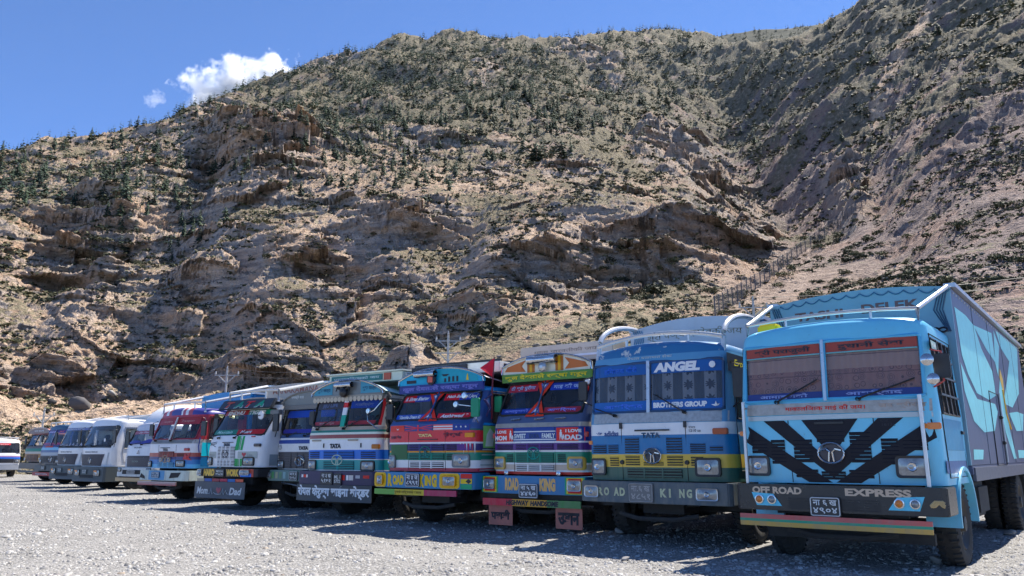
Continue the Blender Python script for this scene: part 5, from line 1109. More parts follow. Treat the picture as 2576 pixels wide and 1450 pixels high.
V_ = T.visor(2.55, 2.62, .25, .15, plain((.20, .21, .20), .4, .4), hw=1.06, edge=CHROME); fl = T.flat(.144)
for sx in (-1, 1):
    A = [(.42, 2.57), (1.0, 2.57), (.95, 2.68), (.42, 2.82)]; A = [(sx * a, b) for a, b in (A if sx > 0 else A[::-1])]; q = patch('visor_paint', A, fl, pl((.06, .20, .26)), V_); text('शुभ यात्रा', sx * .68, 2.66, .40, .09, T.flat(.14), pl((.02, .06, .10)), q, bold=.02)
MB().lathe((-.28, .08, 2.76), [(0, .05), (.08, .07), (.12, .06), (.4, .06), (.44, .07), (.5, .06)], 'x', 14).build('chrome_horn', CHROME, V_, smooth=True)
m = MB().lathe((0., .06, 2.60), [(.03, .11), (-.03, .10), (-.07, .05), (-.08, .002)], 'y', 10)
for sx in (-1, 1): m.tube([(sx * .08, .06, 2.66), (sx * .17, .04, 2.70), (sx * .20, .03, 2.62)], [.03, .025, .008], 6)
m.build('mask_ornament', BLACK, V_, smooth=True)
T.hood.build('visor_hood', paint((.42, .55, .60), .4, .2), T.root, smooth=True)
T.cargo(1.75, 8.0, 1.2, 3.05, 1.12, paint((.35, .42, .42), .45, .5), ribs=9, front_arch=.05, front_mat=pl((.02, .09, .09)), rail_mat=pl((.50, .52, .46)))
OC = MB().box(-1.1, 1.12, .66, 1.675, 2.86, 3.05).build('over_cab_box', pl((.42, .44, .38)), T.root, bevel=.01); MB().box(-1.0, .55, .635, .655, 2.89, 3.02).build('name_board', pl((.02, .09, .09)), OC); MB().box(.60, .80, .635, .655, 2.88, 3.03).build('red_board', pl((.25, .06, .04)), OC)
MB().box(-1.14, 1.16, .62, 1.67, 3.055, 3.085).build('lid_edge', pl((.45, .45, .38)), OC); text('पशुपतिनाथको जय', -.22, 2.955, 1.4, .085, T.flat(.63), pl((.30, .34, .36)), OC, bold=.01)
p_ = [(1.125, a, b) for a, b in rrect(.78, 1.55, 2.89, 3.02, .03)]; MB().tube(p_ + p_[:1], .014, 5).build('side_frame', mW, OC); patch('side_frame_panel', rect(1.2, 1.52, 2.9, 3.01), lambda a, b: (1.128, a, b), pl((.55, .55, .12)), OC)
MB().tube([(1.0, .22, 2.42), (.92, .05, 2.2), (.80, -.02, 2.12), (.82, -.02, 1.98), (1.02, .10, 1.80)], .014, 5).lathe((.84, -.03, 2.18), [(0, .06), (-.02, .05), (-.022, .002)], 'y', 14).build('mirror_arm', CHROME, T.root, smooth=True)
T.mirror(1, .30, 2.08, .12, .40, .20)
m = MB()
for k in range(9): z = 1.78 + .085 * k; m.tube([(1.14 + .04 * math.sin(k * 1.7), .25, z), (1.17 + .05 * math.cos(k * 2.1), .2, z + .10)], [.05, .03], 6)
m.build('yak_tail_tassel', BLACK, T.root, smooth=True)
T.mirror(-1, .3, 2.1, .1, .3, .16); T.chassis(8.0, 5.9, .5, 1.3)

# ---- 6 dark-grilled truck standing back between 7 and 5
th = 35.0; C6 = off((-5.29 * .94, 20.01 * .94), th, .10)
T = Truck('cargo_truck', 'shaded truck with black plastic grille and blue tinted screen, set back behind its neighbours', 'truck', C6, th, 1.05, [(.98, .02), (1.4, 0.), (1.65, .0), (1.80, .05), (2.55, .26)], (.95, 1.84, 2.46), depth=1.7, bow=.08, rc=.16, crown=.06)
pT6 = bands([(.5, (.55, .54, .52)), (1.60, DBLUE), (1.70, (.5, .5, .5)), (1.74, (.03, .06, .14)), (2.5, (.17, .17, .16))], .4, .4); T.cab(pT6, sidewin=(.46, 1.3), win_z=(1.84, 2.44), roof_h=.06); T.screen(False, RUBBER, r=.13)
q = T.P('sun_strip', rect(-.9, .9, 2.26, 2.44), pl((.02, .05, .24)), off=-.006); T.P('screen_strip', rect(-.9, .9, 1.87, 1.97), pl((.03, .03, .18)), off=-.006)
T.wiper(-.6, 1.80, -.25, 1.9); T.wiper(.1, 1.80, .5, 1.9); text('TATA', .1, 1.50, .36, .09, T.front(.006), mK, T.root, bold=.06)
MB().lathe((-.86, T.fy(-.86, 1.52), 1.52), [(0, .06), (-.03, .055), (-.03, .03)], 'y', 14).build('spot_lamp', STEEL, T.root, smooth=True)
T.P('grille_surround', rrect(-1.0, 1.0, 1.0, 1.41, .08), pl((.07, .065, .07)), off=.004); T.slats(-.62, .62, 1.02, 1.39, 6, plain((.06, .055, .06), .5), duty=.3, vert=4)
T.emblem(0., 1.19, .17, .12, CHROME); T.headlight(-.82, 1.10, .28, .15); T.headlight(.82, 1.10, .28, .15); T.louvres(-.98, -.68, 1.22, 1.38, 4, BLACK)
T.bumper(.70, .965, 1.16, paint((.10, .16, .15), .5, .8), y=-.13, wrap=.4); bf = T.bf
for k in range(4): patch('bumper_sticker', rect(-.95 + .16 * k, -.85 + .16 * k, .76, .92), bf(.005), pl([(.1, .25, .1), (.3, .3, .2), (.12, .2, .12), (.2, .3, .3)][k]), T.bump)
T.plate(-.20, .12, .72, .94, bf(.008), ['बा१३', '२०५८'])
T.headlight(-1.02, .83, .14, .12, fn=bf(.01), bez=.012, mat=STEEL); T.headlight(1.02, .83, .14, .12, fn=bf(.01), bez=.012, mat=STEEL)
V_ = T.visor(2.58, 2.72, .2, .22, plain((.22, .22, .20), .5, .3), hw=1.04, edge=pl((.16, .15, .13))); text('नमस्ते दाइ', -.5, 2.78, .5, .10, T.flat(.215), pl((.45, .45, .42)), V_, bold=.02)
T.strip('header_band', -1.03, 1.03, 2.47, 2.575, .18, .05, pl((.13, .12, .11)), bow=.04)
patch('visor_paint', rect(.2, .8, 2.64, 2.74), T.flat(.215), pl((.4, .38, .32)), V_); T.hood.build('visor_hood', paint((.30, .30, .28), .5, .4), T.root, smooth=True)
T.cargo(1.75, 7.8, 1.2, 3.0, 1.1, paint((.05, .20, .22), .45, .5), ribs=8, front_arch=.03, front_mat=pl((.03, .20, .20)), rail_mat=STEEL)
text('जय मातादी', .2, 2.95, 1.0, .09, T.hb(), pl((.35, .5, .5)), T.root); T.mirror(1, .3, 2.1, .12, .32, .18); T.mirror(-1, .3, 2.1, .12, .32, .18); T.chassis(7.8, 5.7, .5, 1.3)
T.root.scale = (.94, .94, .96)
MB().tube([(-.6, -.05, .66), (.1, -.12, .60), (.9, -.1, .52)], .014, 5).build('tow_bar', STEEL, T.root)

# ---- 7 white truck with TATA roof letters and Mom Dad flap
th = 35.0; C7 = off((-6.64 * 1.05, 18.78 * 1.05), th, .10)
T = Truck('cargo_truck', 'white truck with green stripes, HARD WORK bumper and Mom heart Dad flap', 'truck', C7, th, 1.075, [(1.0, .02), (1.4, .0), (1.72, .05), (2.42, .42), (2.50, .46)], (.99, 1.76, 2.40), depth=1.75, bow=.09, rc=.18, crown=.06)
pT7 = bands([(0., (.62, .62, .60))], .35, .35); T.cab(pT7, sidewin=(.62, 1.35), win_z=(1.72, 2.38), roof_mat=plain((.05, .055, .06), .45), roof_h=.17); T.screen(False, RUBBER, r=.07)
q = T.P('sun_strip', rect(-.96, .10, 2.27, 2.39), pl((.26, .03, .03)), off=-.006); q2 = T.P('sun_strip', rect(.10, .96, 2.27, 2.39), pl((.01, .16, .09)), off=-.006); text('SINDHU', -.42, 2.325, .72, .105, T.front(.0), pl((.5, .48, .44)), q, bold=.04); text('TIGER', .42, 2.325, .62, .105, T.front(.0), pl((.5, .48, .44)), q2, bold=.04)
q = T.P('screen_strip', rect(-.96, .05, 1.785, 1.90), pl((.02, .13, .09)), off=-.006); q2 = T.P('screen_strip', rect(.05, .96, 1.785, 1.90), pl((.34, .03, .03)), off=-.006); text('Mountain', -.45, 1.845, .66, .075, T.front(0.), pl((.3, .45, .4)), q, bold=.02, shear=.3); text('Heart', .38, 1.845, .40, .075, T.front(0.), TX_W, q2, bold=.02, shear=.3)
for t_, mm in ((0, mK), (.02, mW)): pass
MB().lathe((.62, T.fy(.62, 2.24) - .02, 2.24), [(0, .11), (-.015, .10), (-.02, .002)], 'y', 16).build('round_sticker', mW, T.root); patch('sticker_mark', [(.56, 2.22), (.68, 2.25), (.66, 2.27), (.55, 2.25)], T.front(.045), mK, T.root)
# raised roof letters on the sun visor
ry = lambda z: .30 + (z - 2.42) * .75
for k, (ch, c_) in enumerate((('T', (.45, .08, .05)), ('A', (.01, .20, .12)), ('T', (.50, .05, .05)), ('A', (.01, .24, .13)))):
    fn = lambda a, b: (a, ry(b) - .05, b); text(ch, -.63 + .40 * k, 2.535, .36, .19, lambda a, b: (a, ry(b) - .045, b), mW, T.root, bold=.06, shear=.2); text(ch, -.63 + .40 * k, 2.535, .32, .16, lambda a, b: (a, ry(b) - .06, b), pl(c_), T.root, bold=.03, shear=.2)
V = [(-1.02, .26, 2.41), (1.02, .26, 2.41), (1.0, .42, 2.66), (-1.0, .42, 2.66), (-1.02, .38, 2.41), (1.02, .38, 2.41), (1.0, .5, 2.66), (-1.0, .5, 2.66)]
MB().add(V, [(0, 1, 2, 3), (4, 7, 6, 5), (0, 4, 5, 1), (3, 2, 6, 7), (0, 3, 7, 4), (1, 5, 6, 2)]).build('sun_visor', plain((.035, .04, .045), .4), T.root, bevel=.02)
for a in (-.88, -.55, .1): T.wiper(a, 1.70, a + .05 + .3 * (a > 0), 1.74 + .14 * (a > 0))
for a0, w_ in ((.17, .13), (.315, .025), (.365, .075)):
    for b0, b1 in ((1.40, 1.74), (1.02, 1.20)): T.P('green_stripe', rect(a0, a0 + w_, b0, b1), pl((.03, .23, .07)), off=.005)
T.slats(-.52, .18, 1.19, 1.50, 9, pl((.60, .60, .58)), duty=.5, vert=3); T.slats(-.52, .18, 1.03, 1.17, 4, pl((.60, .60, .58)), duty=.5, vert=4); text('TATA', -.18, 1.535, .26, .07, T.front(.01), mK, T.root, bold=.06); MB().box(-.36, .06, T.fy(0, 1.6) - .015, T.fy(0, 1.6), 1.582, 1.60).build('bonnet_handle', BLACK, T.root)
T.emblem(-.17, 1.315, .12, .085, mK)
for sx, b in ((-1, 1.56), (-1, 1.52)): T.P('cross_mark', [(-.95, b), (-.62, b + .04), (-.62, b + .055), (-.95, b + .02)], mK, off=.006)
T.P('cross_mark', [(-.95, 1.56), (-.65, 1.48), (-.65, 1.495), (-.95, 1.575)], mK, off=.006)
q = T.P('painted_panel', rect(.28, .92, 1.21, 1.37), plain((.42, .46, .43), .5), off=.004); patch('heart', [(.50, 1.24), (.57, 1.30), (.565, 1.335), (.535, 1.345), (.50, 1.325), (.465, 1.345), (.435, 1.335), (.43, 1.30)], T.front(.008), pl((.30, .05, .06)), q); text('Line', .70, 1.29, .16, .09, T.front(.008), pl((.2, .22, .22)), q)
q = T.P('painted_panel', rect(-1.0, -.58, 1.21, 1.37), plain((.42, .46, .43), .5), off=.004); text('Simple', -.8, 1.29, .3, .09, T.front(.008), pl((.25, .27, .26)), q)
T.headlight(-.88, 1.14, .20, .15); T.headlight(.66, 1.14, .30, .15); T.indicator(.90, 1.52, .22, .07, pl((.06, .05, .05))); T.indicator(.72, 1.725, .12, .03, REDM)
T.bumper(.775, .965, 1.12, pl((.025, .022, .025), .5, .4), y=-.13, wrap=.5); bf = T.bf
text('HARD', -.60, .87, .46, .165, bf(), pl((.60, .34, .09)), T.bump, bold=.05); text('WORK', .32, .87, .46, .165, bf(), pl((.60, .34, .09)), T.bump, bold=.05); T.plate(-.30, .04, .775, .955, bf(.008), ['बा१२', '७५८३'], border=False)
patch('lamp_panel', rect(.60, 1.05, .78, .96), bf(.005), pl((.30, .06, .04)), T.bump); patch('lamp_panel', rect(.62, .98, .78, .86), bf(.008), mB, T.bump); T.headlight(.78, .88, .28, .10, fn=bf(.012), bez=.015, mat=STEEL); T.headlight(-.98, .87, .16, .12, fn=bf(.012), bez=.015, mat=STEEL)
for k, c_ in enumerate(((.30, .26, .2), (.04, .08, .24), (.25, .04, .05), (.30, .03, .06), (.03, .10, .28), (.40, .08, .05))): T.strip('colour_bar', -1.08 + .30 * k, -.80 + .30 * k, .655, .725, -.10, .02, pl(c_), bow=0.)
q, fn = T.strip('front_flap', -1.15, .82, .265, .65, -.15, .012, plain((.11, .115, .13), .65, var=.5), bow=.05); text('Mom', -.80, .44, .48, .17, fn(), pl((.46, .46, .46)), q, bold=.02, shear=.2); text('Dad', .50, .44, .44, .17, fn(), pl((.46, .46, .46)), q, bold=.02, shear=.2)
MB().tube([fn(.008)(a, b) for a, b in ((-.54, .37), (-.46, .37), (-.42, .50), (-.38, .36), (-.30, .40), (-.26, .37), (-.14, .36), (-.02, .37), (.04, .50), (.08, .36), (.16, .46), (.22, .37), (.27, .38))], .009, 4).build('pulse_line', pl((.40, .40, .40)), q)
patch('heart', [(-.12, .37), (-.02, .46), (-.03, .51), (-.075, .525), (-.12, .495), (-.165, .525), (-.21, .51), (-.22, .46)], fn(.008), pl((.26, .07, .08)), q)
T.cargo(1.85, 8.0, 1.2, 3.12, 1.13, paint((.20, .19, .18), .5, .5), ribs=8, front_arch=.05, front_mat=paint((.40, .35, .30), .5, .3), rail_mat=STEEL)
text('MANAKAMANA', .05, 3.0, 1.8, .17, T.hb(), pl((.28, .12, .09)), T.root, bold=.01); T.roof_rack(2.86, mat=plain((.70, .69, .66), .35, .3), y0=.55, arch=.02, back_z=3.14, r=.04)
T.mirror(1, .35, 2.05, .14, .42, .2); MB().box(.98, 1.32, .30, .42, 2.24, 2.36).build('roof_bracket', plain((.16, .16, .15), .5), T.root, bevel=.02); T.mirror(-1, .4, 2.05, .12, .34, .18); T.chassis(8.0, 5.9, .5, 1.3)
T.root.scale = (1.05, 1.05, 1.02)
patch('flank_band', rect(.3, 1.7, 1.04, 1.30), T.side(.006), pl((.22, .25, .27)), T.root)

# ---- 8 red, white and blue truck with roof stripes
th = 35.0; C8 = off((-9.57 * 1.03, 22.06 * 1.03), th, .10)
T = Truck('cargo_truck', 'truck striped red, white and blue with broken white bumper beside the Mom Dad truck', 'truck', C8, th, 1.15, [(.92, .02), (1.3, .0), (1.62, .0), (1.72, .06), (2.40, .28)], (1.05, 1.72, 2.32), depth=1.7, bow=.10, rc=.18, crown=.06)
pT8 = bands([(.5, (.10, .30, .48)), (1.02, (.04, .14, .33)), (1.15, (.03, .035, .13)), (1.22, (.26, .06, .05)), (1.33, (.55, .53, .53)), (1.58, (.34, .32, .30)), (1.70, (.30, .04, .05))], .4, .4)
T.cab(pT8, sidewin=(.5, 1.4), win_z=(1.70, 2.30), roof_mat=bands([(-2., (.30, .06, .08)), (-.75, WHT), (-.60, (.30, .06, .08)), (-.45, (.05, .05, .16)), (.05, WHT), (.14, (.32, .08, .10)), (.26, WHT), (.38, (.32, .08, .10)), (.55, (.05, .05, .18))], .4, .3, axis=0, lo=-2., hi=2.), roof_h=.17)
T.screen(True, pl((.20, .03, .04)), r=.05, split=0., post_mat=plain((.62, .60, .56), .4), post_w=.06); q = T.P('sun_strip', rect(-1.0, 1.0, 2.13, 2.31), pl((.22, .03, .035)), off=-.006); text('Sanjana', -.48, 2.22, .5, .08, T.front(0.), pl((.42, .22, .2)), q, shear=.3); text('Transport', .5, 2.22, .55, .08, T.front(0.), pl((.42, .22, .2)), q, shear=.3)
cm = plain((.30, .26, .20), .9); T.curtain(cm, 1.76, 2.14, .25, .55, folds=26); T.curtain(plain((.20, .20, .22), .9), 1.76, 2.14, -.8, -.35, folds=26)
T.wiper(-.7, 1.68, -.2, 1.86); T.wiper(.1, 1.68, .6, 1.84)
T.P('belt_panel', rect(-1.08, 1.08, 1.60, 1.69), plain((.30, .28, .25), .45, .4, var=.5), off=.01)
for x in (-.46, .40): MB().tube([T.front(.004)(x, 1.56), T.front(.004)(x, .95)], .005, 4).build('bonnet_seam', DARK, T.root)
MB().box(-.34, .12, T.fy(0, 1.5) - .015, T.fy(0, 1.5), 1.47, 1.49).build('bonnet_handle', BLACK, T.root); text('TATA', -.1, 1.425, .26, .07, T.front(.006), mK, T.root, bold=.05)
T.slats(-.42, .34, 1.22, 1.38, 5, pl((.26, .07, .06)), vert=2); T.slats(-.42, .34, .95, 1.08, 4, pl((.14, .32, .46)), vert=2); T.louvres(.45, .75, 1.24, 1.33, 3, pl((.26, .07, .06)))
T.emblem(-.05, 1.17, .13, .10, plain((.45, .36, .26), .4)); 
for sx in (-1, 1): MB().lathe((-.05 + sx * .2, T.fy(.1, 1.15) - .03, 1.15), [(0, .07), (-.02, .06), (-.02, .03)], 'y', 12).build('emblem_wing', plain((.45, .36, .26), .4), T.root)
T.P('eagle_mark', [(.70, 1.16), (.80, 1.34), (.88, 1.25), (1.0, 1.36), (.95, 1.20), (1.05, 1.14)], pl((.32, .05, .06)), off=.006); T.indicator(.85, 1.43, .20, .075, pl((.30, .05, .05)))
T.headlight(-.94, 1.03, .18, .12); T.headlight(.62, 1.05, .30, .13)
T.bumper(.585, .86, 1.18, paint((.42, .46, .42), .5, .8), y=-.13, wrap=.5); bf = T.bf
patch('bumper_panel', rect(-.62, .18, .60, .85), bf(.005), pl((.09, .22, .36)), T.bump); T.plate(-.42, -.04, .66, .82, bf(.01), ['ना ५ ख', '२२३१'], bg=pl((.05, .09, .14)))
for sx, pts in ((-1, [(-1.12, .66), (-1.05, .78), (-.84, .70), (-.80, .62)]), (1, [(.40, .65), (.48, .80), (.92, .81), (.80, .68)])): patch('broken_lamp', pts, bf(.006), DARK, T.bump)
T.strip('stripe_bar', -1.12, .78, .455, .56, -.17, .03, bands([(0., (.35, .12, .11)), (.485, (.45, .36, .32)), (.505, (.33, .10, .10)), (.53, (.45, .36, .32))], .5, .5), bow=.03)
for y0_, y1_, c_ in ((.22, .50, (.5, .3, .32)), (.24, .5, (.05, .10, .4))): pass
patch('flank_paint', rect(.30, 1.65, 1.25, 1.62), T.side(.006), pl((.05, .45, .62)), T.root); patch('flank_paint', rect(.30, 1.65, .98, 1.22), T.side(.006), pl((.02, .12, .25)), T.root)
q = patch('side_sign', rect(.62, 1.6, 2.30, 2.42), T.side(.02), pl((.02, .02, .02)), T.root); text('उपा', 1.1, 2.36, .7, .1, T.side(.025), pl((.62, .60, .30)), q, bold=.03)
T.cargo(1.8, 8.4, 1.2, 3.05, 1.2, paint((.035, .15, .30), .45, .35), ribs=9, front_arch=.10, front_mat=paint((.05, .19, .35), .45, .3), rail_mat=TUBEM)
T.roof_rack(2.74, mat=plain((.72, .72, .71), .3, .4), y0=.4, arch=.02, back_z=3.05, r=.035); T.mirror(1, .25, 2.0, .16, .4, .22); T.mirror(-1, .25, 2.0, .12, .34, .2); T.chassis(8.4, 6.2, .5, 1.3)
T.root.scale = (1.03, 1.03, 1.02)
MB().tube([(1.2, .2, 1.75), (1.22, .15, 1.5), (1.2, .2, 1.35)], .015, 5).build('grab_loop', mDB, T.root)

# ---- 9 silver-white truck with tall roof fairing
th = 35.0; C9 = off((-12.68, 26.92), th, .10)
T = Truck('cargo_truck', 'grey white truck with tall rounded roof fairing and black square grille', 'truck', C9, th, 1.10, [(.88, .02), (1.2, .0), (1.58, .03), (2.15, .28), (2.24, .30)], (.98, 1.66, 2.12), depth=1.7, bow=.12, rc=.22, crown=.06)
pT9 = bands([(0., (.50, .50, .52)), (2.12, (.40, .40, .43))], .35, .35); T.cab(pT9, sidewin=(.52, 1.35), win_z=(1.66, 2.10), roof_h=.12); T.screen(False, RUBBER, r=.08)
q = T.P('sun_strip', rect(-.95, .95, 2.00, 2.11), pl((.28, .10, .12)), off=-.006); text('Jay Shambhu', 0, 2.055, 1.0, .07, T.front(0.), TX_W, q, shear=.3); T.P('screen_strip', [(-.95, 1.67), (.95, 1.67), (.95, 1.80), (.3, 1.82), (0, 1.75), (-.5, 1.80), (-.95, 1.74)], pl((.05, .05, .20)), off=-.006)
text('EICHER', -.1, 1.545, .5, .05, T.front(.006), pl((.12, .12, .13)), T.root, bold=.02); MB().tube([T.front(.02)(a, b) for a, b in ((-.07, 1.34), (0, 1.45), (.07, 1.34), (-.07, 1.34))], .012, 4).build('emblem', CHROME, T.root)
T.P('grille_surround', rect(-.78, .78, .90, 1.27), pl((.05, .045, .06)), off=.004); T.slats(-.74, .74, .93, 1.24, 5, plain((.06, .055, .07), .5), duty=.35); text('EICHER', -.1, 1.08, .4, .06, T.front(.04), pl((.16, .2, .2)), T.root)
T.bumper(.58, .88, 1.14, paint((.42, .43, .43), .4, .6), y=-.12, wrap=.45); bf = T.bf
patch('bumper_slot', rect(-.7, .7, .66, .80), bf(.006), DARK, T.bump); T.plate(-.35, .15, .67, .79, bf(.012), ['ना७ख२५०१'], border=False, bg=plain((.3, .3, .3), .5), fg=mK); T.headlight(-.9, .80, .2, .11, fn=bf(.0), bez=.012); T.headlight(.9, .80, .2, .11, fn=bf(.0), bez=.012)
T.strip('stripe_bar', -1.12, 1.08, .42, .54, -.13, .03, pl((.40, .27, .15)), bow=.03)
prof = [(.34, 2.28), (.46, 2.50), (.68, 2.78), (.98, 2.97), (1.35, 3.05), (1.7, 3.06)]; V = []; xs = np.linspace(-1, 1, 13)
for y, z in prof:
    for f in xs: k = 1.0 - .06 * (z - 2.28); V.append((f * 1.02 * k, y + .30 * f ** 4, z - .10 * f ** 4))
for f in xs: V.append((f * 1.02, 1.7, 2.28))
for f in xs: V.append((f * 1.02, .34 + .30 * f ** 4, 2.27))
m = MB(); n = 13; rows = len(prof) + 2
fs = [(i * n + k, i * n + k + 1, (i + 1) * n + k + 1, (i + 1) * n + k) for i in range(rows - 1) for k in range(n - 1)]
for e in (0, n - 1): fs.append(tuple(i * n + e for i in range(len(prof))) + ((len(prof)) * n + e,))
m.add(V, fs).build('roof_fairing', paint((.60, .60, .60), .35, .2), T.root, smooth=True)
T.cargo(1.85, 8.5, 1.1, 3.05, 1.14, paint((.42, .42, .42), .5, .3), ribs=6, front_arch=.02); T.mirror(1, .3, 1.95, .15, .34, .2); T.mirror(-1, .3, 1.95, .15, .34, .2); T.wiper(-.6, 1.64, 0., 1.72); T.wiper(.1, 1.64, .7, 1.72); T.chassis(8.5, 6.2, .48, 1.25)

# ---- 10, 11 white modern trucks
def modern(C, th, label, names, cargo, second):
    T = Truck('cargo_truck', label, 'truck', off(C, th, .1), th, 1.15, [(.88, .04), (1.1, .02), (1.5, .0), (1.64, .03), (2.42, .26), (2.50, .30)], (1.06, 1.66, 2.40), depth=1.75, bow=.14, rc=.26, crown=.05)
    T.cab(paint((.58, .61, .64), .3, .25), sidewin=(.62, 1.4), win_z=(1.55, 2.30), roof_h=.16); T.screen(False, RUBBER, r=.07)
    T.P('grille_surround', [(-.80, .91), (.64, .91), (.82, 1.34), (-.92, 1.34)], pl((.045, .04, .05), .5), off=.006); g = T.slats(-.74, .66, .94, 1.30, 6, plain((.05, .046, .06), .5), duty=.4)
    T.emblem(-.06, 1.10, .10, .11, CHROME); T.P('screen_base', rect(-1.04, 1.04, 1.58, 1.66), BLACK, off=.005)
    text(names, -.05, 1.42, .95, .055, T.front(.006), pl((.2, .2, .22)), T.root, bold=.03)
    for sx in (-1, 1): T.P('corner_crease', [(sx * .90, .95), (sx * .93, .95), (sx * 1.02, 1.40), (sx * .98, 1.40)][::sx], pl((.35, .38, .40)), off=.005)
    T.bumper(.33, .88, 1.17, pl((.045, .055, .06), .5, .3), y=-.10, wrap=.6); bf = T.bf
    for sx in (-1, 1):
        T.headlight(sx * .72, .65, .36, .20, fn=bf(0.), bez=.02, round_=.06); patch('turn_lamp', rect(sx * .72 - .15, sx * .72 + .05, .68, .745), bf(.048), AMBER, T.bump)
    patch('bumper_slot', rect(-.5, .5, .47, .58), bf(.006), DARK, T.bump); T.plate(-.30, .02, .60, .78, bf(.008), ['ना ८ ख', '१३३५'], border=False, bg=pl((.06, .075, .08)))
    T.strip('lower_bar', -1.1, 1.1, .335, .41, -.115, .02, plain((.10, .11, .12), .6), bow=.05)
    MB().lathe((.55 if second else .62, T.fy(.6, 1.86) + .0, 1.86), [(0, .07), (-.004, .05), (-.005, .002)], 'y', 14).build('round_sticker', mW, T.root)
    T.wiper(-.7, 1.64, .0, 1.75); T.wiper(0., 1.64, .7, 1.72)
    T.mirror(1, .15, 2.0, .18, .5, .22); T.mirror(-1, .15, 2.0, .14, .5, .2)
    for y0_ in (.35,): patch('step_panel', rect(.62, 1.6, .42, .86), T.side(.01), pl((.03, .03, .035)), T.root)
    T.cargo(1.9, 8.6, 1.15, 2.85, 1.18, paint(cargo, .45, .4), ribs=8, front_arch=.04, rail_mat=TUBEM)
    T.roof_rack(2.70, mat=plain((.70, .69, .68), .35, .4), y0=.75, arch=.02, back_z=2.90, r=.025); T.chassis(8.6, 6.3, .5, 1.3); return T
T = modern((-15.98, 30.11), 35., 'white smooth-nosed truck with dark bumper and sunlit right flank, nearer of the two', 'BHARATBENZ', (.22, .26, .30), False)
T = modern((-18.35, 32.6), 35., 'white smooth-nosed truck with patterned screen edge, half hidden behind its twin', 'BHARATBENZ', (.04, .12, .25), True)
text('MANAKAMANA', 0., 2.78, 1.7, .14, T.hb(), pl((.30, .06, .08)), T.root, bold=.03); q = T.P('sun_strip', rect(-1.0, 1.0, 2.30, 2.39), pl((.16, .18, .30)), off=-.006); text('Jay Baglung Kalika', 0., 2.345, 1.4, .06, T.front(0.), TX_W, q)
for k in range(8): T.P('screen_tassel', [(-1.0 + .25 * k, 1.67), (-.80 + .25 * k, 1.67), (-.90 + .25 * k, 1.80)], pl((.30, .30, .34)), off=-.006)

# ---- 12 dark blue and red truck
th = 36.; C12 = off((-21.5, 36.7), th, .1)
T = Truck('cargo_truck', 'dark blue truck with red number bar and light blue stripe, third from the far end', 'truck', C12, th, 1.1, [(.90, .02), (1.3, .0), (1.62, .0), (1.75, .05), (2.55, .28)], (1.0, 1.78, 2.48), depth=1.7, bow=.1, rc=.18, crown=.06)
T.cab(bands([(.5, (.06, .055, .06)), (1.30, (.28, .30, .33)), (1.45, (.06, .10, .20)), (1.55, (.20, .36, .46)), (1.68, (.05, .07, .18)), (2.46, (.03, .06, .10))], .4, .3), sidewin=(.5, 1.35), win_z=(1.76, 2.44), roof_h=.14); T.screen(True, pl((.03, .03, .10)), r=.05)
q = T.P('sun_strip', rect(-.95, .95, 2.33, 2.47), pl((.05, .04, .15)), off=-.006); text('MAHAKALI', -.45, 2.40, .7, .09, T.front(0.), pl((.4, .35, .5)), q, bold=.03); text('JAY', .5, 2.40, .4, .09, T.front(0.), pl((.5, .12, .12)), q, bold=.03); T.P('screen_strip', rect(-.95, .95, 1.79, 1.90), pl((.25, .06, .10)), off=-.006); T.P('hood_mark', rect(-.5, .3, 1.68, 1.76), pl((.40, .06, .04)), off=.006)
T.slats(-.9, .9, .98, 1.28, 6, pl((.05, .045, .05)), vert=4); T.emblem(.3, 1.15, .14, .12); T.headlight(-.85, 1.05, .24, .14); T.headlight(.85, 1.05, .24, .14)
T.bumper(.62, .88, 1.14, pl((.03, .035, .04)), y=-.12); T.plate(-.25, .15, .66, .84, T.bf(.008), ['ना३ख', '६४७१'], border=False); T.strip('number_bar', -1.1, 1.0, .40, .56, -.15, .03, pl((.32, .04, .04)), bow=.03); text('Sagarmatha', -.1, .48, 1.2, .08, T.flat(-.16), TX_W, T.root)
T.cargo(1.8, 8., 1.2, 2.95, 1.15, paint((.04, .08, .16), .5, .4), ribs=8, front_arch=.05, rail_mat=TUBEM); T.roof_rack(2.82, y0=.4, arch=.02, back_z=3.0, r=.035, mat=plain((.72, .72, .71), .3, .4)); T.mirror(1, .2, 2.1, .14, .35, .18); T.mirror(-1, .2, 2.1, .14, .35, .18); T.chassis(8., 5.9, .5, 1.3)

# ---- 13 rust coloured truck
th = 34.; C13 = off((-24.4, 40.2), th, .1)
T = Truck('cargo_truck', 'rusty red brown truck with black windscreen, second from the far end', 'truck', C13, th, 1.05, [(.95, .02), (1.3, .0), (1.6, .0), (1.72, .05), (2.35, .28)], (.95, 1.74, 2.28), depth=1.7, bow=.1, rc=.18, crown=.06)
T.cab(bands([(.5, (.16, .11, .09)), (1.18, (.30, .17, .09)), (1.34, (.42, .38, .33)), (1.44, (.03, .16, .12)), (1.6, (.12, .10, .09)), (2.25, (.24, .09, .08))], .5, .7), sidewin=(.5, 1.35), win_z=(1.72, 2.26), roof_h=.12); T.screen(True, RUBBER, r=.08)
T.slats(-.6, .6, 1.0, 1.3, 5, pl((.18, .10, .07)), vert=2); T.headlight(-.8, 1.08, .24, .16, mat=pl((.4, .22, .05))); T.headlight(.8, 1.08, .24, .16, mat=pl((.4, .22, .05)))
T.bumper(.60, .90, 1.12, paint((.15, .13, .11), .6, .8), y=-.12); T.strip('wood_bar', -1.05, 1.05, .42, .52, -.12, .04, plain((.22, .20, .18), .8), bow=.02)
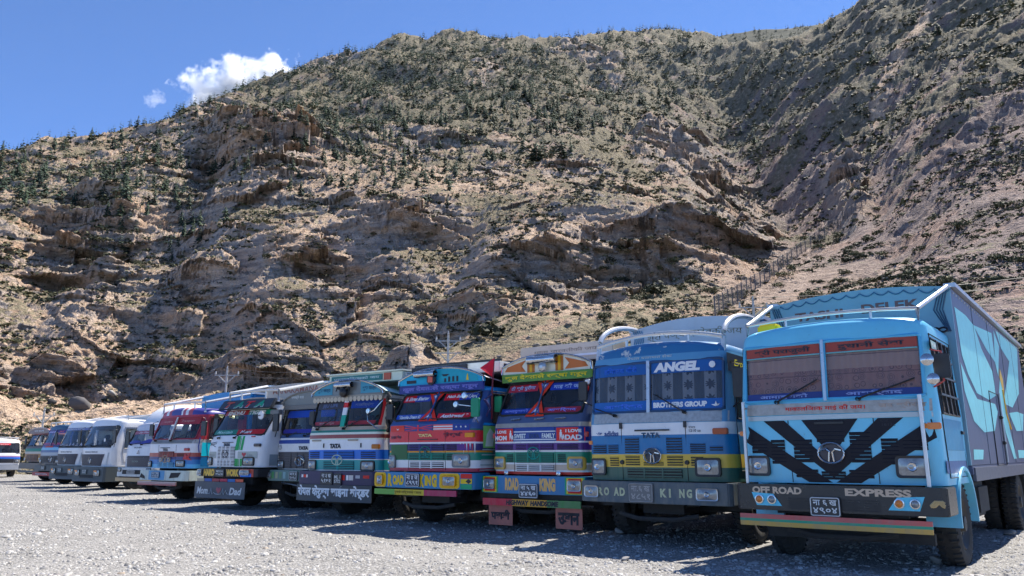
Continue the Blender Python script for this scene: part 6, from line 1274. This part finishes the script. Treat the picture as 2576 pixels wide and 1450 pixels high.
V_ = T.visor(2.36, 2.50, .15, .22, plain((.28, .20, .18), .5), hw=1.03, edge=STEEL); T.hood.build('visor_hood', paint((.35, .14, .12), .5, .4), T.root, smooth=True); T.cargo(1.8, 7.6, 1.2, 2.65, 1.1, paint((.34, .10, .08), .5, .5), ribs=8, front_arch=.1); T.mirror(1, .2, 2., .14, .35, .18); T.mirror(-1, .2, 2., .14, .35, .18); T.chassis(7.6, 5.6, .5, 1.3); text('जय काली', 0., 2.5, 1., .1, T.flat(.212), TX_W, V_)

# ---- 14 white pickup-like lorry with blue stripe at the far end
th = -50.; C14 = (-30.9, 47.9)
T = Truck('small_truck', 'white lorry with blue side stripe at the far left end of the row', 'truck', C14, th, 1.0, [(.75, .02), (1.1, .0), (1.35, .05), (2.15, .35)], (.9, 1.45, 2.05), depth=1.7, bow=.1, rc=.18, crown=.06)
T.cab(bands([(.5, (.6, .6, .58)), (1.05, (.03, .12, .42)), (1.2, (.2, .10, .25)), (1.26, (.62, .62, .60))], .35, .25), sidewin=(.6, 1.35), win_z=(1.42, 2.02), roof_h=.12); T.screen(False, RUBBER, r=.08)
q = T.P('sun_strip', rect(-.4, .4, 1.93, 2.03), pl((.45, .04, .05)), off=-.006); text('Express', 0., 1.98, .6, .06, T.front(0.), TX_W, q, shear=.3)
T.slats(-.6, .6, .86, 1.1, 5, pl((.06, .06, .065))); T.headlight(-.78, .97, .26, .18); T.headlight(.78, .97, .26, .18); T.bumper(.45, .74, 1.04, pl((.35, .36, .37)), y=-.1)
T.cargo(1.8, 5.6, .95, 2.15, 1.02, paint((.58, .58, .56), .5, .4), ribs=6, rail_mat=TUBEM, front_arch=.05); T.roof_rack(2.38, y0=.5, arch=.02, back_z=2.3, r=.03); T.mirror(1, .2, 1.8, .12, .3, .16); T.mirror(-1, .2, 1.8, .12, .3, .16); T.chassis(5.6, 4.2, .42, 1.05, dual=False)
# ================================================================== THINGS ON THE SLOPE AND THE LOT
FEL = np.degrees(np.arctan2(Z3 - EYE, np.hypot(X3, Y3))); FMAX = np.maximum.accumulate(FEL, axis=1)
VIS = FEL >= FMAX - .06                                              # seen from the lot, not behind a nearer crag
def ground_seen(px, py):
    a_, t_ = px_ae(px, py); i = int(np.argmin(np.abs(az - a_))); e_ = math.degrees(math.atan(t_)); j = int(np.argmax(FMAX[i] >= e_)); return i, j, Vector((X3[i, j], Y3[i, j], Z3[i, j]))
def ground_z(x, y):
    a_ = math.degrees(math.atan2(x, y)); r_ = math.hypot(x, y); i = int(np.argmin(np.abs(az - a_)))
    return max(float(np.interp(r_, np.maximum.accumulate(RR2[i]), Z3[i])), float(lot_z(x, y)))
# ---- foliage materials
def leaf_mat(name, c1, c2, rough=.75):
    t = NT(name); oi = t.n('ObjectInfo').outputs['Random']; n = t.noise(t.geo(), .35, 3, .6); n2 = t.noise(t.geo(), 4., 2)
    f = t.math('ADD', t.math('MULTIPLY', n, .9), t.math('MULTIPLY', t.math('SUBTRACT', oi, .5), .35))
    c = t.mix(t.ramp(f, [(.28, 0.), (.65, 1.)]), lin(c1), lin(c2)); c = t.mix(t.ramp(n2, [(.3, .35), (.7, 0.)]), c, lin(tuple(v * .45 for v in c1)))
    t.pbr(c, rough, spec=.2); return t.m
CON = leaf_mat('conifer_needles', (.028, .052, .036), (.072, .112, .062)); BARK = plain((.10, .075, .055), .9)
SHR = leaf_mat('shrub_leaves', (.060, .062, .030), (.155, .150, .070)); SHD = leaf_mat('shrub_leaves_dark', (.030, .034, .018), (.080, .082, .035)); DRY = leaf_mat('dry_tufts', (.10, .09, .05), (.20, .18, .09))
def conifer_mesh(seed, layers=10, nb=9, full=True):
    """unit-height crown: whorls of drooping branch sprays, uneven"""
    rg = np.random.default_rng(seed); V = []; F = []
    lean = rg.uniform(-.04, .04, 2); wid = rg.uniform(.22, .36)
    for k in range(layers):
        f = k / (layers - 1); z0 = .10 + .86 * f; rad = wid * (1 - f) ** .7 * rg.uniform(.65, 1.25) + .02
        for b in range(max(4, int(nb * (1 - .45 * f)))):
            a = rg.uniform(0, 2 * np.pi); L = rad * rg.uniform(.55, 1.25); w_ = L * rg.uniform(.35, .6); dz = -L * rg.uniform(.15, .6); c, s = np.cos(a), np.sin(a); zz = z0 + rg.uniform(-.03, .03)
            cx_, cy_ = lean * zz; b0 = len(V); m_ = .55
            V += [(cx_, cy_, zz + .035), (cx_ + c * L * m_ - s * w_ * .5, cy_ + s * L * m_ + c * w_ * .5, zz + dz * m_ - .01), (cx_ + c * L * m_ + s * w_ * .5, cy_ + s * L * m_ - c * w_ * .5, zz + dz * m_ - .01), (cx_ + c * L, cy_ + s * L, zz + dz), (cx_ + c * L * .5, cy_ + s * L * .5, zz + dz * .4 + .035)]
            F += [(b0, b0 + 1, b0 + 4), (b0, b0 + 4, b0 + 2), (b0 + 1, b0 + 3, b0 + 4), (b0 + 4, b0 + 3, b0 + 2)]
    b0 = len(V); V += [(lean[0], lean[1], 1.0), (.02, 0, .9), (-.01, .018, .9), (-.01, -.018, .9)]; F += [(b0, b0 + 1, b0 + 2), (b0, b0 + 2, b0 + 3), (b0, b0 + 3, b0 + 1)]
    return np.array(V), np.array(F)
crowns = []; trunks = []
for k in range(7):
    v, f = conifer_mesh(100 + k, 10, 11); crowns.append(fast_mesh('conifer_crown_%d' % k, v, f)); crowns[-1].materials.append(CON)
m_ = MB().tube([(0, 0, -.06), (0, 0, .3), (0, 0, .92)], [.028, .020, .004], 6); tk = m_.build('trunk', BARK); TRUNK = tk.data; bpy.data.objects.remove(tk)
# where trees grow
wt_ = np.zeros_like(RR)
wt_ += 1.9 * sstep(21.5, 26.5, EL) * (1 - sstep(13, 18, AZ)) + .6 * sstep(17., 21., EL) * (1 - sstep(-8, 0, AZ)) + .8 * zone(180, 470, 300, 60) + .10 * zone(900, 330, 500, 70) + .03 * zone(1400, 330, 500, 90)
wt_ += .8 * zone(1900, 260, 90, 110) + .12 * zone(2150, 150, 250, 150) + .5 * zone(2000, 60, 150, 30)
wt_ *= np.clip(.8 + .6 * fbm(XX * .02 + 70, YY * .02, 3), 0.05, 2) * (U < .998) * (U > .3) * (1 - .6 * np.clip(cw, 0, 1)) * sstep(.2, .45, NZ)
cellw = (np.gradient(az)[:, None] * np.ones((1, NE))); wt_ = wt_ * cellw * (np.abs(AZ) < 40)
sel = RNG.choice(wt_.size, size=5600, replace=False, p=(wt_ / wt_.sum()).ravel())
# a line of trees standing on the skyline
sky_i = RNG.choice(np.where((az > -36) & (az < 16.5))[0], 120, replace=False); sel = np.concatenate([sel, sky_i * NE + NE - 1 - RNG.integers(0, 3, 120)])
tx_, ty_, tz_ = X3.ravel()[sel], Y3.ravel()[sel], Z3.ravel()[sel]; tr_ = RR.ravel()[sel]; te_ = EL.ravel()[sel]; ta_ = AZ.ravel()[sel]
th_ = RNG.uniform(2.8, 7.2, len(sel)) * np.clip(.25 + .75 * tr_ / 430, .4, 1.3); th_ *= np.where(RNG.random(len(sel)) < .25, .6, 1.)
th_[-120:] *= .72; appar = th_ / tr_ * (VIS.ravel()[sel]); order = np.argsort(-appar); ind, rest = order[:298], order[298:]
def put_tree(x, y, z, h, label, group=None, k=None):
    k = random.randrange(7) if k is None else k; o = empty('conifer_tree', (x, y, z - .12), random.uniform(0, 6.28)); tag(o, label, 'tree', group)
    wd = random.uniform(.8, 1.25)
    for nm, me in (('trunk', TRUNK), ('crown', crowns[k])):
        c = bpy.data.objects.new(nm, me); COL.objects.link(c); c.parent = o; c.scale = (h * wd, h * wd, h)
    return o
for i in ind:
    if ta_[i] > 14: lb, g = 'dark conifer growing on the shaded right-hand flank of the mountain', 'conifers on the right flank'
    elif te_[i] > 25: lb, g = 'small conifer high on the mountain near its skyline', 'conifers near the skyline'
    elif ta_[i] < -18: lb, g = 'conifer in the wooded belt above the left-hand crags', 'conifers above the left crags'
    else: lb, g = 'conifer scattered on the middle slope above the rock bands', 'conifers on the middle slope'
    put_tree(tx_[i], ty_[i], tz_[i], th_[i], lb, g)
for (px, py, hh_, lb) in ((1350, 408, 5.6, 'broad dark conifer on the middle slope, left of a lone pair'), (1411, 400, 5.0, 'broad dark conifer on the middle slope, right of a lone pair'), (1676, 268, 6., 'lone upright conifer at the foot of the upper right gully')):
    p = ground_seen(px, py)[2]; put_tree(p.x, p.y, p.z, hh_, lb, k=2).scale = (1.5, 1.5, 1.)
def scatter(name, base_list, P, S, ROT, mat, label, cat, tilt=None):
    Vs = []; Fs = []; b = 0
    for k, (v, f) in enumerate(base_list):
        idx = np.arange(k, len(P), len(base_list)); c, s = np.cos(ROT[idx])[:, None], np.sin(ROT[idx])[:, None]
        x = v[None, :, 0] * c - v[None, :, 1] * s; y = v[None, :, 0] * s + v[None, :, 1] * c; q = np.stack([x, y, np.repeat(v[None, :, 2], len(idx), 0)], -1) * S[idx][:, None, :] + P[idx][:, None, :]
        Vs.append(q.reshape(-1, 3)); Fs.append((f[None] + (np.arange(len(idx)) * len(v))[:, None, None] + b).reshape(-1, f.shape[1])); b += len(idx) * len(v)
    o = link(name, fast_mesh(name, np.concatenate(Vs), np.concatenate(Fs)), mat); tag(o, label, cat, kind='stuff'); return o
low = [conifer_mesh(300 + k, 5, 5) for k in range(6)]
hs = th_[rest]; scatter('distant_conifers', low, np.stack([tx_[rest], ty_[rest], tz_[rest] - .1], -1), np.stack([hs * 1.1, hs * 1.1, hs], -1), RNG.uniform(0, 6.28, len(rest)), CON, 'far conifers covering the upper mountain as one open wood', 'wood')
fi_ = RNG.integers(0, 150, 900); fk_ = RNG.integers(12, 60, 900); FP = FV[fi_, fk_]; hs = RNG.uniform(6, 11, 900)
scatter('distant_conifers', low, FP - [0, 0, .3], np.stack([hs * 1.1, hs * 1.1, hs], -1), RNG.uniform(0, 6.28, 900), CON, 'far trees on the hazy ridge closing the side valley', 'wood')
# ---- shrubs
def shrub_mesh(seed, n=120, leaf=.16, flat=.62):
    rg = np.random.default_rng(seed); V = []; F = []
    lob = [(rg.uniform(-.35, .35), rg.uniform(-.35, .35), rg.uniform(.1, .35), rg.uniform(.28, .5)) for _ in range(5)]
    for k in range(n):
        lx, ly, lz, lr_ = lob[rg.integers(0, 5)]; d = rg.normal(size=3); d[2] = abs(d[2]) * .9 - .15; d /= np.linalg.norm(d); r_ = lr_ * rg.uniform(.55, 1.05); p = np.array([lx, ly, lz]) + d * r_; p[2] = max(p[2] * flat * 1.5, .0)
        a = rg.normal(size=3); a /= np.linalg.norm(a); b_ = np.cross(a, d); b_ /= np.linalg.norm(b_) + 1e-6; s_ = leaf * rg.uniform(.6, 1.3); i = len(V)
        V += [p - a * s_ * .5, p + b_ * s_ * .5 + d * s_ * .2, p + a * s_ * .5 + d * s_ * .1, p - b_ * s_ * .5 + d * s_ * .2]; F += [(i, i + 1, i + 2, i + 3)]
    return np.array(V), np.array(F)
shr = []
for k in range(6):
    v, f = shrub_mesh(500 + k, 190, .15); me = fast_mesh('shrub_%d' % k, v, f); me.materials.append(SHR if k % 2 else SHD); shr.append(me)
ws_ = (U > .03) * (U < .72) * VIS * sstep(.45, .65, NZ) * (1 - .8 * np.clip(cw * steep, 0, 1)) * np.clip(.6 + .8 * fbm(XX * .045 + 20, YY * .045, 3), .1, 2) * cellw * (np.abs(AZ) < 39)
near_w = ws_ * (RR < 175) * (RR > 48) * (.15 + 1.6 * sstep(2, 14, AZ) + .5 * zone(1000, 850, 300, 70) + .4 * zone(1400, 830, 300, 70)) * (1 - .85 * zone(300, 980, 400, 90))
s1 = RNG.choice(ws_.size, 290, replace=False, p=(near_w / near_w.sum()).ravel())
for i in s1:
    x, y, z, a_ = X3.ravel()[i], Y3.ravel()[i], Z3.ravel()[i], AZ.ravel()[i]; o = bpy.data.objects.new('shrub', random.choice(shr if a_ < 12 else [shr[1], shr[3], shr[5], shr[1], shr[0]])); COL.objects.link(o)
    s_ = random.uniform(.45, 1.15) * (1.0 if RR.ravel()[i] < 90 else 1.4); o.location = (x, y, z - .08); o.scale = (s_ * random.uniform(.9, 1.4), s_ * random.uniform(.9, 1.3), s_ * random.uniform(.65, 1.)); o.rotation_euler = (0, 0, random.uniform(0, 6.28))
    if a_ > 12: lb, g = 'rounded olive shrub on the open slope to the right of the fence', 'shrubs on the right slope'
    elif a_ > -6: lb, g = 'dark shrub on the scree below the central cliff', 'shrubs below the central cliff'
    else: lb, g = 'dark shrub among the ledges of the left-hand crags', 'shrubs among the left crags'
    tag(o, lb, 'shrub', g)
for (px, py, s_, lb) in ((990, 502, 2.6, 'round dark bush on the brow above the pale central crag'), (938, 497, 3., 'double dark bush above the pale central crag'), (240, 612, 3.2, 'dark juniper bush on the ledges in the left-hand crags'), (1650, 740, 3., 'large dark bush on the scree under the right end of the cliff'), (1230, 855, 3.6, 'broad dark bush low on the slope behind the flagged truck')):
    p = ground_seen(px, py)[2]; o = bpy.data.objects.new('shrub', shr[0]); COL.objects.link(o); o.location = p - Vector((0, 0, .1)); o.scale = (s_, s_, s_ * .8); tag(o, lb, 'shrub')
tuft = [shrub_mesh(700 + k, 10, .50, .5) for k in range(6)]
w2 = (U > .02) * (U < .97) * sstep(.4, .6, NZ) * (1 - .75 * np.clip(cw * steep * 1.3, 0, 1)) * np.clip(.5 + 1.1 * fbm(XX * .07 + 20, YY * .07, 3), .05, 2) * cellw * (np.abs(AZ) < 39) * (1 - .9 * zone(280, 985, 330, 75)) * (1 - .5 * zone(1000, 500, 300, 80))
s2 = RNG.choice(w2.size, 25000, replace=False, p=(w2 / w2.sum()).ravel()); sc_ = RNG.uniform(.25, .85, len(s2)) * np.clip(RR.ravel()[s2] / 105, .6, 3.2)
P2 = np.stack([X3.ravel()[s2], Y3.ravel()[s2], Z3.ravel()[s2] - .05], -1); half = len(s2) // 2
for nm, sl_, mt, lb in (('low_scrub', slice(0, half), SHD, 'low dark scrub dotted over the whole slope'), ('dry_grass_tufts', slice(half, None), SHR, 'olive tufts of dry grass dotted over the whole slope')):
    q = sc_[sl_]; scatter(nm, tuft, P2[sl_], np.stack([q * 1.2, q * 1.2, q * .8], -1), RNG.uniform(0, 6.28, len(q)), mt, lb, 'scrub')
# ---- loose rocks
def rock_mesh(seed, flat=.7, sub=0):
    rg = np.random.default_rng(seed); bm = bmesh.new(); bmesh.ops.create_icosphere(bm, subdivisions=1 + sub, radius=.5)
    for v in bm.verts: v.co = Vector((v.co.x, v.co.y, v.co.z)) * rg.uniform(.9, 1.1)
    for _ in range(14):                                               # flat broken faces
        d = Vector(rg.normal(size=3)).normalized(); h_ = rg.uniform(.17, .38)
        for v in bm.verts:
            q = v.co.dot(d)
            if q > h_: v.co -= d * (q - h_)
    for v in bm.verts: v.co.z *= flat
    bmesh.ops.triangulate(bm, faces=bm.faces); V = np.array([v.co[:] for v in bm.verts]); bm.verts.index_update(); F = np.array([[v.index for v in f.verts] for f in bm.faces]); bm.free(); return V, F
ROCKM = NT('loose_rock'); n_ = ROCKM.noise(ROCKM.geo(), 1.3, 5, .65); ROCKM.pbr(ROCKM.ramp(n_, [(.3, lin((.12, .11, .105))), (.55, lin((.23, .20, .175))), (.75, lin((.36, .30, .245)))]), .9, 0., ROCKM.bump(ROCKM.noise(ROCKM.geo(), 6., 4, .7), .8, .1), spec=.15); ROCKM = ROCKM.m
rb = [rock_mesh(800 + k) for k in range(6)]
w3 = (U > .02) * (U < .9) * cellw * (np.abs(AZ) < 39) * (.12 + .8 * zone(1450, 430, 400, 110) + .5 * zone(1100, 330, 500, 100) + .4 * np.clip(cw * (1 - steep), 0, 1)) * np.clip(.2 + 1.5 * fbm(XX * .03 + 90, YY * .03, 3), .02, 2)
s3 = RNG.choice(w3.size, 2600, replace=False, p=(w3 / w3.sum()).ravel()); q = RNG.uniform(.2, 1., len(s3)) ** 2.6 * 1.9 * np.clip(RR.ravel()[s3] / 150, .4, 1.6) + .12
scatter('slope_rubble', rb, np.stack([X3.ravel()[s3], Y3.ravel()[s3], Z3.ravel()[s3] + q * .05], -1), np.stack([q * RNG.uniform(.8, 1.6, len(q)), q, q * RNG.uniform(.6, 1.1, len(q))], -1), RNG.uniform(0, 6.28, len(s3)), ROCKM, 'broken rocks and boulders strewn over the slope', 'rubble')
def boulder(px, py, sx, sy, sz, label, mat, seed):
    v, f = rock_mesh(seed, .9, 1); p = ground_seen(px, py)[2]; o = link('boulder', fast_mesh('boulder', v * np.array([sx, sy, sz]), f), mat); o.location = p + Vector((0, 0, sz * .15)); o.rotation_euler = (.25, .3, seed); tag(o, label, 'boulder')
boulder(131, 1022, 1.5, 1.4, 1.6, 'small black boulder alone on the lower left scree', plain((.04, .04, .042), .9), 31); boulder(198, 1034, 2.3, 1.3, 1.9, 'tilted layered dark boulder standing on the lower left scree', plain((.10, .095, .10), .9, var=.6, scale=2), 32); boulder(280, 998, 2.6, 1.6, 1.1, 'pale boulder with a dark hollow on the left scree', plain((.36, .35, .34), .9, var=.6, scale=1.5), 33)
# ---- mesh fence climbing the spur on the right
FP_ = [ground_seen(*q)[2] for q in FENCE]
FM = plain((.12, .12, .125), .6, .3); fe = empty('mesh_fence', FP_[0]); tag(fe, 'long grey wire mesh fence climbing the spur on the right', 'fence')
t = NT('wire_mesh'); v = t.geo(); s_ = t.sep(v); d1 = t.math('FRACT', t.math('MULTIPLY', t.math('ADD', s_[0], s_[2]), 9.)); d2 = t.math('FRACT', t.math('MULTIPLY', t.math('SUBTRACT', s_[0], s_[2]), 9.))
wr = t.math('MAXIMUM', t.math('LESS_THAN', d1, .24), t.math('LESS_THAN', d2, .24)); tb = t.n('BsdfTransparent'); db = t.n('BsdfDiffuse'); db.inputs[0].default_value = (.16, .16, .17, 1); mx = t.n('MixShader'); t.l(wr, mx.inputs[0]); t.l(tb.outputs[0], mx.inputs[1]); t.l(db.outputs[0], mx.inputs[2]); t.l(mx.outputs[0], t.out.inputs[0]); WM = t.m
for k, p in enumerate(FP_):
    p = p - FP_[0]; MB().beam(p - Vector((0, 0, .4)), p + Vector((0, 0, 1.9)), .10, .10).build('post', FM, fe)
    if k:
        a = FP_[k - 1] - FP_[0]; up = Vector((0, 0, 1.85)); MB().add([a + Vector((0, 0, .05)), p + Vector((0, 0, .05)), p + up, a + up], [(0, 1, 2, 3)]).build('mesh_panel', WM, fe); MB().tube([a + up, p + up], .025, 5).build('rail', FM, fe)
# ---- power poles and their wires
def power_pole(px, ytop, r_, label, arms=1):
    a_, t_ = px_ae(px, ytop); x, y = r_ * math.sin(R(a_)), r_ * math.cos(R(a_)); zt = EYE + r_ * t_; g = ground_z(x, y) - .3; o = empty('power_pole', (x, y, g)); tag(o, label, 'power pole'); h = zt - g
    MB().tube([(0, 0, 0), (0, 0, h)], [.10, .06], 8).build('pole', plain((.46, .45, .43), .7), o, smooth=True); q = MB()
    for k in range(arms): q.beam((-.75, 0, h - .35 - k * .7), (.75, 0, h - .35 - k * .7), +.055, .055); q.beam((-.5, 0, h - .38 - k * .7), (0, .0, h - .85 - k * .7), .05, .05); q.beam((.5, 0, h - .38 - k * .7), (0, .0, h - .85 - k * .7), .05, .05)
    arm = q.build('cross_arm', plain((.40, .40, .39), .6, .3), o)
    for sx in (-.68, .0, .68): MB().lathe((sx, 0, h - .3 + (.32 if sx == 0 else 0)), [(0, .05), (.08, .06), (.1, .04), (.2, .035), (.21, .002)], 'z', 8).build('insulator', plain((.5, .48, .45), .3), arm)
    return Vector((x, y, zt))
tops = [power_pole(112, 1034, 62, 'pale power pole behind the far end of the truck row'), power_pole(572, 930, 50, 'pale power pole standing behind the fairing truck at left'), power_pole(1128, 843, 44, 'thin pale power pole behind the truck with the red flag', 2), power_pole(1894, 757, 40, 'short pale power pole between the two nearest box tops')]
tops.append(tops[-1] + Vector((30, -8, 3.5)))
for k in range(4):
    a, b = tops[k], tops[k + 1]
    for j, dz in enumerate((-.2, .15)):
        pts = [a.lerp(b, f) + Vector((0, 0, dz - 1.1 * 4 * f * (1 - f))) for f in np.linspace(0, 1, 13)]; o = MB().tube(pts, .012, 4).build('power_line', plain((.08, .08, .085), .5), None); tag(o, ['lower', 'upper'][j] + ' thin power line strung over the trucks, ' + ['first span from the left', 'second span from the left', 'third span from the left', 'span running out on the right'][k], 'power line')
# ---- gravel
NG = 62000; zg = 8.3 + (RNG.random(NG) ** 1.7) * 30; xg = (RNG.random(NG) - .5) * 2 * (.80 * zg + 1.); keep = np.ones(NG, bool)
gs = np.exp(RNG.normal(-4.12, .5, NG)) * (1 + zg / 60); gs = np.clip(gs, .007, .08)
def pebble(seed):
    rg = np.random.default_rng(seed); n = 4; a = np.arange(n) * np.pi / 2 + rg.uniform(-.5, .5, n); r_ = rg.uniform(.36, .66, n); top = np.stack([np.cos(a) * r_ * .74, np.sin(a) * r_ * .6, np.full(n, .16) + rg.uniform(-.06, .06, n)], -1); bot = np.stack([np.cos(a) * r_, np.sin(a) * r_ * .85, np.full(n, -.12)], -1)
    F = [(n + i, n + (i + 1) % n, (i + 1) % n, i) for i in range(n)] + [(0, 1, 2, 3)]; return np.concatenate([top, bot]), np.array(F)
t = NT('gravel_stone'); gi = t.n('NewGeometry').outputs['Random Per Island']; c_ = t.ramp(gi, [(0., lin((.17, .165, .16))), (.3, lin((.30, .29, .28))), (.7, lin((.40, .39, .375))), (.95, lin((.47, .46, .44))), (1., lin((.30, .25, .20)))]); t.pbr(c_, .85, spec=.25)
gp = np.stack([xg, zg, lot_z(xg, zg) + gs * .10], -1)
scatter('loose_gravel', [pebble(k) for k in range(8)], gp, np.stack([gs * 1.5, gs * 1.5, gs * 1.3], -1), RNG.uniform(0, 6.28, NG), t.m, 'loose flat grey gravel covering the lot', 'gravel')
STONE = plain((.30, .28, .26), .9, var=.5, scale=9)
def lot_stone(px, py, s_, label, seed):
    a_, t_ = px_ae(px, py); r_ = -EYE / t_; x, y = r_ * math.sin(R(a_)), r_ * math.cos(R(a_)); v, f = rock_mesh(seed, .7, 1); o = link('stone', fast_mesh('stone', v * np.array(s_), f), STONE); o.location = (x, y, float(lot_z(x, y)) + s_[2] * .22); o.rotation_euler = (0, 0, seed * 1.3); tag(o, label, 'stone')
lot_stone(2362, 1418, (.36, .24, .22), 'stone wedged under the near front wheel of the light blue truck', 5); lot_stone(1556, 1349, (.22, .2, .2), 'stone wedged at the front wheel of the ANGEL truck', 6); lot_stone(1572, 1420, (.16, .12, .13), 'lone upright stone at the shadow edge in front of the ANGEL truck', 7); lot_stone(1955, 1386, (.3, .2, .12), 'flat stone under the far front wheel of the light blue truck', 8); lot_stone(2535, 1345, (.3, .25, .2), 'pale stone by the rear wheel of the light blue truck', 9)
# ---- cloud and air
def cloud(name, px, py, dist, sx, sy, sz, rot, dens, seed, label):
    a_, t_ = px_ae(px, py); c = Vector((dist * math.sin(R(a_)), dist * math.cos(R(a_)), EYE + dist * t_)); bm = bmesh.new(); bmesh.ops.create_icosphere(bm, subdivisions=3, radius=1.); me = bpy.data.meshes.new(name); bm.to_mesh(me); bm.free()
    t = NT(name + '_vapour'); v = t.obj(); mp = t.n('Mapping'); mp.inputs['Location'].default_value = (seed, seed * .7, 0); mp.inputs['Scale'].default_value = (sx / sz, sy / sz, 1); t.l(v, mp.inputs[0])
    ln_ = t.n('VectorMath', operation='LENGTH'); t.l(v, ln_.inputs[0]); n = t.noise(mp.outputs[0], 1.5, 6, .6)
    d = t.math('SUBTRACT', t.math('ADD', .62, t.math('MULTIPLY', t.math('SUBTRACT', n, .5), 2.3)), t.math('MULTIPLY', ln_.outputs['Value'], .95)); d = t.math('MULTIPLY', t.math('MULTIPLY', d, 5., True), dens)
    pv = t.n('VolumePrincipled'); pv.inputs['Color'].default_value = (1, 1, 1, 1); pv.inputs['Anisotropy'].default_value = .35; t.l(d, pv.inputs['Density']); t.l(pv.outputs[0], t.out.inputs['Volume'])
    o = link(name, me, t.m); o.location = c; o.scale = (sx, sy, sz); o.rotation_euler = (0, rot, -R(a_)); tag(o, label, 'cloud'); return o
cloud('cloud', 610, 224, 2400, 258, 110, 128, R(-24), .05, 3.3, 'bright white puffy cloud resting behind the left ridge'); cloud('cloud', 392, 250, 2400, 42, 30, 34, R(-30), .012, 7.1, 'small faint wisp of cloud left of the white puff')
hz = NT('air'); pv = hz.n('VolumePrincipled'); pv.inputs['Color'].default_value = (.86, .92, 1., 1); pv.inputs['Density'].default_value = .000012; pv.inputs['Anisotropy'].default_value = .2; hz.l(pv.outputs[0], hz.out.inputs['Volume'])
ho = MB().box(-1300, 1300, -300, 1800, -5, 880).build('haze', hz.m); tag(ho, 'thin blue mountain air between the lot and the ridge', 'haze', kind='stuff')
flush_texts()
